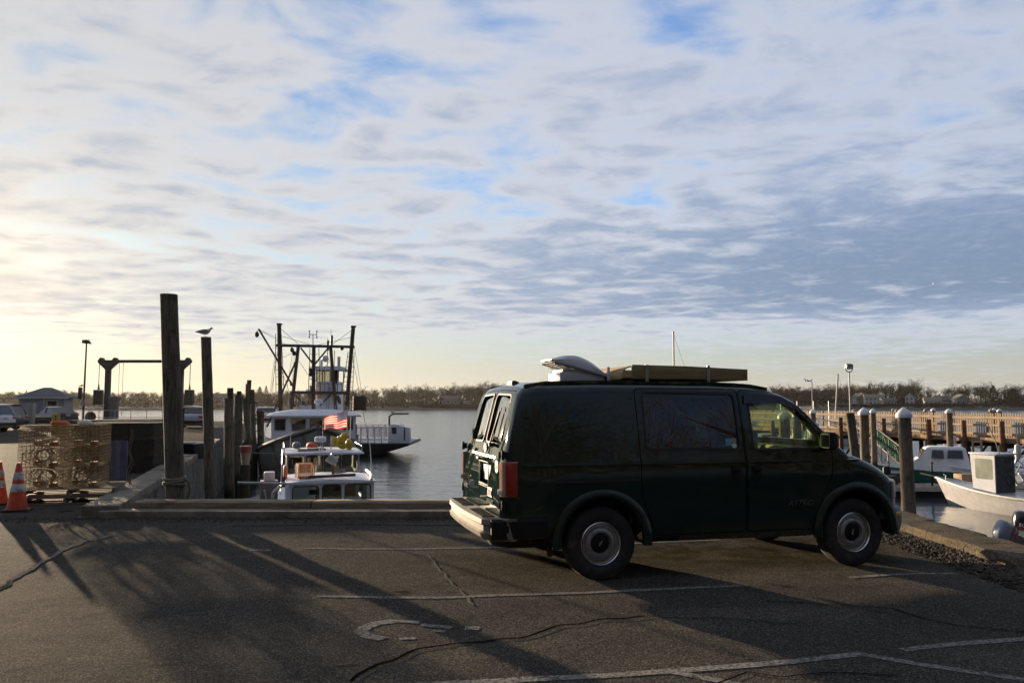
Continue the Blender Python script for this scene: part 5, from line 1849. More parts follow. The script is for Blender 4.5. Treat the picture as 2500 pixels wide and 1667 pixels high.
def window_set(t, x, front, seal=0.022, gl=None, both=None):
    for (ya, yb, za, zb) in front:
        q = rrect(ya, za, yb, zb, 0.05)
        g_ = MB().prism(q, x - 0.012, x - 0.006, YZ).build('window', gl or BOATGLASS, t, smooth=0)
        ring(q, seal, lambda y, z, o: (x + o, y, z), 0.002, 0.016).build('window_seal', BLACK, g_)


# ---- nearest boat: white cabin with three rounded windows
A = thing('cabin_boat', 'nearest white cabin boat with three rounded windows behind the sea wall', 'boat', (-4.85, 21.19, WATER_Z), HEAD)
make_hull(A, 6.2, 2.3, 1.15, 0.75, GELCOAT, GELCOAT, WHITE, 0.05)
fr = [(-0.74, -0.20, 1.20, 2.07), (-0.10, 0.28, 1.20, 2.09), (0.39, 0.93, 1.20, 2.09)]
van_part('cabin', holed_box(1.0, 2.8, -0.84, 1.02, 0.6, 2.17, 0.05, fr, [(1.3, 2.4, 1.3, 2.0)]), WHITE, A)
window_set(A, 2.81, fr)
m = MB()
m.loft([[(x, y, z + 0.06 - 0.05 * ((y - 0.09) / 0.95) ** 2) for y in (-0.88, -0.5, 0.09, 0.65, 1.06)] + [(x, y, z - 0.02) for y in (1.06, 0.09, -0.88)] for x, z in ((0.9, 2.18), (2.0, 2.19), (2.88, 2.165))])
m.build('roof', WHITE, A, smooth=40)
m = MB()
m.loft([[(x, -0.48, 2.235), (x, 0.62, 2.265), (x, 0.62, 2.325), (x, -0.40, 2.295)] for x in (2.55, 2.66)])
m.build('light_bar', DARKSTEEL, A, bevel=0.008)
m = MB()
m.box((1.9, 0.25, 2.0), (0.02, 0.9, 0.5))
m.build('tan_sheet', mat('tan_tarp', (0.30, 0.26, 0.17), 0.8, var=0.2), A)
m = MB()          # instruments seen through the glass
m.box((2.55, -0.30, 1.93), (0.12, 0.18, 0.10))
m.box((2.5, 0.22, 1.98), (0.12, 0.14, 0.08))
m.box((2.3, -0.1, 1.15), (0.5, 1.5, 0.12))
m.build('instruments', BLACKP, A, bevel=0.01)
m = MB()          # blue-white wrapped edge trim of the roof corners
m.tube([(2.86, 0.95, 2.2), (2.5, 1.0, 2.28), (1.4, 1.0, 2.30)], 0.035, 6)
m.build('roof_rail', mat('pinkish_white', (0.55, 0.45, 0.42), 0.5), A)
MB().tube([(2.6, 0.98, 2.15), (2.6, 0.97, 2.6), (2.6, 0.93, 3.05)], [0.012, 0.009, 0.006], 5).build('antenna', WHITE, A)
m = MB()          # frame of pipes left of the cabin
m.tube([(2.6, -0.85, 2.13), (2.7, -1.0, 2.15), (2.7, -1.9, 2.19)], 0.03, 7)
m.tube([(2.6, -1.0, 2.08), (2.65, -1.15, 1.95), (2.65, -1.2, 1.5)], 0.04, 7)
m.tube([(2.5, -1.35, 2.0), (2.5, -1.30, 1.75), (2.5, -1.05, 1.55)], 0.03, 7)
m.build('pipe_frame', STEEL, A)

# orange wire basket, spring hose and bucketed pipe on the cabin roof
def grid_basket(name, label, cat, loc, rz, lx, ly, lz, step, r, mt):
    m = MB()
    wire_box(m, lx, ly, lz, step, r)
    ob = m.build(name, mt, None, smooth=0, loc=loc, rz=rz, recalc=False)
    return tag(ob, label, cat)
hx, hy = math.cos(HEAD), math.sin(HEAD)
def onA(x, y, z):
    return (-4.85 + hx * x - hy * y, 21.19 + hy * x + hx * y, WATER_Z + z)
def onB(x, y, z):
    return (-7.31 + hx * x - hy * y, 30.27 + hy * x + hx * y, WATER_Z + z)
ORW = mat('orange_wire', (0.50, 0.16, 0.012), 0.5, var=0.25, scale=10)
grid_basket('orange_basket', 'orange wire basket on the nearest cabin roof', 'basket', onA(2.2, -0.47, 2.235), HEAD + 0.1, 0.5, 0.34, 0.30, 0.04, 0.012, ORW)
m = MB()
m.tube([(0.028 * math.cos(k * 0.5), 0.028 * math.sin(k * 0.5), k * 0.0023) for k in range(130)], 0.006, 5)
tag(m.build('coil_hose', WHITE, None, loc=onA(2.3, -0.67, 2.23)), 'white coiled hose standing left of the orange basket', 'hose')
wp = thing('exhaust_pipe', 'rusty pipe with a grey bucket hung over it on the cabin roof', 'pipe', onA(2.1, 0.16, 2.20), HEAD)
MB().tube([(0, 0, 0), (0, 0, 0.26), (0, -0.02, 0.33)], 0.028, 8).build('pipe', RUST, wp)
MB().lathe([(0.075, 0.0), (0.085, 0.02), (0.105, 0.20), (0.112, 0.22), (0.10, 0.215), (0.08, 0.03), (0, 0.02)], 16, Matrix.Translation((0, 0.06, 0.33)) @ Matrix.Rotation(R(50), 4, 'X')).build('bucket', mat('grey_bucket', (0.33, 0.33, 0.35), 0.5, var=0.1), wp)
m = MB()
M_ = Matrix.Translation(onA(1.9, -0.90, 2.32)) @ Matrix.Rotation(HEAD, 4, 'Z') @ Matrix.Rotation(R(90), 4, 'X')
m.lathe([(0.09 + 0.045 + 0.045 * math.cos(R(45 * k)), 0.045 * math.sin(R(45 * k))) for k in range(9)], 20, M_)
tag(m.build('life_ring', mat('orange_ring', (0.52, 0.16, 0.06), 0.6, var=0.2), smooth=60), 'orange life ring leaning at the left of the nearest cabin roof', 'life ring')
m = MB()
m.loft([[(x, y, z) for x, y in ((-0.16, -0.12), (0.16, -0.12), (0.16, 0.12), (-0.16, 0.12))] for z in (0, 0.20)] )
tag(m.build('white_cooler', WHITE, None, bevel=0.02, loc=onA(1.3, -1.25, 2.10), rz=HEAD), 'small white box left of the orange life ring', 'box')
m = MB()
m.box((0, 0, 0), (0.5, 0.4, 0.9))
tag(m.build('bait_locker', mat('grey_locker', (0.12, 0.12, 0.12), 0.7), None, bevel=0.02, loc=onA(1.3, -1.25, 1.645), rz=HEAD), 'grey locker under the small white box', 'locker')

# ---- second boat: four-window wheelhouse
Bt = thing('lobster_boat', 'white lobster boat with a four window wheelhouse, radar and flag', 'boat', (-7.31, 30.27, WATER_Z), HEAD)
make_hull(Bt, 9.0, 3.0, 1.5, 0.9, GELCOAT, GELCOAT, WHITE, 0.06)
fr = [(-0.86, -0.43, 1.88, 2.37), (-0.35, 0.09, 1.90, 2.37), (0.15, 0.60, 1.90, 2.37), (0.66, 1.10, 1.90, 2.37)]
van_part('wheelhouse', holed_box(4.2, 6.0, -0.94, 1.16, 0.7, 2.42, 0.05, fr, [(4.5, 5.6, 1.9, 2.3)]), WHITE, Bt)
window_set(Bt, 6.01, fr)
MB().loft([[(x, y, z + 0.03 - 0.02 * (y - 0.1) ** 2) for y in (-1.06, 0.1, 1.28)] + [(x, y, z - 0.045) for y in (1.28, 0.1, -1.06)] for x, z in ((3.6, 2.47), (6.25, 2.455))]).build('roof', WHITE, Bt, bevel=0.012)
m = MB()
m.box((5.6, 0.05, 2.12), (0.06, 0.22, 0.34))
m.build('chart_screen', mat('pale_paper', (0.50, 0.46, 0.34), 0.7), Bt)
m = MB()
m.box((5.2, 0.35, 2.02), (0.4, 0.5, 0.10))
m.box((5.5, -0.6, 2.2), (0.1, 0.3, 0.3))
m.build('instruments', mat('dim_grey_instruments', (0.08, 0.09, 0.11), 0.5), Bt, bevel=0.01)
rd = MB()
rd.lathe([(0.11, 0.0), (0.17, 0.02), (0.175, 0.13), (0.14, 0.17), (0.0, 0.18)], 18, Matrix.Translation((5.3, 0.06, 2.73)))
ro = rd.build('radar_dome', GELCOAT, Bt)
m = MB()
for a in (0, 120, 240):
    m.bar((5.3 + 0.13 * math.cos(R(a)), 0.06 + 0.13 * math.sin(R(a)), 2.49), (5.3 + 0.05 * math.cos(R(a)), 0.06 + 0.05 * math.sin(R(a)), 2.74), 0.02)
m.build('radar_stand', STEEL, ro)
m = MB()
m.box((5.3, -0.30, 2.52), (0.5, 0.6, 0.05))
m.box((5.4, -0.10, 2.55), (0.3, 0.5, 0.03))
m.build('roof_hatch', mat('grey_hatch', (0.28, 0.26, 0.23), 0.7), Bt, bevel=0.01)
MB().tube([(0.02 * math.cos(k * 0.7) + 5.3, 0.37 + 0.02 * math.sin(k * 0.7), 2.5 + k * 0.0032) for k in range(130)], 0.006, 5).build('coil_antenna', WHITE, Bt)
m = MB()
m.box((5.6, 0.18, 2.53), (0.06, 0.05, 0.06))
m.box((5.6, -0.03, 2.53), (0.06, 0.05, 0.06))
m.build('red_lamp', mat('dark_red', (0.30, 0.02, 0.02), 0.5), Bt)
# bow pulpit line
MB().tube([(5.6, -1.0, 2.45), (5.9, -1.05, 2.5), (8.2, -1.1, 1.5)], 0.014, 5).build('hand_line', STEEL, Bt)
# flag on its staff
fl = thing('flag', 'red and white striped flag with dark canton flying over the lobster boat', 'flag', onB(5.0, 0.87, 2.45), HEAD)
MB().tube([(0, 0, 0), (0, 0.0, 1.35)], 0.012, 6).build('flagpole', mat('pale_staff', (0.5, 0.5, 0.48), 0.5), fl)
def cloth(name, mt, s0, s1, t0, t1, par, off=0.0):
    m = MB()
    K = 14
    for i in range(K + 1):
        u = lerp(s0, s1, i / K)
        for t_ in (t0, t1):
            y = -0.015 - u * 0.68
            z = 0.68 - 0.03 * u - 0.14 * u * t_ + t_ * lerp(0.55, 0.50, u) + 0.02 * math.sin(u * 9 + 1)
            x = 0.055 * math.sin(u * 8.0 + 2.2 * t_) + off
            m.v.append((x, y, z))
    m.f += [(2 * i, 2 * i + 2, 2 * i + 3, 2 * i + 1) for i in range(K)]
    return m.build(name, mt, par, recalc=False)
def clothmat(name, col):
    m = bpy.data.materials.new(name)
    m.use_nodes = True
    t = NT(m.node_tree)
    p = m.node_tree.nodes['Principled BSDF']
    p.inputs['Base Color'].default_value = (*col, 1)
    p.inputs['Roughness'].default_value = 0.9
    tl = t.n('ShaderNodeBsdfTranslucent', {'Color': (*col, 1)})
    mx = t.n('ShaderNodeMixShader', {0: 0.55, 1: p.outputs[0], 2: tl.outputs[0]})
    m.node_tree.links.new(mx.outputs[0], m.node_tree.nodes['Material Output'].inputs[0])
    return m
FR, FW, FB = clothmat('flag_red', (0.62, 0.045, 0.05)), clothmat('flag_white', (0.75, 0.66, 0.58)), clothmat('flag_backlit_blue', (0.20, 0.20, 0.30))  # canton blue painted paler for light coming through the cloth
for k in range(13):
    s0 = 0.0 if k < 7 else 0.42
    cloth('stripe', FR if k % 2 == 0 else FW, s0, 1.0, k / 13, (k + 1) / 13, fl)
cloth('canton', FB, 0.0, 0.42, 7 / 13, 1.0, fl)
stars = MB()
for r_ in range(5):
    for c_ in range(6):
        u, t_ = 0.035 + c_ * 0.07, 7 / 13 + 0.04 + r_ * 0.085
        y = -0.015 - u * 0.68
        z = 0.68 - 0.03 * u - 0.14 * u * t_ + t_ * lerp(0.55, 0.50, u) + 0.02 * math.sin(u * 9 + 1)
        x = 0.055 * math.sin(u * 8.0 + 2.2 * t_)
        for sx in (0.004, -0.004):
            stars.add([(x + sx, y + 0.008 * math.cos(R(72 * q)), z + 0.008 * math.sin(R(72 * q))) for q in range(5)], [(0, 1, 2, 3, 4)])
struct(stars.build('stars', FW, fl, smooth=0, recalc=False), 'stuff')
# yellow floats on the wheelhouse roof
for i, (y, z, rx, lab) in enumerate(((0.50, 2.73, 25, 'round yellow float leftmost on the wheelhouse roof'), (0.71, 2.62, 70, 'lowest yellow float under the others on the wheelhouse roof'),
                                     (0.76, 2.86, -30, 'topmost yellow float of the pile on the wheelhouse roof'), (0.95, 2.64, 5, 'yellow float with a white top, rightmost on the wheelhouse roof'), (0.66, 2.74, 10, 'yellow float in the middle of the roof pile'))):
    t = thing('buoy', lab, 'buoy', onB(4.9 + 0.12 * (i % 3), y, z), HEAD, 'yellow floats on the wheelhouse roof')
    Mq = Matrix.Rotation(R(rx), 4, 'X')
    MB().lathe([(0.012, -0.17), (0.06, -0.155), (0.105, -0.09), (0.115, 0.0), (0.10, 0.09), (0.05, 0.15), (0.012, 0.165)], 14, Mq).build('float', YELLOW, t, smooth=70)
    MB().lathe([(0.056, 0.148), (0.035, 0.175), (0.0, 0.18)], 10, Mq).build('end_cap', WHITE if i == 3 else YELLOW, t)

# ---- the trawler
T = thing('trawler', 'grey fishing trawler with a white wheelhouse and dark steel rig', 'boat', (-13.0, 52.4, WATER_Z), HEAD)
make_hull(T, 16.0, 5.4, 2.85, 1.42, GREYHULL, mat('grey_deck', (0.14, 0.14, 0.13), 0.8), mat('scuffed_rail', (0.13, 0.12, 0.10), 0.8, var=0.5, scale=8), 0.10, draft=1.2, rake=2.0, full=0.45, flare=0.16)
MB().box((15.25, 0.0, 2.72), (0.5, 0.34, 0.26)).build('stem_head', DARKSTEEL, T, bevel=0.03)
plan = [(4.4, -2.05), (7.1, -2.05), (7.75, -1.15), (7.75, 1.55), (7.1, 2.45), (4.4, 2.45)]
MB().prism(plan, 1.25, 3.22).build('wheelhouse', WHITE, T)
m = MB()
S = []
big_ = grow(plan, 0.26)
for z, k in ((3.16, 1.0), (3.24, 1.01), (3.40, 0.86), (3.56, 0.45)):
    S.append([(6.0 + (x - 6.0) * k, 0.2 + (y - 0.2) * k, z) for x, y in big_])
m.loft(S)
m.build('wheelhouse_roof', WHITE, T, smooth=50)
def wh_window(a, b, z0, z1):
    """dark pane with frame on the vertical facet from plan point a to b"""
    a, b = Vector((*a, 0)), Vector((*b, 0))
    d = (b - a).normalized()
    nrm = Vector((d.y, -d.x, 0))
    c = (a + b) / 2
    M_ = Matrix(((d.x, 0, nrm.x, c.x), (d.y, 0, nrm.y, c.y), (0, 1, 0, 0), (0, 0, 0, 1)))
    w_ = (b - a).length / 2
    q = rrect(-w_, z0, w_, z1, 0.04)
    g_ = MB().prism(q, 0.004, 0.012, M_).build('window', DGLASS, T, smooth=0)
    ring(q, 0.05, lambda u, v, o: tuple(M_ @ Vector((u, v, o))), 0.0, 0.02).build('window_frame', mat('pale_frame', (0.40, 0.40, 0.40), 0.5), g_)
for a, b in (((7.22, -1.88), (7.62, -1.33)), ((7.75, -1.02), (7.75, -0.28)), ((7.75, -0.06), (7.75, 0.70)), ((7.75, 0.84), (7.75, 1.44)), ((7.62, 1.73), (7.22, 2.28)), ((5.0, -2.05), (5.8, -2.05)), ((6.0, -2.05), (6.8, -2.05)), ((6.8, 2.45), (6.0, 2.45))):
    wh_window(a, b, 2.45, 3.05)
MB().box((5.6, 2.62, 2.0), (0.1, 0.06, 1.4)).build('side_ladder', DARKSTEEL, T)
# steel rig at x=3.2
XR = 3.2
def rig(name, a, b, r, mt=DARKSTEEL, xa=XR, xb=None):
    return MB().tube([(xa, *a), (xb if xb is not None else xa, *b)], r, 8).build(name, mt, T)
RUSTY = mat('rust_streaked_mast', (0.07, 0.042, 0.028), 0.75, 0.1, var=0.45, scale=6)
rig('mast', (-1.49, 1.3), (-1.75, 8.50), 0.12, RUSTY)
rig('mast', (2.10, 1.3), (2.58, 8.47), 0.12, RUSTY)
for y, z in ((-1.75, 8.5), (2.58, 8.47)):
    MB().lathe([(0.11, 0), (0.19, 0.06), (0.19, 0.11), (0.05, 0.14)], 12, Matrix.Translation((XR, y, z))).build('mast_cap', DARKSTEEL, T)
rig('cross_beam', (-1.92, 7.32), (2.66, 7.31), 0.085)
rig('leg', (-0.63, 7.25), (-1.15, 1.4), 0.10, RUSTY, XR, XR + 0.9)
rig('leg', (1.26, 7.25), (1.75, 1.4), 0.10, RUSTY, XR, XR + 0.9)
rig('centre_post', (0.27, 7.3), (0.33, 1.4), 0.11)
rig('lower_beam', (-1.05, 4.54), (2.2, 4.53), 0.09, DARKSTEEL, XR + 0.45, XR + 0.45)
for a, b in (((-0.49, 7.2), (0.25, 6.24)), ((1.1, 7.2), (0.36, 6.24)), ((-0.79, 4.45), (-0.1, 3.75)), ((1.34, 4.45), (0.65, 3.75))):
    rig('brace', a, b, 0.05)
rig('boom', (-2.91, 8.27), (-0.85, 4.85), 0.055)
rig('strut', (-0.75, 6.4), (-2.3, 2.6), 0.055, DARKSTEEL, XR, XR + 2.2)
MB().lathe([(0.02, 0.20), (0.10, 0.12), (0.13, 0.0), (0.09, -0.12), (0.0, -0.16)], 12, Matrix.Translation((XR, -3.0, 7.92))).build('hanging_block', RUSTY, T)
MB().tube([(XR, -2.91, 8.27), (XR, -3.0, 8.1)], 0.02, 5).build('block_strap', DARKSTEEL, T)
for y, z in ((-0.98, 7.05), (-0.86, 6.85), (1.93, 7.22), (0.10, 5.86), (0.14, 5.62)):
    MB().lathe([(0.0, -0.14), (0.11, -0.08), (0.12, 0.06), (0.05, 0.16), (0, 0.17)], 10, Matrix.Translation((XR - 0.1, y, z))).build('deck_lamp', DARKSTEEL, T)
for x_, (la, lb), (ra, rb) in ((XR - 0.05, ((0.05, 7.2), (0.0, 4.2)), ((0.57, 7.2), (0.70, 4.2))), (XR, ((2.30, 7.0), (1.98, 4.6)), ((2.66, 7.0), (2.60, 4.6))), (XR, ((-1.95, 8.0), (-1.85, 4.6)), ((-1.62, 8.0), (-1.40, 4.6)))):
    for a, b in ((la, lb), (ra, rb)):
        rig('ladder_rail', a, b, 0.02, DARKSTEEL, x_)
    for k in range(1, 8):
        u = k / 8
        rig('ladder_rung', (lerp(la[0], lb[0], u), lerp(la[1], lb[1], u)), (lerp(ra[0], rb[0], u), lerp(ra[1], rb[1], u)), 0.016, DARKSTEEL, x_)
rig('vane_mast', (0.22, 7.3), (0.21, 8.02), 0.022)
rig('vane_arm', (0.0, 8.01), (0.43, 8.01), 0.018)
for y in (0.0, 0.43):
    rig('vane_cup', (y, 7.86), (y, 8.18), 0.02)
    for z in (7.84, 8.20):
        MB().ball((XR, y, z), 0.05, 8, 6).build('vane_ball', DARKSTEEL, T)
for a, b in (((-2.91, 8.25), (-1.75, 7.7)), ((-2.91, 8.2), (-0.9, 7.15)), ((-1.72, 6.5), (-0.7, 7.0)), ((2.66, 7.4), (3.35, 3.3)), ((-1.9, 7.3), (-2.3, 3.4)), ((-1.95, 6.4), (-2.1, 3.4)), ((-0.95, 6.9), (-1.3, 4.2)), ((-0.85, 6.7), (-0.95, 5.0))):
    rig('stay_wire', a, b, 0.010)
for k, (a, b) in enumerate((((-1.75, 8.4), (-0.6, 7.4)), ((2.58, 8.4), (1.3, 7.4)), ((-1.7, 7.9), (0.2, 7.35)), ((2.5, 7.9), (0.4, 7.35)), ((-1.62, 6.0), (-1.1, 4.6)), ((-0.7, 6.6), (0.25, 5.2)), ((1.3, 6.6), (0.4, 5.2)),
                            ((2.5, 7.0), (3.6, 1.6)), ((-1.8, 7.0), (-2.5, 1.7)), ((1.6, 5.0), (2.3, 5.0)), ((0.6, 4.6), (0.6, 3.3)), ((-0.5, 4.5), (-0.5, 3.3)), ((1.2, 4.5), (1.2, 3.3)))):
    rig('rigging_wire', a, b, 0.012, DARKSTEEL, XR - 0.1 + 0.05 * (k % 5))
for y, z in ((-1.70, 7.95), (2.50, 7.9), (-1.0, 5.05), (1.62, 5.2), (0.3, 6.9)):
    MB().lathe([(0.03, -0.12), (0.07, -0.06), (0.07, 0.06), (0.03, 0.12)], 8, Matrix.Translation((XR + 0.14, y, z))).build('pulley_block', RUSTY, T)
for y, z in ((-0.95, 3.95), (1.75, 4.1), (2.2, 3.8)):
    MB().lathe([(0.02, -0.28), (0.10, -0.18), (0.13, 0.05), (0.09, 0.24), (0.02, 0.28)], 10, Matrix.Translation((XR + 0.5, y, z)) @ Matrix.Rotation(R(20), 4, 'X')).build('hung_net_bundle', mat('dark_net', (0.04, 0.045, 0.04), 0.95, var=0.4, scale=20), T)
for k in range(7):
    MB().tube([(7.2 - 0.35 * k, 2.52, 1.45), (7.2 - 0.35 * k, 2.60, 2.15)], 0.018, 6).build('rail_post', STEEL, T)
MB().tube([(7.3, 2.60, 2.15), (4.9, 2.60, 2.15)], 0.02, 6).build('hand_rail', STEEL, T)
for k, (x_, y_) in enumerate(((10.5, -1.9), (11.8, 1.4), (9.5, 1.9))):
    MB().lathe([(0.02, -0.16), (0.12, -0.1), (0.15, 0.04), (0.10, 0.15), (0.02, 0.18)], 10, Matrix.Translation((x_, y_, 1.85))).build('deck_float', (YELLOW, mat('red_ball', (0.4, 0.06, 0.04), 0.5), WHITE)[k], T)
# radar and fittings on the wheelhouse roof
MB().lathe([(0.16, 0), (0.24, 0.03), (0.245, 0.2), (0.18, 0.25), (0, 0.26)], 18, Matrix.Translation((6.2, 0.47, 3.88))).build('radar_dome', GELCOAT, T)
MB().tube([(6.2, 0.47, 3.45), (6.2, 0.47, 3.92)], 0.05, 8).build('radar_post', WHITE, T)
for x_, y, h in ((6.6, -0.5, 0.9), (6.4, 0.9, 0.7), (6.2, -1.3, 0.35), (6.0, 1.4, 0.4)):
    MB().tube([(x_, y, 3.4), (x_, y, 3.4 + h)], 0.022, 6).build('antenna', STEEL, T)
# net drum frame with screens at the right of the rig
nd = MB()
nd.box((2.4, 3.1, 3.9), (0.1, 0.8, 0.85))
nd.build('side_screen', DARKSTEEL, T)
for k in range(4):
    MB().bar((2.9, 2.3, 3.45 + 0.22 * k), (2.45, 3.5, 3.5 + 0.24 * k), 0.03).build('screen_bar', RUSTY, T)
MB().lathe([(0.5, -0.9), (0.5, -0.84), (0.22, -0.82), (0.22, 0.82), (0.5, 0.84), (0.5, 0.9)], 18, Matrix.Translation((1.8, 0.9, 2.3)) @ Matrix.Rotation(R(90), 4, 'X')).build('net_drum', mat('green_net', (0.05, 0.07, 0.05), 0.9, var=0.4, scale=20), T)
m = MB()
m.lathe([(0.02, 0.26), (0.12, 0.20), (0.22, 0.02), (0.20, -0.16), (0.0, -0.26)], 14, Matrix.Translation((-7.35, 41.0, -1.85)))
tag(m.build('fender_buoy', mat('faded_pink_fender', (0.42, 0.13, 0.09), 0.55, var=0.2)), 'faded red round fender floating at the trawler right bow', 'fender')
# mooring lines from trawler to wharf
for i, (a, b, lab) in enumerate((((-10.3, 39.5, -0.55), (-11.9, 33.5, 0.1), 'long pale mooring line from the trawler bow to the broad piling'), ((-11.2, 42.5, -0.6), (-14.0, 42.0, 1.2), 'mooring line from the trawler side up to the wharf'))):
    a, b = Vector(a), Vector(b)
    MBt = MB()
    MBt.tube([a.lerp(b, k / 8) - Vector((0, 0, 0.25 * math.sin(math.pi * k / 8))) for k in range(9)], 0.022, 5)
    tag(MBt.build('mooring_line', ROPE), lab, 'rope')

# ---- work float with blue barrel, crates and baskets beside the wharf
wf = thing('work_float', 'dark timber work float beside the wharf wall', 'float', (-6.75, 20.6, WATER_Z), HEAD)
for k in range(9):
    MB().box((-2.4 + k * 0.6, 0, 0.42), (0.56, 1.7, 0.06)).build('deck_board', PILE_D, wf)
MB().box((0, 0, 0.15), (5.4, 1.6, 0.46)).build('pontoon', BLACK, wf)
bl = thing('blue_barrel', 'blue plastic barrel with a white bundle on top beside the nearest boat', 'barrel', (-6.18, 19.6, WATER_Z + 0.455))
MB().lathe([(0.24, 0.0), (0.27, 0.03), (0.285, 0.28), (0.275, 0.30), (0.285, 0.32), (0.285, 0.60), (0.275, 0.62), (0.285, 0.64), (0.27, 0.86), (0.24, 0.90)], 22).build('drum', mat('blue_plastic', (0.02, 0.05, 0.12), 0.45, var=0.2), bl)
m = MB()
m.ball((0.02, 0, 1.02), (0.14, 0.13, 0.17), 12, 8)
m.ball((0.10, 0.04, 0.95), (0.16, 0.12, 0.08), 12, 8)
m.build('white_bundle', mat('white_sack', (0.55, 0.55, 0.57), 0.8, var=0.1), bl)
m = MB()
for k, (x, y, z, sx, sy, sz) in enumerate(((-5.65, 20.4, -1.6, 0.6, 0.5, 0.3), (-5.9, 21.6, -1.45, 0.7, 0.5, 0.5), (-6.9, 22.3, -1.3, 0.6, 0.6, 0.9))):
    q = MB().box((0, 0, sz / 2), (sx, sy, sz), top=1.06)
    tag(q.build('fish_crate', mat('drab_crate', (0.14, 0.14, 0.13), 0.7, var=0.3), None, bevel=0.02, loc=(x, y, WATER_Z + 0.455), rz=HEAD + 0.1 * k),
        ('low drab crate on the float right of the blue barrel', 'drab crate at the middle of the work float', 'tall drab crate at the far end of the work float')[k], 'crate')
bk = thing('bait_bucket', 'rust red lidded bucket stacked on a pale tub near the pilings', 'bucket', (-8.50, 26.6, WATER_Z + 1.95))
MB().lathe([(0.11, 0.0), (0.16, 0.36), (0.17, 0.38)], 16).build('pale_tub', mat('pale_tub', (0.22, 0.19, 0.13), 0.6), bk)
MB().lathe([(0.175, 0.38), (0.185, 0.55), (0.175, 0.60), (0, 0.60)], 16).build('red_lid', mat('rust_red_plastic', (0.16, 0.035, 0.025), 0.5), bk)
MB().lathe([(0.16, -3.6), (0.16, 0.0), (0.0, 0.0)], 10).build('stand', PILE_D, bk)

# ---- the car ferry beyond
F = thing('car_ferry', 'white car ferry with a tall pilothouse tower behind the trawler', 'boat', (-15.5, 64.0, WATER_Z))
m = MB()
S = []
for x, zl, zr in ((-9.5, -0.3, 1.0), (4.5, -0.3, 1.0), (6.4, 0.35, 1.0), (8.05, 0.85, 1.02)):
    S.append([(x, -3.8, zl), (x, -4.0, zr), (x, 4.0, zr), (x, 3.8, zl)])
m.loft(S)
m.build('hull', mat('black_hull', (0.012, 0.012, 0.013), 0.5, var=0.3), F, bevel=0.03)
MB().box((-0.7, 0, 1.04), (17.4, 7.96, 0.09)).build('car_deck', mat('pale_grey_deck', (0.30, 0.31, 0.33), 0.7, var=0.1), F)
for y in (3.95, -3.95):
    n_ = 12
    for k in range(n_ + 1):
        if y < 0 and k * 0.55 + 0.6 < 2.2:
            continue
        MB().box((0.6 + k * 0.50, y, 1.62), (0.10, 0.10, 1.05)).build('bulwark_stanchion', WHITE, F)
    MB().box((3.5, y, 2.16), (6.2, 0.14, 0.08)).build('bulwark_rail', WHITE, F)
    MB().box((3.5, y + (0.05 if y > 0 else 0.05), 1.60), (6.2, 0.03, 0.9)).build('bulwark_plate', WHITE, F) if y > 0 else None
m = MB()
m.prism([(6.55, 1.08), (6.55, 2.35), (7.1, 2.40), (8.1, 2.12), (8.15, 1.02)], 3.2, 4.02, XZ)
eh = m.build('ramp_house', WHITE, F, bevel=0.02)
MB().box((7.0, -4.03, 1.95), (0.36, 0.02, 0.45)).build('window', DGLASS, eh)
MB().box((7.75, -4.03, 1.72), (0.10, 0.02, 0.9)).build('rust_streak', RUST, eh)
MB().tube([(6.6, -3.7, 2.3), (6.6, -3.7, 2.95), (6.95, -3.7, 3.2), (6.75, -3.7, 3.3)], 0.07, 7).build('davit', DARKSTEEL, F)
MB().tube([(6.9, -3.7, 3.15), (8.0, -3.7, 3.15)], 0.06, 7).build('davit_arm', DARKSTEEL, F)
MB().lathe([(0.30, 0), (0.36, 0.05), (0.30, 0.1)], 12, Matrix.Translation((3.3, -3.86, 1.8)) @ Matrix.Rotation(R(90), 4, 'X')).build('life_ring', mat('red_ring', (0.35, 0.05, 0.03), 0.6), F)
# tower
MB().box((1.45, 0, 3.3), (1.65, 2.0, 4.5)).build('tower', WHITE, F, bevel=0.02)
MB().box((0.9, -1.2, 2.4), (2.6, 1.6, 2.7)).build('deck_house', WHITE, F, bevel=0.02)
for k, (xa, xb) in enumerate(((0.66, 1.20), (1.28, 1.62), (1.70, 2.24))):
    MB().box(((xa + xb) / 2, -1.012, 6.0), (xb - xa, 0.02, 0.9)).build('window', glass('pilothouse_glass', (0.62, 0.60, 0.52)) if k != 2 else DGLASS, F)
MB().box((1.45, 0, 5.52), (1.72, 2.1, 0.06)).build('sill', WHITE, F)
for x in (0.62, 1.24, 1.66, 2.28):
    MB().box((x, -0.99, 6.0), (0.09, 0.06, 0.95)).build('pillar', WHITE, F)
    MB().box((x, 0.99, 6.0), (0.09, 0.06, 0.95)).build('pillar', WHITE, F)
MB().loft([[(0.15, -1.5, 6.42), (2.75, -1.5, 6.42), (2.75, 1.5, 6.42), (0.15, 1.5, 6.42)], [(0.5, -1.0, 6.72), (2.4, -1.0, 6.72), (2.4, 1.0, 6.72), (0.5, 1.0, 6.72)]]).build('pilothouse_roof', mat('grey_roof_panel', (0.30, 0.30, 0.33), 0.6), F)
for x, h, r_ in ((0.75, 0.55, 0.10), (1.2, 2.2, 0.02), (1.45, 2.9, 0.016), (1.75, 1.3, 0.03), (2.1, 0.8, 0.12)):
    MB().tube([(x, 0, 6.7), (x, 0, 6.7 + h)], r_, 7).build('antenna', STEEL if r_ < 0.05 else WHITE, F)
for x, z in ((1.15, 8.3), (1.45, 8.7)):
    MB().lathe([(0.10, 0), (0.10, 0.75), (0.06, 0.8)], 10, Matrix.Translation((x, 0.3, z - 0.3))).build('antenna_pod', DARKSTEEL, F)
    MB().tube([(x, 0.3, 6.7), (x, 0.3, z)], 0.03, 6).build('pod_pole', STEEL, F)
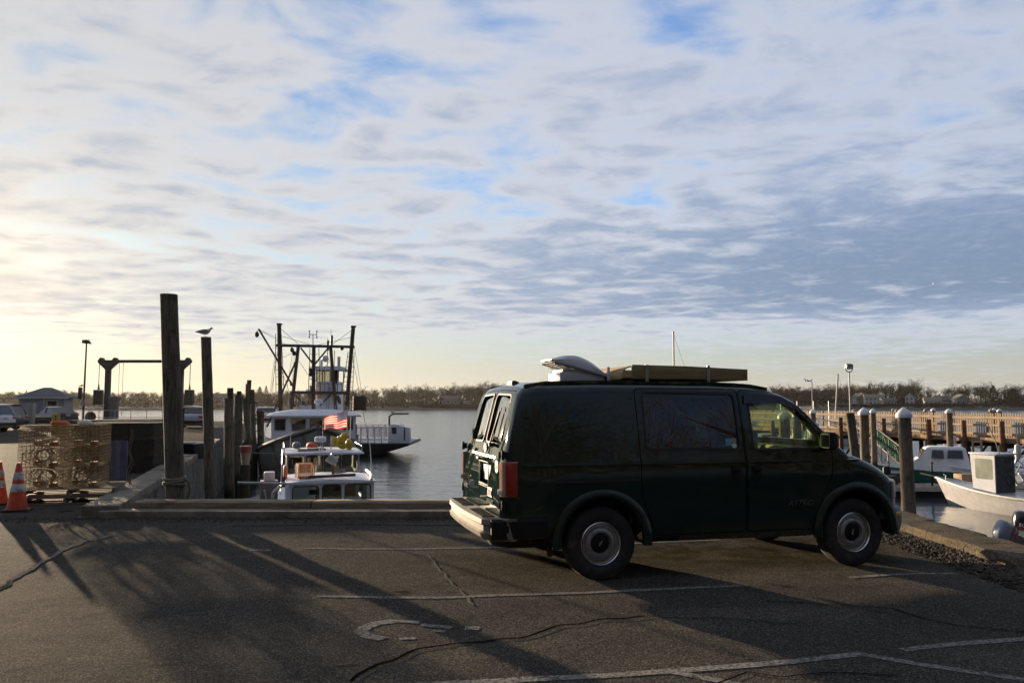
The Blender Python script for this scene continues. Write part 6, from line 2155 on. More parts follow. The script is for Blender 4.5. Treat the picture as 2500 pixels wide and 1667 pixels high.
MB().ball((1.0, 0.2, 7.35), (0.28, 0.28, 0.26)).build('satellite_dome', GELCOAT, F)
MB().box((0.45, -1.5, 3.2), (0.35, 0.3, 4.0)).build('exhaust_stack', mat('brown_stack', (0.28, 0.15, 0.09), 0.7, var=0.2), F)
MB().box((1.45, -1.02, 4.62), (2.6, 0.9, 0.07)).build('upper_walkway', DARKSTEEL, F)
for k in range(8):
    MB().box((0.4 + k * 0.32, -1.45, 5.0), (0.03, 0.03, 0.75)).build('walkway_post', DARKSTEEL, F)
MB().box((1.45, -1.45, 5.38), (2.5, 0.03, 0.03)).build('walkway_rail', DARKSTEEL, F)

# ---- working clutter on the near boats
pts = [(0.16 * math.cos(k * 0.5) * (1 - 0.004 * k), 0.16 * math.sin(k * 0.5) * (1 - 0.004 * k), 0.012 + 0.0011 * k) for k in range(70)]
tag(MB().tube(pts, 0.011, 5).build('rope_coil', ROPE, None, loc=onA(1.5, 0.35, 2.25)), 'flat rope coil on the nearest cabin roof behind the pipe', 'rope')
for i, (x, y, z, c_, lab) in enumerate(((3.9, -0.6, 2.53, (0.10, 0.12, 0.14), 'dark grey gear bag on the lobster boat roof'), (4.2, -0.15, 2.53, (0.40, 0.05, 0.03), 'red fuel can on the lobster boat roof'))):
    q = MB()
    q.loft([[(a * sx, b * sy, zz) for a, b in ((-1, -0.7), (-0.7, -1), (0.7, -1), (1, -0.7), (1, 0.7), (0.7, 1), (-0.7, 1), (-1, 0.7))] for zz, sx, sy in ((0, 0.17, 0.11), (0.04, 0.19, 0.13), (0.13, 0.18, 0.12), (0.18, 0.12, 0.07))])
    tag(q.build(('gear_bag', 'fuel_can')[i], mat('roof_gear_%d' % i, c_, 0.6, var=0.2), None, loc=onB(x, y, z - 0.035), rz=HEAD + 0.4 * i), lab, ('bag', 'fuel can')[i])
for i, (x, y) in enumerate(((3.0, 1.18), (5.0, 1.16))):
    t = thing('boat_fender', ('white fender hanging nearest the bow on the right side of the nearest boat', 'white fender hanging farther aft on the nearest boat')[1 - i], 'fender', onA(x * 0.8, y, 0.55))
    MB().lathe([(0.02, 0.22), (0.07, 0.18), (0.08, 0.1), (0.08, -0.12), (0.05, -0.2), (0.02, -0.22)], 12).build('body', WHITE, t)
    MB().tube([(0, 0, 0.2), (-0.02, 0, 0.34)], 0.008, 5).build('lanyard', ROPE, t)
for k, (x, h) in enumerate(((4.6, 1.5), (5.5, 1.1), (4.0, 0.8))):
    MB().tube([(x, 1.0 - 0.9 * k, 2.48), (x, 1.02 - 0.9 * k, 2.48 + h)], [0.010, 0.005], 5).build('whip_antenna', WHITE, Bt)
MB().tube([(3.7, -1.0, 2.50), (3.7, -1.0, 2.66), (6.1, -1.0, 2.64), (6.1, -1.0, 2.47)], 0.015, 6).build('roof_rail', ALU, Bt)
MB().tube([(3.7, 1.22, 2.50), (3.7, 1.22, 2.66), (6.1, 1.22, 2.64), (6.1, 1.22, 2.47)], 0.015, 6).build('roof_rail', ALU, Bt)

# ------------------------------------------------------------ basin on the right: pier, pilings, boats
CAPW = mat('white_pile_cap', (0.66, 0.64, 0.66), 0.5, var=0.06, dirt=(0.4, 0.38, 0.36), dirt_amt=0.15)
def capped(px, Y, ytop, r, label, lean=0.0, seed=0, group='white capped pilings in the basin', capm=None, mt=None):
    return piling(label, (px - 1250) / 2020 * Y, Y, 1.7 - (ytop + 10 - 984.5) / 2020 * Y - 0.05, r, mt or PILE_TAN, (lean, 0), zbot=-4.0, cap=capm or CAPW, seed=seed, group=group)
capped(2203, 18.6, 996, 0.142, 'nearest capped piling, large and standing just beyond the van nose', -0.10, 1)
capped(2106, 26.0, 993, 0.142, 'capped piling second nearest, left of the large one by the hood', 0.0, 2)
capped(2128, 40.0, 992, 0.13, 'slimmer capped piling just right of the second nearest one', 0.0, 3)
capped(2313, 42.0, 992, 0.15, 'capped piling standing by the cabin cruiser bow', 0.0, 4)
capped(1982, 47.0, 993, 0.15, 'capped piling left of the pier fence under the gull lamp', 0.0, 5)
capped(1912, 24.0, 1002, 0.155, 'capped piling seen through the van door window', 0.0, 6)
capped(1943, 30.0, 1000, 0.14, 'slimmer capped piling seen right in the van door window', 0.0, 7)
for i, (px, lab) in enumerate(((2082, 'leftmost'), (2118, 'second'), (2178, 'third'), (2186, 'fourth'), (2256, 'fifth'), (2275, 'sixth'), (2320, 'seventh'), (2415, 'eighth'), (2423, 'ninth'), (2436, 'last'))):
    capped(px, 66.0 + (i % 3), 991 - (i % 3), 0.17 if i in (5, 8, 9) else 0.13, 'far capped piling behind the fence, %s from the left' % lab, 0.0, 20 + i, 'capped pilings behind the fence', None if i in (5, 8, 9) else mat('dull_pile_cap', (0.30, 0.28, 0.27), 0.6))
piling('bare leaning piling right under the floodlight pole', 12.2, 30.0, 1.36, 0.16, PILE, (-0.55, 0.0), zbot=-4.0, seed=31)

# picket-fenced pier
FENCE = wood('sunlit_fence_timber', (0.34, 0.255, 0.17), 0.8, 'Z', 0.25, 0.75)
FENCEX = wood('sunlit_rail_timber', (0.36, 0.27, 0.18), 0.8, 'X', 0.25, 0.75)
PIER_RZ = R(-72.2)
PIER_O = Vector((28.0, 48.0, 0.0))
PU, PV = Vector((math.cos(PIER_RZ), math.sin(PIER_RZ), 0)), Vector((-math.sin(PIER_RZ), math.cos(PIER_RZ), 0))
def on_pier(s_, v, z):
    return PIER_O + PU * s_ + PV * v + Vector((0, 0, z))
pier = thing('pier', 'long timber pier with a picket fence and sunlit rails across the basin', 'pier', PIER_O, PIER_RZ)
PX0, PX1, PY = -27.5, 6.5, 0.0
pk = MB().box((0, 0, 0.69), (0.085, 0.022, 1.38)).mesh('picket', smooth=0)
pk.materials.append(FENCE)
x = PX0
while x < PX1:
    if not (-15.7 < x < -15.1):
        o = link('picket', pk, None, pier, (x, PY + 0.05, -0.24 + random.uniform(-0.03, 0.03)))
        o.rotation_euler.y = random.uniform(-0.02, 0.02)
    x += 0.165
xs_ = [PX0 + k * 2.43 for k in range(15)]
for a, b in zip(xs_, xs_[1:]):
    for z, h in ((0.88, 0.14), (0.44, 0.11), (-0.08, 0.13)):
        MB().box(((a + b) / 2, PY - 0.0, z + random.uniform(-0.015, 0.015)), (b - a - 0.012, 0.045, h)).build('rail', FENCEX, pier)
    MB().box((b, PY + 0.13, 0.35), (0.12, 0.12, 1.6)).build('fence_post', FENCE, pier)
    MB().box(((a + b) / 2, PY - 0.06, -0.42), (b - a - 0.02, 0.16, 0.26)).build('edge_beam', wood('brown_beam', (0.27, 0.165, 0.095), 0.8, 'X'), pier, bevel=0.01)
for k in range(34):
    MB().box((PX0 + 0.5 + k, PY + 1.5, -0.26), (0.97, 2.9, 0.06)).build('deck_plank', PLANKY, pier)
for k, X in enumerate((-25.0, -21.0, -17.0, -12.85, -8.6, -4.72, -2.05, 0.585, 3.6)):
    t_ = 0.70 if X > -15 else 0.3
    for dy, zt in ((-0.30, t_), (2.8, -0.35)):
        zz_ = (-4.2, -2.5, -1.5, -0.6, 0.1, zt) if zt > 0.1 else (-4.2, zt)
        S = [[(X + 0.15 * math.cos(R(30 * q)) * (1 + 0.05 * mnoise.noise(Vector((q, z, X)))), PY + dy + 0.15 * math.sin(R(30 * q)), z) for q in range(12)] for z in zz_]
        MB().loft(S).build('pile', wood('rusty_brown_pile', (0.20, 0.105, 0.055), 0.85, 'Z', dirt=(0.05, 0.045, 0.04), dirt_amt=0.3), pier, smooth=50)
    MB().box((X, PY + 1.3, -0.72), (0.25, 3.4, 0.28)).build('cross_head', PILE_D, pier)
    if X > -14:
        MB().bar((X, PY - 0.2, -2.3), (X + 1.4, PY - 0.1, -0.75), 0.10).build('brace', PILE_D, pier)
# ladder on the pier face
ld = thing('dock_ladder', 'short wooden ladder fixed to the pier face', 'ladder', on_pier(-1.0, -0.45, -1.6), PIER_RZ)
for s in (-1, 1):
    MB().box((s * 0.30, 0, 0.55), (0.09, 0.09, 1.25)).build('rail', FENCE, ld)
for k in range(4):
    MB().box((0, -0.03, 0.1 + k * 0.32), (0.52, 0.05, 0.08)).build('rung', FENCEX, ld)
# white fender post against the pier
m = MB()
m.lathe([(0.16, -0.5), (0.20, -0.42), (0.20, 0.42), (0.16, 0.5)], 14)
tag(m.build('dock_fender', WHITE, None, loc=on_pier(-2.6, -0.6, -0.75)), 'upright white fender below the pier beside the cabin cruiser', 'fender')
# grey net boxes with fence rail left of the pier
rl = thing('chain_fence', 'grey chain fence panel left of the pier behind the gull lamp', 'fence', (0, 0, 0))
for X in (23.0, 24.4, 25.8, 27.1, 28.9):
    MB().tube([(X, 71, -0.3), (X, 71, 2.0 if X < 24 else 1.9)], 0.035, 6).build('post', STEEL, rl)
for a, b, z in ((23.0, 25.8, 1.45), (27.1, 28.9, 1.6), (23.0, 25.8, 0.6)):
    MB().tube([(a, 71, z), (b, 71, z)], 0.025, 6).build('rail', STEEL, rl)
for k in range(28):
    MB().bar((23.0 + k * 0.1, 71, 0.0), (23.0 + k * 0.1, 71, 1.45), 0.006).build('wire', STEEL, rl)

# floodlight on a pole, gull lamp, thin masts
fl_ = thing('floodlight', 'floodlight in a round bracket on a thin pole above the fence', 'lamp post', (24.85, 61.0, -0.3))
MB().tube([(0, 0, 0), (0, 0, 4.30)], 0.055, 8).build('pole', STEEL, fl_)
MB().tube([(0.27 * math.cos(R(a)), 0, 4.60 + 0.30 * math.sin(R(a))) for a in range(180, 361, 15)], 0.04, 6).build('bracket', STEEL, fl_)
m = MB()
m.box((0, -0.02, 4.72), (0.48, 0.40, 0.34), M=Matrix.Translation((0, 0, 4.72)) @ Matrix.Rotation(R(18), 4, 'X') @ Matrix.Translation((0, 0, -4.72)))
hd = m.build('lamp_head', mat('bronze_lamp', (0.05, 0.04, 0.032), 0.5), fl_, bevel=0.03)
MB().box((0, -0.235, 4.66), (0.38, 0.01, 0.24)).build('lens', mat('lamp_lens', (0.3, 0.3, 0.28), 0.2), hd)
gl_ = thing('gull_lamp', 'slim lamp post with a short arm where two birds perch', 'lamp post', (23.9, 66.0, -0.3))
MB().tube([(0, 0, 0), (0, 0, 3.65), (-0.08, 0, 3.78), (-0.42, 0, 3.80)], 0.045, 8).build('pole', STEEL, gl_)
MB().box((-0.42, 0, 3.77), (0.34, 0.2, 0.07)).build('lamp_head', DARKSTEEL, gl_, bevel=0.02)
def small_bird(label, loc, s, rz=0.0, spread=0.0):
    t = thing('perched_bird' if not spread else 'flying_gull', label, 'bird', loc, rz)
    m = MB()
    m.loft([[(x * s, ry * s * math.cos(R(45 * k)), (z + rz_ * math.sin(R(45 * k))) * s) for k in range(8)] for x, z, ry, rz_ in ((-0.45, 0.10, 0.01, 0.01), (-0.2, 0.13, 0.09, 0.09), (0.08, 0.17, 0.12, 0.12), (0.26, 0.26, 0.08, 0.09), (0.36, 0.29, 0.07, 0.07), (0.44, 0.29, 0.015, 0.015))])
    m.build('body', GULLG if not spread else GULLW, t, smooth=70)
    if spread:
        for sd_ in (-1, 1):
            m = MB()
            m.loft([[(x0_ * s, sd_ * y * s, z * s), (x1_ * s, sd_ * y * s, z * s), (x1_ * s, sd_ * y * s, (z + 0.02) * s)] for y, x0_, x1_, z in ((0.08, -0.05, 0.2, 0.2), (0.5, -0.08, 0.2, 0.36), (1.0, -0.22, 0.0, 0.30), (1.3, -0.3, -0.25, 0.24))])
            m.build('wing', GULLG, t)
    return t
small_bird('left small bird on the slim lamp arm', (23.42, 66.0, 3.51), 0.42, 2.6)
small_bird('right small bird on top of the slim lamp post', (23.88, 66.0, 3.50), 0.36, 0.8)
small_bird('gull flying in the far sky at the right', (61.6, 120.0, 19.0), 0.75, 1.2, 1.0)
def mast_thing(label, x, y, z0, z1, r, lean=0.0):
    t = thing('sailboat', label, 'boat', (x, y, WATER_Z))
    make_hull(t, 7.0, 2.2, 1.1, 0.8, GELCOAT, GELCOAT, WHITE, 0.04)
    MB().box((3.2, 0, 1.0), (2.6, 1.2, 0.5)).build('coachroof', GELCOAT, t, bevel=0.08)
    MB().tube([(4.0, 0, 0.9), (4.0 + lean, 0, z1 - WATER_Z)], [r, r * 0.8], 8).build('mast', mat('pale_mast', (0.50, 0.46, 0.38), 0.5), t)
    MB().tube([(4.0 + lean, 0, z1 - WATER_Z - 0.1), (6.9, 0, 1.1)], 0.012, 4).build('forestay', STEEL, t)
    MB().lathe([(0.09, 0), (0.10, 0.1), (0.0, 0.16)], 8, Matrix.Translation((4.0 + lean, 0, z1 - WATER_Z))).build('mast_head', STEEL, t)
    return t
mast_thing('sailboat hidden by the van with only its pale mast showing above', 9.7, 70.0, 0, 7.65, 0.085)
mast_thing('sailboat with a thin leaning mast far behind the floodlight', 27.0, 80.0, 0, 4.4, 0.10, 0.5)

# float docks
def float_dock(label, x, y, lx, ly, rz, top=-1.75):
    t = thing('float_dock', label, 'dock', (x, y, WATER_Z), rz)
    n = max(3, int(lx / 0.6))
    for k in range(n):
        MB().box((-lx / 2 + (k + 0.5) * lx / n, 0, top - WATER_Z - 0.03), (lx / n - 0.015, ly, 0.05)).build('deck_board', PLANKY, t)
    for s in (-1, 1):
        MB().box((0, s * (ly / 2 + 0.03), top - WATER_Z - 0.10), (lx, 0.06, 0.17)).build('edge_board', mat('pale_edge', (0.33, 0.32, 0.30), 0.7, var=0.15), t)
    MB().box((0, 0, 0.06), (lx - 0.2, ly - 0.2, 0.46)).build('pontoon', BLACKP, t)
float_dock('float dock just right of the van nose beside the large piling', 15.6, 35.6, 5.4, 1.6, -0.06)
float_dock('float dock behind the console skiff at the right', 23.6, 36.6, 8.0, 2.0, -0.10)
float_dock('float dock beyond the cabin cruiser under the pier', 22.0, 46.4, 12.0, 1.4, 0.0)
# wooden step box and gear on the docks
for lab, loc, s, mt in (('sunlit wooden step box on the dock behind the skiff', (19.6, 36.0, -1.74), (0.9, 0.5, 0.42), FENCEX), ('sunlit tan crate on the dock left of the large piling', (15.2, 35.9, -1.74), (0.45, 0.4, 0.5), FENCEX), ('dark gear box on the dock beside the tan crate', (16.2, 35.9, -1.74), (0.6, 0.4, 0.35), DARKSTEEL)):
    q = MB().box((0, 0, s[2] / 2), s)
    tag(q.build('dock_box', mt, None, bevel=0.015, loc=loc, rz=0.2), lab, 'box')
m = MB()
m.lathe([(0.02, 0.24), (0.10, 0.19), (0.15, 0.05), (0.13, -0.10), (0.0, -0.16)], 12)
tag(m.build('red_float', mat('red_float', (0.45, 0.03, 0.02), 0.4), None, loc=(16.85, 35.6, -1.58)), 'small red float on the dock left of the large piling', 'buoy')

# gangways
def gangway(label, a, b, h, wd, mt, tarp=None, n=8):
    t = thing('gangway', label, 'gangway')
    a, b = Vector(a), Vector(b)
    d = (b - a).normalized()
    s = Vector((-d.y, d.x, 0)).normalized() * wd / 2
    up = Vector((0, 0, h))
    for q in (s, -s):
        MB().tube([a + q, b + q], 0.04, 7).build('lower_chord', mt, t)
        MB().tube([a + q, a + q - d * 0.25 + up * 0.5, a + q + up, b + q + up], 0.035, 7).build('hand_rail', mt, t)
        for k in range(n):
            p0, p1 = a.lerp(b, k / n) + q, a.lerp(b, (k + 1) / n) + q
            MB().tube([p0, p1 + up] if k % 2 else [p0 + up, p1], 0.025, 6).build('truss_strut', mt, t)
            MB().tube([p1, p1 + up], 0.022, 6).build('truss_post', mt, t)
    m = MB()
    m.add([a + s, a - s, b - s, b + s, a + s - Vector((0, 0, 0.05)), a - s - Vector((0, 0, 0.05)), b - s - Vector((0, 0, 0.05)), b + s - Vector((0, 0, 0.05))],
          [(0, 1, 2, 3), (7, 6, 5, 4), (0, 4, 5, 1), (1, 5, 6, 2), (2, 6, 7, 3), (3, 7, 4, 0)])
    m.build('walkway', mat('ribbed_alu', (0.25, 0.25, 0.25), 0.6, 0.3), t)
    if tarp:
        m = MB()
        p, q = a.lerp(b, 0.2) - s * 1.05, a.lerp(b, 0.8) - s * 1.05
        m.add([p + up * 0.1, q + up * 0.1, q + up * 0.95, p + up * 0.95], [(0, 1, 2, 3)])
        m.build('tarp', tarp, t)
gangway('aluminium gangway sloping up out of the photo at the right edge', (19.9, 33.6, -1.5), (27.2, 35.5, 0.9), 1.0, 1.0, ALU)
gangway('dark gangway with a green tarp behind the large piling', (19.3, 41.6, -1.75), (24.3, 58.6, -0.35), 0.95, 1.0, DARKSTEEL, mat('green_tarp', (0.010, 0.034, 0.025), 0.9, var=0.2, spec=0.0))
gangway('aluminium gangway seen through the van door window', (14.6, 44.0, -1.75), (22.5, 63.8, -0.35), 0.95, 1.0, ALU)
fd_ = thing('hanging_fender', 'pinkish white fender hanging from the right gangway', 'fender', (20.15, 33.2, -0.2))
MB().lathe([(0.03, 0.28), (0.10, 0.24), (0.115, 0.15), (0.115, -0.18), (0.09, -0.25), (0.02, -0.28)], 14).build('body', mat('pinkish_fender', (0.55, 0.47, 0.44), 0.5, var=0.06), fd_)
MB().tube([(0, 0, 0.26), (0.0, 0, 0.95)], 0.012, 5).build('lanyard', ROPE, fd_)

# cabin cruiser with the green hull
GRN = mat('sea_green_hull', (0.025, 0.13, 0.10), 0.35, var=0.1)
cr = thing('cabin_cruiser', 'white cabin cruiser with a sea green hull behind the large piling', 'boat', (24.4, 41.3, WATER_Z), R(160))
make_hull(cr, 6.4, 2.3, 0.85, 0.55, GRN, GELCOAT, GELCOAT, 0.05, rake=0.6)
m = MB()
m.loft([[(1.6, -0.95, 0.45), (4.7, -0.75, 0.60), (4.7, 0.75, 0.60), (1.6, 0.95, 0.45)], [(1.7, -0.85, 1.15), (3.9, -0.72, 1.15), (3.9, 0.72, 1.15), (1.7, 0.85, 1.15)], [(1.8, -0.74, 1.66), (3.55, -0.62, 1.66), (3.55, 0.62, 1.66), (1.8, 0.74, 1.66)], [(1.9, -0.6, 1.74), (3.35, -0.5, 1.74), (3.35, 0.5, 1.74), (1.9, 0.6, 1.74)]])
m.build('cabin', GELCOAT, cr, smooth=25)
for s in (-1, 1):
    for xa, xb in ((1.95, 2.65), (2.8, 3.35)):
        MB().loft([[(xa, s * 0.835, 1.18), (xb, s * 0.775, 1.18), (xb - 0.05, s * 0.69, 1.58), (xa + 0.02, s * 0.755, 1.58)], [(xa, s * 0.885, 1.18), (xb, s * 0.845, 1.18), (xb - 0.05, s * 0.755, 1.56), (xa + 0.02, s * 0.80, 1.56)]]).build('side_window', DGLASS, cr)
for ya, yb in ((-0.60, -0.06), (0.06, 0.60)):
    MB().loft([[(3.88, ya, 1.18), (3.88, yb, 1.18), (3.62, yb * 0.95, 1.60), (3.62, ya * 0.95, 1.60)], [(3.90, ya, 1.18), (3.90, yb, 1.18), (3.64, yb * 0.95, 1.60), (3.64, ya * 0.95, 1.60)]]).build('front_window', DGLASS, cr)
MB().tube([(1.9, -0.5, 1.74), (1.9, -0.5, 1.82), (2.6, -0.5, 1.82), (2.6, -0.5, 1.74)], 0.025, 6).build('roof_rail', ALU, cr)
MB().tube([(5.9, -0.3, 0.8), (6.3, 0, 1.15), (5.9, 0.3, 0.8)], 0.02, 6).build('bow_rail', ALU, cr)

# console skiff
sk = thing('console_skiff', 'white open skiff with a boxy steering console in the basin', 'boat', (16.85 + 0.35 * 6.6, 33.2 - 0.937 * 6.6, WATER_Z), R(110.5))
make_hull(sk, 6.6, 2.2, 0.98, 0.62, mat('grey_white_gelcoat', (0.32, 0.32, 0.33), 0.35, var=0.08, dirt=(0.34, 0.335, 0.32), dirt_amt=0.2), GELCOAT, mat('worn_gunwale', (0.35, 0.35, 0.35), 0.6, var=0.3, scale=8), 0.05, rake=0.9, full=0.3)
c_ = holed_box(3.55, 4.45, -0.50, 0.50, 0.42, 2.03, 0.03, (), [(3.66, 4.34, 1.16, 1.86)], rake=-0.12, rnd=0.06)
van_part('console', c_, GELCOAT, sk)
for y_ in (0.49, -0.50):
    MB().prism(rrect(3.64, 1.14, 4.36, 1.88, 0.06), -y_ - 0.012, -y_ - 0.004, XZ).build('windscreen', mat('painted_daylight_pane', (0.30, 0.32, 0.26), 0.25, var=0.15, scale=3), sk)  # pale pane colour stands in for daylight seen through the console
MB().box((4.0, 0, 2.06), (1.16, 1.12, 0.05)).build('roof', GELCOAT, sk, bevel=0.015)
m = MB()
m.box((3.53, 0.0, 1.22), (0.03, 0.90, 1.5))
m.build('painted_shade_panel', mat('painted_interior_shade', (0.05, 0.05, 0.045), 0.7, var=0.6, scale=5), sk)  # dark mottle paints the shaded open interior and gear; no board there
m = MB()
m.tube([(3.36 + 0.16 * math.cos(R(30 * k)) * 0.3, 0.18 * math.sin(R(30 * k)), 1.1 + 0.18 * math.cos(R(30 * k))) for k in range(13)], 0.015, 6, cap=False)
m.build('steering_wheel', BLACKP, sk)
MB().box((2.2, -0.3, 0.62), (0.5, 0.6, 0.1)).build('hatch', GELCOAT, sk, bevel=0.02)
MB().tube([(3.5, 0.3, 2.06), (3.0, 1.1, 2.62), (2.6, 1.9, 3.2)], 0.018, 6).build('outrigger_pole', ALU, sk)
MB().tube([(6.3, 0.0, 0.95), (6.7, 0.05, 1.02), (7.3, 0.05, 1.08)], 0.03, 6).build('bow_roller', DARKSTEEL, sk)
MB().tube([(5.9, 0.25, 0.85), (5.9, 0.25, 1.12), (5.9, 0.35, 1.15)], 0.02, 6).build('cleat', STEEL, sk)
# another white bow at the right edge
s2 = thing('white_dinghy', 'white dinghy bow entering at the right photo edge', 'boat', (24.6, 33.0, WATER_Z + 0.15), R(176))
make_hull(s2, 4.4, 1.6, 0.95, 0.7, GELCOAT, GELCOAT, WHITE, 0.05)

# more small craft packed along the docks
def small_cabin_boat(label, loc, rz, L=5.2, col=None, cab=True):
    t = thing('small_cabin_boat', label, 'boat', loc, rz)
    make_hull(t, L, 2.0, 0.85, 0.6, col or GELCOAT, GELCOAT, WHITE, 0.045)
    if cab:
        m = MB()
        m.loft([[(L * 0.35, -0.75, 0.5), (L * 0.72, -0.55, 0.6), (L * 0.72, 0.55, 0.6), (L * 0.35, 0.75, 0.5)], [(L * 0.36, -0.66, 1.45), (L * 0.62, -0.52, 1.45), (L * 0.62, 0.52, 1.45), (L * 0.36, 0.66, 1.45)]])
        m.build('cabin', GELCOAT, t, bevel=0.04)
        for s in (-1, 1):
            MB().loft([[(L * 0.40, s * 0.72, 0.95), (L * 0.60, s * 0.625, 0.95), (L * 0.58, s * 0.60, 1.32), (L * 0.40, s * 0.69, 1.32)], [(L * 0.40, s * 0.74, 0.95), (L * 0.60, s * 0.645, 0.95), (L * 0.58, s * 0.62, 1.32), (L * 0.40, s * 0.71, 1.32)]]).build('side_window', DGLASS, t)
    MB().tube([(L * 0.8, -0.45, 0.75), (L * 0.86, -0.4, 1.1), (L * 0.97, 0, 1.2), (L * 0.86, 0.4, 1.1), (L * 0.8, 0.45, 0.75)], 0.018, 6).build('bow_rail', ALU, t)
    m = MB()
    m.loft([[tuple(Vector((-0.12 + a * 0.16 * k_, b * 0.13 * k_, z))) for a, b in ((-1, -0.7), (-0.7, -1), (0.7, -1), (1, -0.7), (1, 0.7), (0.7, 1), (-0.7, 1), (-1, 0.7))] for z, k_ in ((0.1, 0.5), (0.6, 0.6), (0.65, 1.0), (0.92, 1.0), (1.0, 0.7))])
    m.build('outboard', BLACKP, t, bevel=0.01)
    return t
small_cabin_boat('small white cabin boat whose roof shows above the van hood', (17.2, 38.6, WATER_Z), R(170))
small_cabin_boat('white open boat moored behind the gangway at the right edge', (27.6, 41.0, WATER_Z), R(175), 5.6, None, False)
small_cabin_boat('white cabin boat between the skiff and the right gangway', (25.6, 39.4, WATER_Z), R(150), 4.8)
small_cabin_boat('dark hulled open boat beside the far float dock', (19.6, 47.8, WATER_Z), R(178), 5.0, mat('navy_hull', (0.02, 0.03, 0.06), 0.35), False)
for i, (x, y, z, h) in enumerate(((17.6, 35.0, -1.72, 0.9), (21.2, 36.0, -1.72, 0.8), (24.8, 35.8, -1.72, 1.0))):
    m = MB()
    m.tube([(0, 0, 0), (0, 0, h)], 0.05, 8)
    m.lathe([(0.07, h), (0.08, h + 0.06), (0, h + 0.09)], 8)
    tag(m.build('dock_post', (PILE_TAN, STEEL, PILE_TAN)[i], None, loc=(x, y, z)), ('short dock post left of the skiff bow', 'steel dock post behind the skiff console', 'tan dock post under the right gangway')[i], 'post')

# outboards on skiffs moored under the quay
def outboard(name, label, loc, rz, tilt, cowl, band, text, tcol, size=1.0):
    t = thing(name, label, 'outboard motor', loc, rz)
    T_ = Matrix.Rotation(R(tilt), 4, 'Y') @ Matrix.Scale(size, 4)
    m = MB()
    S = []
    for z, lx, ly, dx in ((0.0, 0.24, 0.165, 0.0), (0.05, 0.27, 0.185, 0.0), (0.20, 0.285, 0.19, 0.01), (0.34, 0.27, 0.175, 0.0), (0.42, 0.22, 0.14, -0.03), (0.455, 0.12, 0.08, -0.05)):
        S.append([tuple(T_ @ Vector((dx + lx * math.copysign(abs(math.cos(R(22.5 * k))) ** 0.6, math.cos(R(22.5 * k))), ly * math.copysign(abs(math.sin(R(22.5 * k))) ** 0.6, math.sin(R(22.5 * k))), z))) for k in range(16)])
    m.loft(S)
    c = m.build('cowl', cowl, t, smooth=50)
    m = MB()
    S = []
    for z, e in ((-0.10, 0.0), (-0.02, 0.012), (0.01, 0.012), (0.03, 0.004)):
        S.append([tuple(T_ @ Vector(((0.235 + e) * math.cos(R(22.5 * k)), (0.165 + e) * math.sin(R(22.5 * k)), z))) for k in range(16)])
    m.loft(S)
    m.build('lower_pan', band, t, smooth=50)
    m = MB()
    m.loft([[tuple(T_ @ Vector((a * 0.10 - 0.02, b * 0.06, z))) for a, b in ((-1, -1), (1, -1), (1, 1), (-1, 1))] for z in (-0.9, -0.08)])
    m.loft([[tuple(T_ @ Vector((a * r_ + dx, b * r_ * 0.4, z))) for a, b in ((-1, -1), (1, -1), (1, 1), (-1, 1))] for z, r_, dx in ((-1.1, 0.08, -0.02), (-0.9, 0.16, 0.0))])
    m.build('drive_leg', band, t)
    for s in (-1, 1):
        Mt = T_ @ Matrix.Translation((0.0, s * 0.196, 0.13)) @ (SIDEM if s < 0 else Matrix.Rotation(math.pi, 4, 'Z') @ SIDEM)
        txt('lettering', text, 0.115, tcol, c, Mt, 0.006, 0.2)
        m = MB()
        m.add([tuple(T_ @ Vector(p)) for p in ((-0.25, s * 0.196, 0.045), (0.22, s * 0.196, 0.045), (0.22, s * 0.1965, 0.065), (-0.25, s * 0.1965, 0.065), (-0.25, s * 0.185, 0.045), (0.22, s * 0.185, 0.045))], [(0, 1, 2, 3), (0, 4, 5, 1)])
        m.build('stripe', mat('red_stripe', (0.35, 0.04, 0.03), 0.5), c)
    return t
outboard('outboard_motor', 'black outboard motor with white lettering and red stripe at the right edge', (12.22, 20.0, -1.32), R(-14), 8, mat('black_cowl', (0.014, 0.014, 0.015), 0.2, var=0.2, coat=0.6), mat('pale_pan', (0.35, 0.40, 0.38), 0.4), 'SUZUKI', WHITE)
outboard('outboard_motor', 'tilted grey and white outboard motor left of the black one', (11.45, 19.3, -1.33), R(195), 62, mat('blue_grey_cowl', (0.20, 0.22, 0.26), 0.3, var=0.1, coat=0.4), mat('dark_pan', (0.05, 0.055, 0.065), 0.5), 'YAMAHA', mat('maroon_ink', (0.20, 0.05, 0.06), 0.5), 0.9)
for i, (x, y, lab) in enumerate(((12.7, 20.2, 'small skiff under the quay carrying the black outboard'), (11.6, 19.2, 'small skiff under the quay carrying the tilted outboard'))):
    q = thing('moored_skiff', lab, 'boat', (x, y, WATER_Z), R(-8 - 4 * i))
    make_hull(q, 4.6, 1.7 if i == 0 else 1.0, 0.75, 0.5, GELCOAT, GELCOAT, WHITE, 0.04)
m = MB()
S = []
for k in range(10):
    u = k / 9
    S.append([(11.9 + u * 1.6, 18.75 + 0.5 * math.cos(R(30 * j)), -1.62 + (0.28 + 0.06 * math.sin(k * 2.1 + j)) * max(0, math.sin(R(30 * j))) * (0.7 + 0.3 * math.sin(u * 3))) for j in range(7)])
m.loft(S, ring=False, cap=False)
tag(m.build('red_tarp', mat('faded_red_tarp', (0.22, 0.035, 0.035), 0.8, var=0.35, scale=8, bump=0.03, bscale=9)), 'crumpled dark red tarp under the outboard motors', 'tarp')

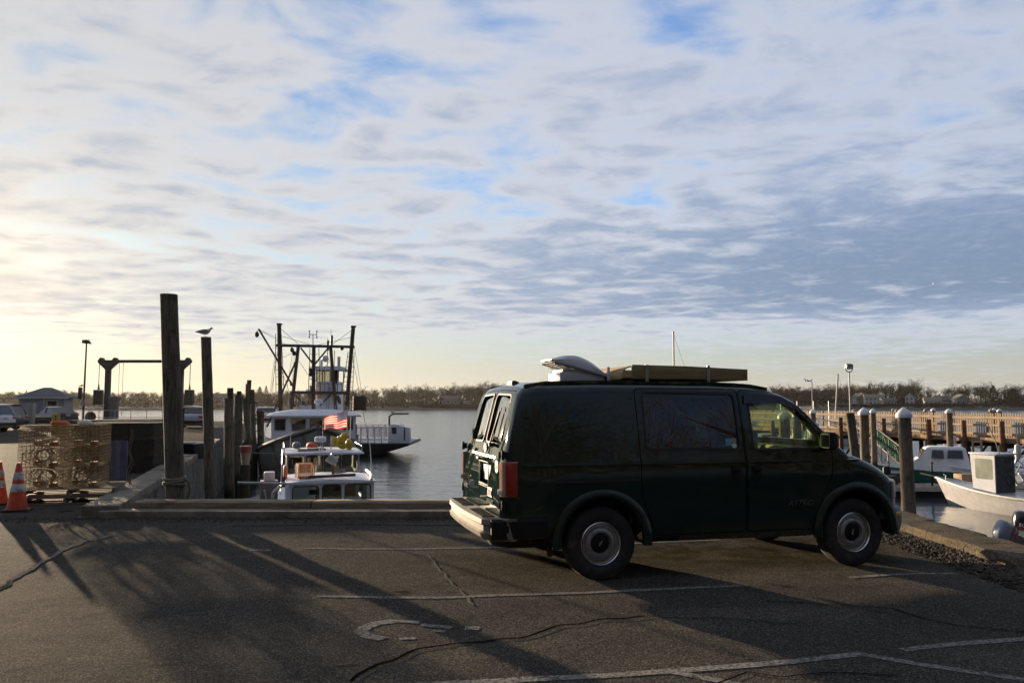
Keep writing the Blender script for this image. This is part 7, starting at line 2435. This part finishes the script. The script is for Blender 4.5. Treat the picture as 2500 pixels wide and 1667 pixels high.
# ------------------------------------------------------------ far shore
def shore_h(x, d):
    """height above water of the far land, d metres behind its shoreline"""
    base = interp(d, [(0, -0.6), (4, 0.9), (18, 1.8), (60, 3.2), (160, 6.0), (320, 9.0)])
    side = interp(x, [(-420, 0.9), (-200, 0.75), (-60, 0.8), (60, 0.9), (170, 1.0), (330, 1.1), (600, 1.0)])
    return base * side + 0.6 * mnoise.noise(Vector((x * 0.02, d * 0.02, 0))) * min(1, d / 30)
def shore_y(x):
    return 492 + 14 * mnoise.noise(Vector((x * 0.006, 0, 5))) + interp(x, [(-500, 120), (-250, 40), (-120, 0), (400, 0), (700, 60)])
g = MB()
XS = [-700 + 20 * i for i in range(76)]
DS = [0, 4, 10, 18, 35, 60, 100, 160, 240, 330]
for x in XS:
    for d in DS:
        g.v.append((x, shore_y(x) + d, WATER_Z + shore_h(x, d)))
nd_ = len(DS)
for i in range(len(XS) - 1):
    for j in range(nd_ - 1):
        a = i * nd_ + j
        g.f.append((a, a + nd_, a + nd_ + 1, a + 1))
SHORE = mat('winter_grass', (0.060, 0.052, 0.032), 0.95, var=0.4, scale=0.08, dirt=(0.05, 0.048, 0.03), dirt_amt=0.4, dirt_scale=0.03)
struct(g.build('far_shore', SHORE, smooth=60))

TWIG = mat('bare_twigs', (0.030, 0.023, 0.016), 0.95, var=0.4, scale=0.15, spec=0.0)
TWIG2 = mat('grey_twigs', (0.040, 0.033, 0.025), 0.95, var=0.35, scale=0.2, spec=0.0)
NEEDLE = mat('dark_needles', (0.022, 0.032, 0.016), 0.9, var=0.4, scale=0.5, spec=0.0)
BARK = mat('grey_bark', (0.09, 0.075, 0.06), 0.95, var=0.3, scale=1.0)


def bare_tree(m, x, y, z, h, w, n, rnd, tw=0.11, trunk=None, ls=1.0):
    """bare winter crown: a trunk, limbs and many thin twig slivers spread through an uneven volume"""
    tm = trunk or m
    lean = rnd.uniform(-0.04, 0.04) * h
    tm.tube([(x, y, z - 0.5), (x + lean * 0.5, y, z + h * 0.35), (x + lean, y, z + h * 0.85)], [h * 0.022, h * 0.016, h * 0.004], 5, cap=False)
    limbs = []
    for k in range(7):
        a, u = rnd.uniform(0, 6.28), rnd.uniform(0.16, 0.7)
        r_ = w * rnd.uniform(0.5, 0.95) * (1.15 - u * 0.5)
        p0 = Vector((x + lean * u, y, z + h * u))
        p1 = p0 + Vector((math.cos(a) * r_, math.sin(a) * r_, h * rnd.uniform(0.15, 0.32)))
        tm.tube([p0, p0.lerp(p1, 0.5) + Vector((0, 0, h * 0.03)), p1], [h * 0.009, h * 0.006, h * 0.002], 4, cap=False)
        limbs.append((p0, p1))
    for k in range(n):
        p0, p1 = rnd.choice(limbs)
        b = p0.lerp(p1, rnd.uniform(0.3, 1.15))
        b = b + Vector((rnd.gauss(0, w * 0.20), rnd.gauss(0, w * 0.20), rnd.gauss(0, h * 0.06)))
        d = Vector((b.x - x + rnd.gauss(0, w * 0.4), b.y - y + rnd.gauss(0, w * 0.4), h * rnd.uniform(0.1, 0.4))).normalized()
        L = h * rnd.uniform(0.06, 0.15) * ls
        s = d.cross(Vector((rnd.uniform(-1, 1), rnd.uniform(-1, 1), rnd.uniform(-1, 1)))).normalized() * tw * rnd.uniform(0.6, 1.3)
        i = len(m.v)
        m.v += [tuple(b - s), tuple(b + s), tuple(b + d * L)]
        m.f.append((i, i + 1, i + 2))


def needle_crown(m, x, y, z, h, w, n, rnd, base=0.08, power=0.9):
    for k in range(n):
        u = rnd.random() ** 0.8
        r_ = w * (1 - u) ** power * rnd.uniform(0.35, 1.0) * (0.8 + 0.3 * math.sin(u * 40))
        a = rnd.uniform(0, 6.28)
        b = Vector((x + r_ * math.cos(a), y + r_ * math.sin(a), z + h * (base + (1 - base) * u)))
        d = Vector((math.cos(a), math.sin(a), -0.25))
        L = w * rnd.uniform(0.18, 0.34) * (1.1 - u * 0.6)
        s = Vector((-math.sin(a), math.cos(a), rnd.uniform(-0.5, 0.5))) * L * 0.35
        i = len(m.v)
        m.v += [tuple(b - s), tuple(b + s), tuple(b + d * L)]
        m.f.append((i, i + 1, i + 2))


rnd = random.Random(11)
# height of the tree line along the shore (metres of tree)
def tree_h(x):
    return interp(x, [(-420, 9.0), (-300, 8.5), (-230, 8.0), (-150, 9.5), (-60, 12.0), (-20, 13.0), (60, 12.5), (110, 12.0), (165, 12.0), (195, 9.0), (235, 9.5), (260, 13.0), (330, 12.0), (420, 12.5), (600, 12)])
mw, mw2 = MB(), MB()
for k in range(1250):
    x = rnd.uniform(-480, 520)
    d = rnd.uniform(24, 190) if not (200 < x < 310 or -50 < x < -22 or -205 < x < -178) else rnd.uniform(84, 190)
    y = shore_y(x) + d
    h = tree_h(x) * rnd.uniform(0.70, 1.15) * (1.0 + 0.28 * mnoise.noise(Vector((x * 0.03, 4.0, 0))))
    if -25 < x < 95 and rnd.random() < 0.15:
        h *= 1.12
    bare_tree(mw if rnd.random() < 0.6 else mw2, x, y, WATER_Z + shore_h(x, d), h, h * rnd.uniform(0.30, 0.44), 230, rnd, 0.125)
# understorey scrub along the edge
for k in range(1500):
    x = rnd.uniform(-480, 520)
    d = rnd.uniform(10, 70) if not (200 < x < 310 or -50 < x < -22 or -205 < x < -178) else rnd.uniform(72, 95)
    y = shore_y(x) + d
    h = rnd.uniform(2.5, 8.0)
    z = WATER_Z + shore_h(x, d)
    for q in range(26):
        b = Vector((x + rnd.gauss(0, h * 0.5), y + rnd.gauss(0, h * 0.4), z + h * rnd.uniform(0, 0.8)))
        dd_ = Vector((rnd.gauss(0, 0.5), rnd.gauss(0, 0.3), 1)).normalized() * rnd.uniform(0.5, 1.4)
        s = Vector((rnd.uniform(0.2, 0.6), rnd.uniform(-0.2, 0.2), 0))
        i = len(mw.v)
        mw.v += [tuple(b - s), tuple(b + s), tuple(b + dd_)]
        mw.f.append((i, i + 1, i + 2))
for k in range(420):      # low brush on the bank below the houses
    x = rnd.choice((rnd.uniform(195, 315), rnd.uniform(-55, -20), rnd.uniform(-210, -175)))
    d = rnd.uniform(7, 24)
    b0 = Vector((x, shore_y(x) + d, WATER_Z + shore_h(x, d)))
    for q in range(26):
        b = b0 + Vector((rnd.gauss(0, 1.6), rnd.gauss(0, 1.0), rnd.uniform(0, 1.3)))
        s = Vector((rnd.uniform(0.2, 0.5), 0, 0))
        i = len(mw.v)
        mw.v += [tuple(b - s), tuple(b + s), tuple(b + Vector((rnd.gauss(0, 0.3), 0, rnd.uniform(0.4, 1.1))))]
        mw.f.append((i, i + 1, i + 2))
struct(mw.build('far_wood', TWIG, smooth=0, recalc=False), 'stuff')
struct(mw2.build('far_grey_wood', TWIG2, smooth=0, recalc=False), 'stuff')

# trees that stand out one by one
def shore_tree(name, label, px, d, h, w, kind, seed):
    X = (px - 1250) / 2020 * (shore_y((px - 1250) / 2020 * 520) + d)
    y = shore_y(X) + d
    z = WATER_Z + shore_h(X, d)
    r_ = random.Random(seed)
    t = thing(name, label, 'tree', (X, y, z))
    tr, cm = MB(), MB()
    if kind == 'bare':
        bare_tree(cm, 0, 0, 0, h, w, 420, r_, 0.13, tr)
    else:
        tr.tube([(0, 0, -0.5), (0, 0, h * 0.9)], [h * 0.02, 0.05], 6)
        if kind == 'tuft':
            needle_crown(cm, 0, 0, h * 0.25, h * 0.75, w, 500, r_, 0.0, 0.35)
        else:
            needle_crown(cm, 0, 0, 0, h, w, 900, r_)
    tr.build('trunk', BARK, t, smooth=60)
    cm.build('crown', TWIG2 if kind == 'bare' else NEEDLE, t, smooth=0, recalc=False)
for i, a in enumerate((
        ('pine_tree', 'dark pointed conifer above the gambrel roofed house across the water', 2124, 95, 13.5, 3.8, 'pine'),
        ('pine_tree', 'tall thin conifer with a tufted head between the far houses', 2172, 80, 16.0, 1.7, 'tuft'),
        ('pine_tree', 'broad dark conifer right of the tall thin one', 2196, 60, 12.5, 5.0, 'pine'),
        ('oak_tree', 'pale round-crowned bare tree left of the tall thin conifer', 2142, 110, 16.0, 6.0, 'bare'),
        ('oak_tree', 'round-headed bare tree above the sunlit white house', 2238, 90, 16.5, 6.5, 'bare'),
        ('oak_tree', 'large bare tree behind the floodlight pole', 2062, 70, 15.0, 7.0, 'bare'),
        ('pine_tree', 'dark bushy evergreen at the far right shore', 2470, 45, 10.5, 7.0, 'pine'),
        ('pine_tree', 'dark evergreen left of the bushy one at the far right shore', 2420, 60, 12.5, 6.5, 'pine'),
        ('pine_tree', 'dark pointed conifer left of the trawler masts', 648, 60, 13.5, 4.0, 'pine'),
        ('pine_tree', 'rounded dark tree between the far pilings and trawler', 632, 70, 13.0, 5.5, 'pine'),
        ('oak_tree', 'lone bare tree left above the hut roof', 46, 60, 12.0, 5.0, 'bare'),
        ('pine_tree', 'small pointed conifer at the far left skyline', 18, 70, 11.5, 2.8, 'pine'))):
    shore_tree(*a, seed=40 + i)

# houses across the water
def house(label, px, d, w, dp, h, rh, wall, roof, rz=0.0, floors=2, nwin=4, gable_front=False, chimney=None):
    X = (px - 1250) / 2020 * (shore_y((px - 1250) / 2020 * 520) + d)
    y = shore_y(X) + d
    t = thing('house', label, 'house', (X, y, WATER_Z + shore_h(X, d) - 0.3), rz)
    MB().box((0, 0, h / 2), (w, dp, h)).build('wall', wall, t)
    m = MB()
    e = 0.4
    if gable_front:
        m.prism([(-w / 2 - e, h - 0.1), (0, h + rh), (w / 2 + e, h - 0.1), (w / 2 + e, h + 0.15), (0, h + rh + 0.3), (-w / 2 - e, h + 0.15)][0:6], -dp / 2 - e, dp / 2 + e, XZ)
        MB().prism([(-w / 2, h), (w / 2, h), (0, h + rh)], -dp / 2, dp / 2, XZ).build('gable', wall, t)
    else:
        m.prism([(-dp / 2 - e, h - 0.1), (dp / 2 + e, h - 0.1), (0, h + rh)], -w / 2 - e, w / 2 + e, YZ)
    rf_ = m.build('roof', roof, t, smooth=0)
    if chimney:
        MB().box((chimney * w / 2, 0.5, h + rh), (1.0, 1.0, 2.2)).build('chimney', mat('brick_chimney', (0.30, 0.11, 0.07), 0.9), rf_)
    for f in range(floors):
        for k in range(nwin):
            x = -w / 2 + (k + 0.5) * w / nwin
            z = (f + 0.55) * h / floors
            fr_ = MB().box((x, -dp / 2 - 0.03, z), (w / nwin * 0.55, 0.06, h / floors * 0.58)).build('window', mat('house_trim', (0.45, 0.44, 0.42), 0.6), t)
            MB().box((x, -dp / 2 - 0.07, z), (w / nwin * 0.42, 0.03, h / floors * 0.46)).build('pane', DGLASS, fr_)
HW = mat('house_white', (0.42, 0.41, 0.39), 0.7, var=0.08)
HG = mat('house_grey', (0.20, 0.20, 0.20), 0.8, var=0.15)
HR = mat('house_roof', (0.10, 0.09, 0.085), 0.9, var=0.2)
HT = mat('house_tan_roof', (0.20, 0.17, 0.12), 0.9, var=0.15)
house('grey house with a steep gabled roof at the left of the far right cluster', 2098, 62, 9, 8, 4.2, 3.4, HG, HR, R(10), 2, 3, True)
house('long pale two storey house with porches across the water', 2132, 52, 12, 7, 5.0, 2.2, HW, HT, R(-14), 2, 5)
house('small shed roofed house below the broad conifer across the water', 2165, 40, 9, 6, 3.2, 1.8, HG, HR, R(6), 1, 4)
house('pinkish gabled house right of the broad conifer across the water', 2220, 58, 5.5, 7, 5.2, 2.6, HW, HR, R(-30), 2, 2, True)
house('low sunlit white boathouse with big windows across the water', 2273, 34, 9.5, 7, 3.0, 2.6, HW, HT, R(-18), 1, 4, False)
house('grey house with a brick chimney behind the sunlit boathouse', 2296, 62, 10, 7, 3.6, 2.4, HG, HR, R(8), 1, 3, False, -0.3)
house('dark grey barn shaped house right of the sunlit boathouse', 2342, 48, 8.5, 7, 3.8, 3.0, HG, HR, R(0), 1, 3, True)
house('pale house at the far right edge of the shore', 2492, 50, 8, 7, 4.4, 2.2, HG, HR, R(5), 2, 3)
house('grey house on the shore just left of the van', 1098, 70, 13, 8, 4.0, 2.8, HG, HR, R(-8), 1, 5)
house('small white cottage left of the van on the far shore', 1140, 58, 4.0, 4, 2.2, 1.2, HW, HR, 0, 1, 2)
house('long pale building on the shore behind the second piling', 535, 80, 22, 9, 6.0, 2.4, HG, HR, R(4), 3, 8)

# ------------------------------------------------------------ land and trees behind the camera
g = MB()
for i in range(31):
    for j in range(8):
        x, y = -150 + i * 10, -11 - j * 16
        g.v.append((x, y, 0.02 + max(0, j) * 1.1 + 0.7 * mnoise.noise(Vector((x * 0.05, y * 0.05, 2))) * min(1, j)))
for i in range(30):
    for j in range(7):
        a = i * 8 + j
        g.f.append((a, a + 1, a + 9, a + 8))
struct(g.build('wooded_slope', SHORE, smooth=60))
mb_ = MB()
rnd = random.Random(5)
for k in range(420):
    x, d = rnd.uniform(-90, 110), rnd.random() ** 1.6 * 75
    h = rnd.uniform(13, 20)
    near = d < 16
    bare_tree(mb_, x, -13 - d, 0.02 + d * 0.069, h, h * rnd.uniform(0.3, 0.42), 950 if near else 320, rnd, 0.022 if near else 0.09, None, 0.55 if near else 1.0)
    for q in range(320 if near else 110):
        b = Vector((x + rnd.gauss(0, 2.2), -13 - d + rnd.gauss(0, 2.0), d * 0.069 + rnd.uniform(0, 1) ** 1.4 * 13.0))
        s = Vector((rnd.uniform(-0.12, 0.12), rnd.uniform(-0.06, 0.06), rnd.uniform(-0.08, 0.08))) * (0.6 if near else 1.4)
        i = len(mb_.v)
        mb_.v += [tuple(b - s), tuple(b + s), tuple(b + Vector((rnd.gauss(0, 0.3), rnd.gauss(0, 0.3), rnd.uniform(0.1, 0.5))) * (0.8 if near else 2.0))]
        mb_.f.append((i, i + 1, i + 2))
struct(mb_.build('wood_behind_lot', mat('dark_twigs', (0.040, 0.030, 0.020), 0.95, var=0.4, scale=0.3), smooth=0, recalc=False), 'stuff')

# ------------------------------------------------------------ put every group's origin at its base
bpy.context.view_layer.update()
for ob in [o for o in scene.objects if o.type == 'EMPTY' and o.parent is None and o.location.length < 1e-6 and o.rotation_euler.z == 0]:
    pts = [ch.matrix_world @ Vector(c) for ch in ob.children if ch.type == 'MESH' for c in ch.bound_box]
    if not pts:
        continue
    base = Vector((sum(p.x for p in pts) / len(pts), sum(p.y for p in pts) / len(pts), min(p.z for p in pts)))
    ob.location = base
    for ch in ob.children:
        ch.location = ch.location - base

# ------------------------------------------------------------ evening haze over the river
hz = bpy.data.materials.new('river_haze')
hz.use_nodes = True
hz.node_tree.nodes.clear()
t = NT(hz.node_tree)
pv = t.n('ShaderNodeVolumePrincipled', {'Color': (0.86, 0.84, 0.80, 1), 'Density': 0.00004, 'Anisotropy': 0.45})
t.n('ShaderNodeOutputMaterial', {'Volume': pv.outputs[0]})
m = MB()
m.box((0, 710, 12.5), (3400, 1780, 41.0))
struct(m.build('haze', hz, smooth=0), 'stuff')
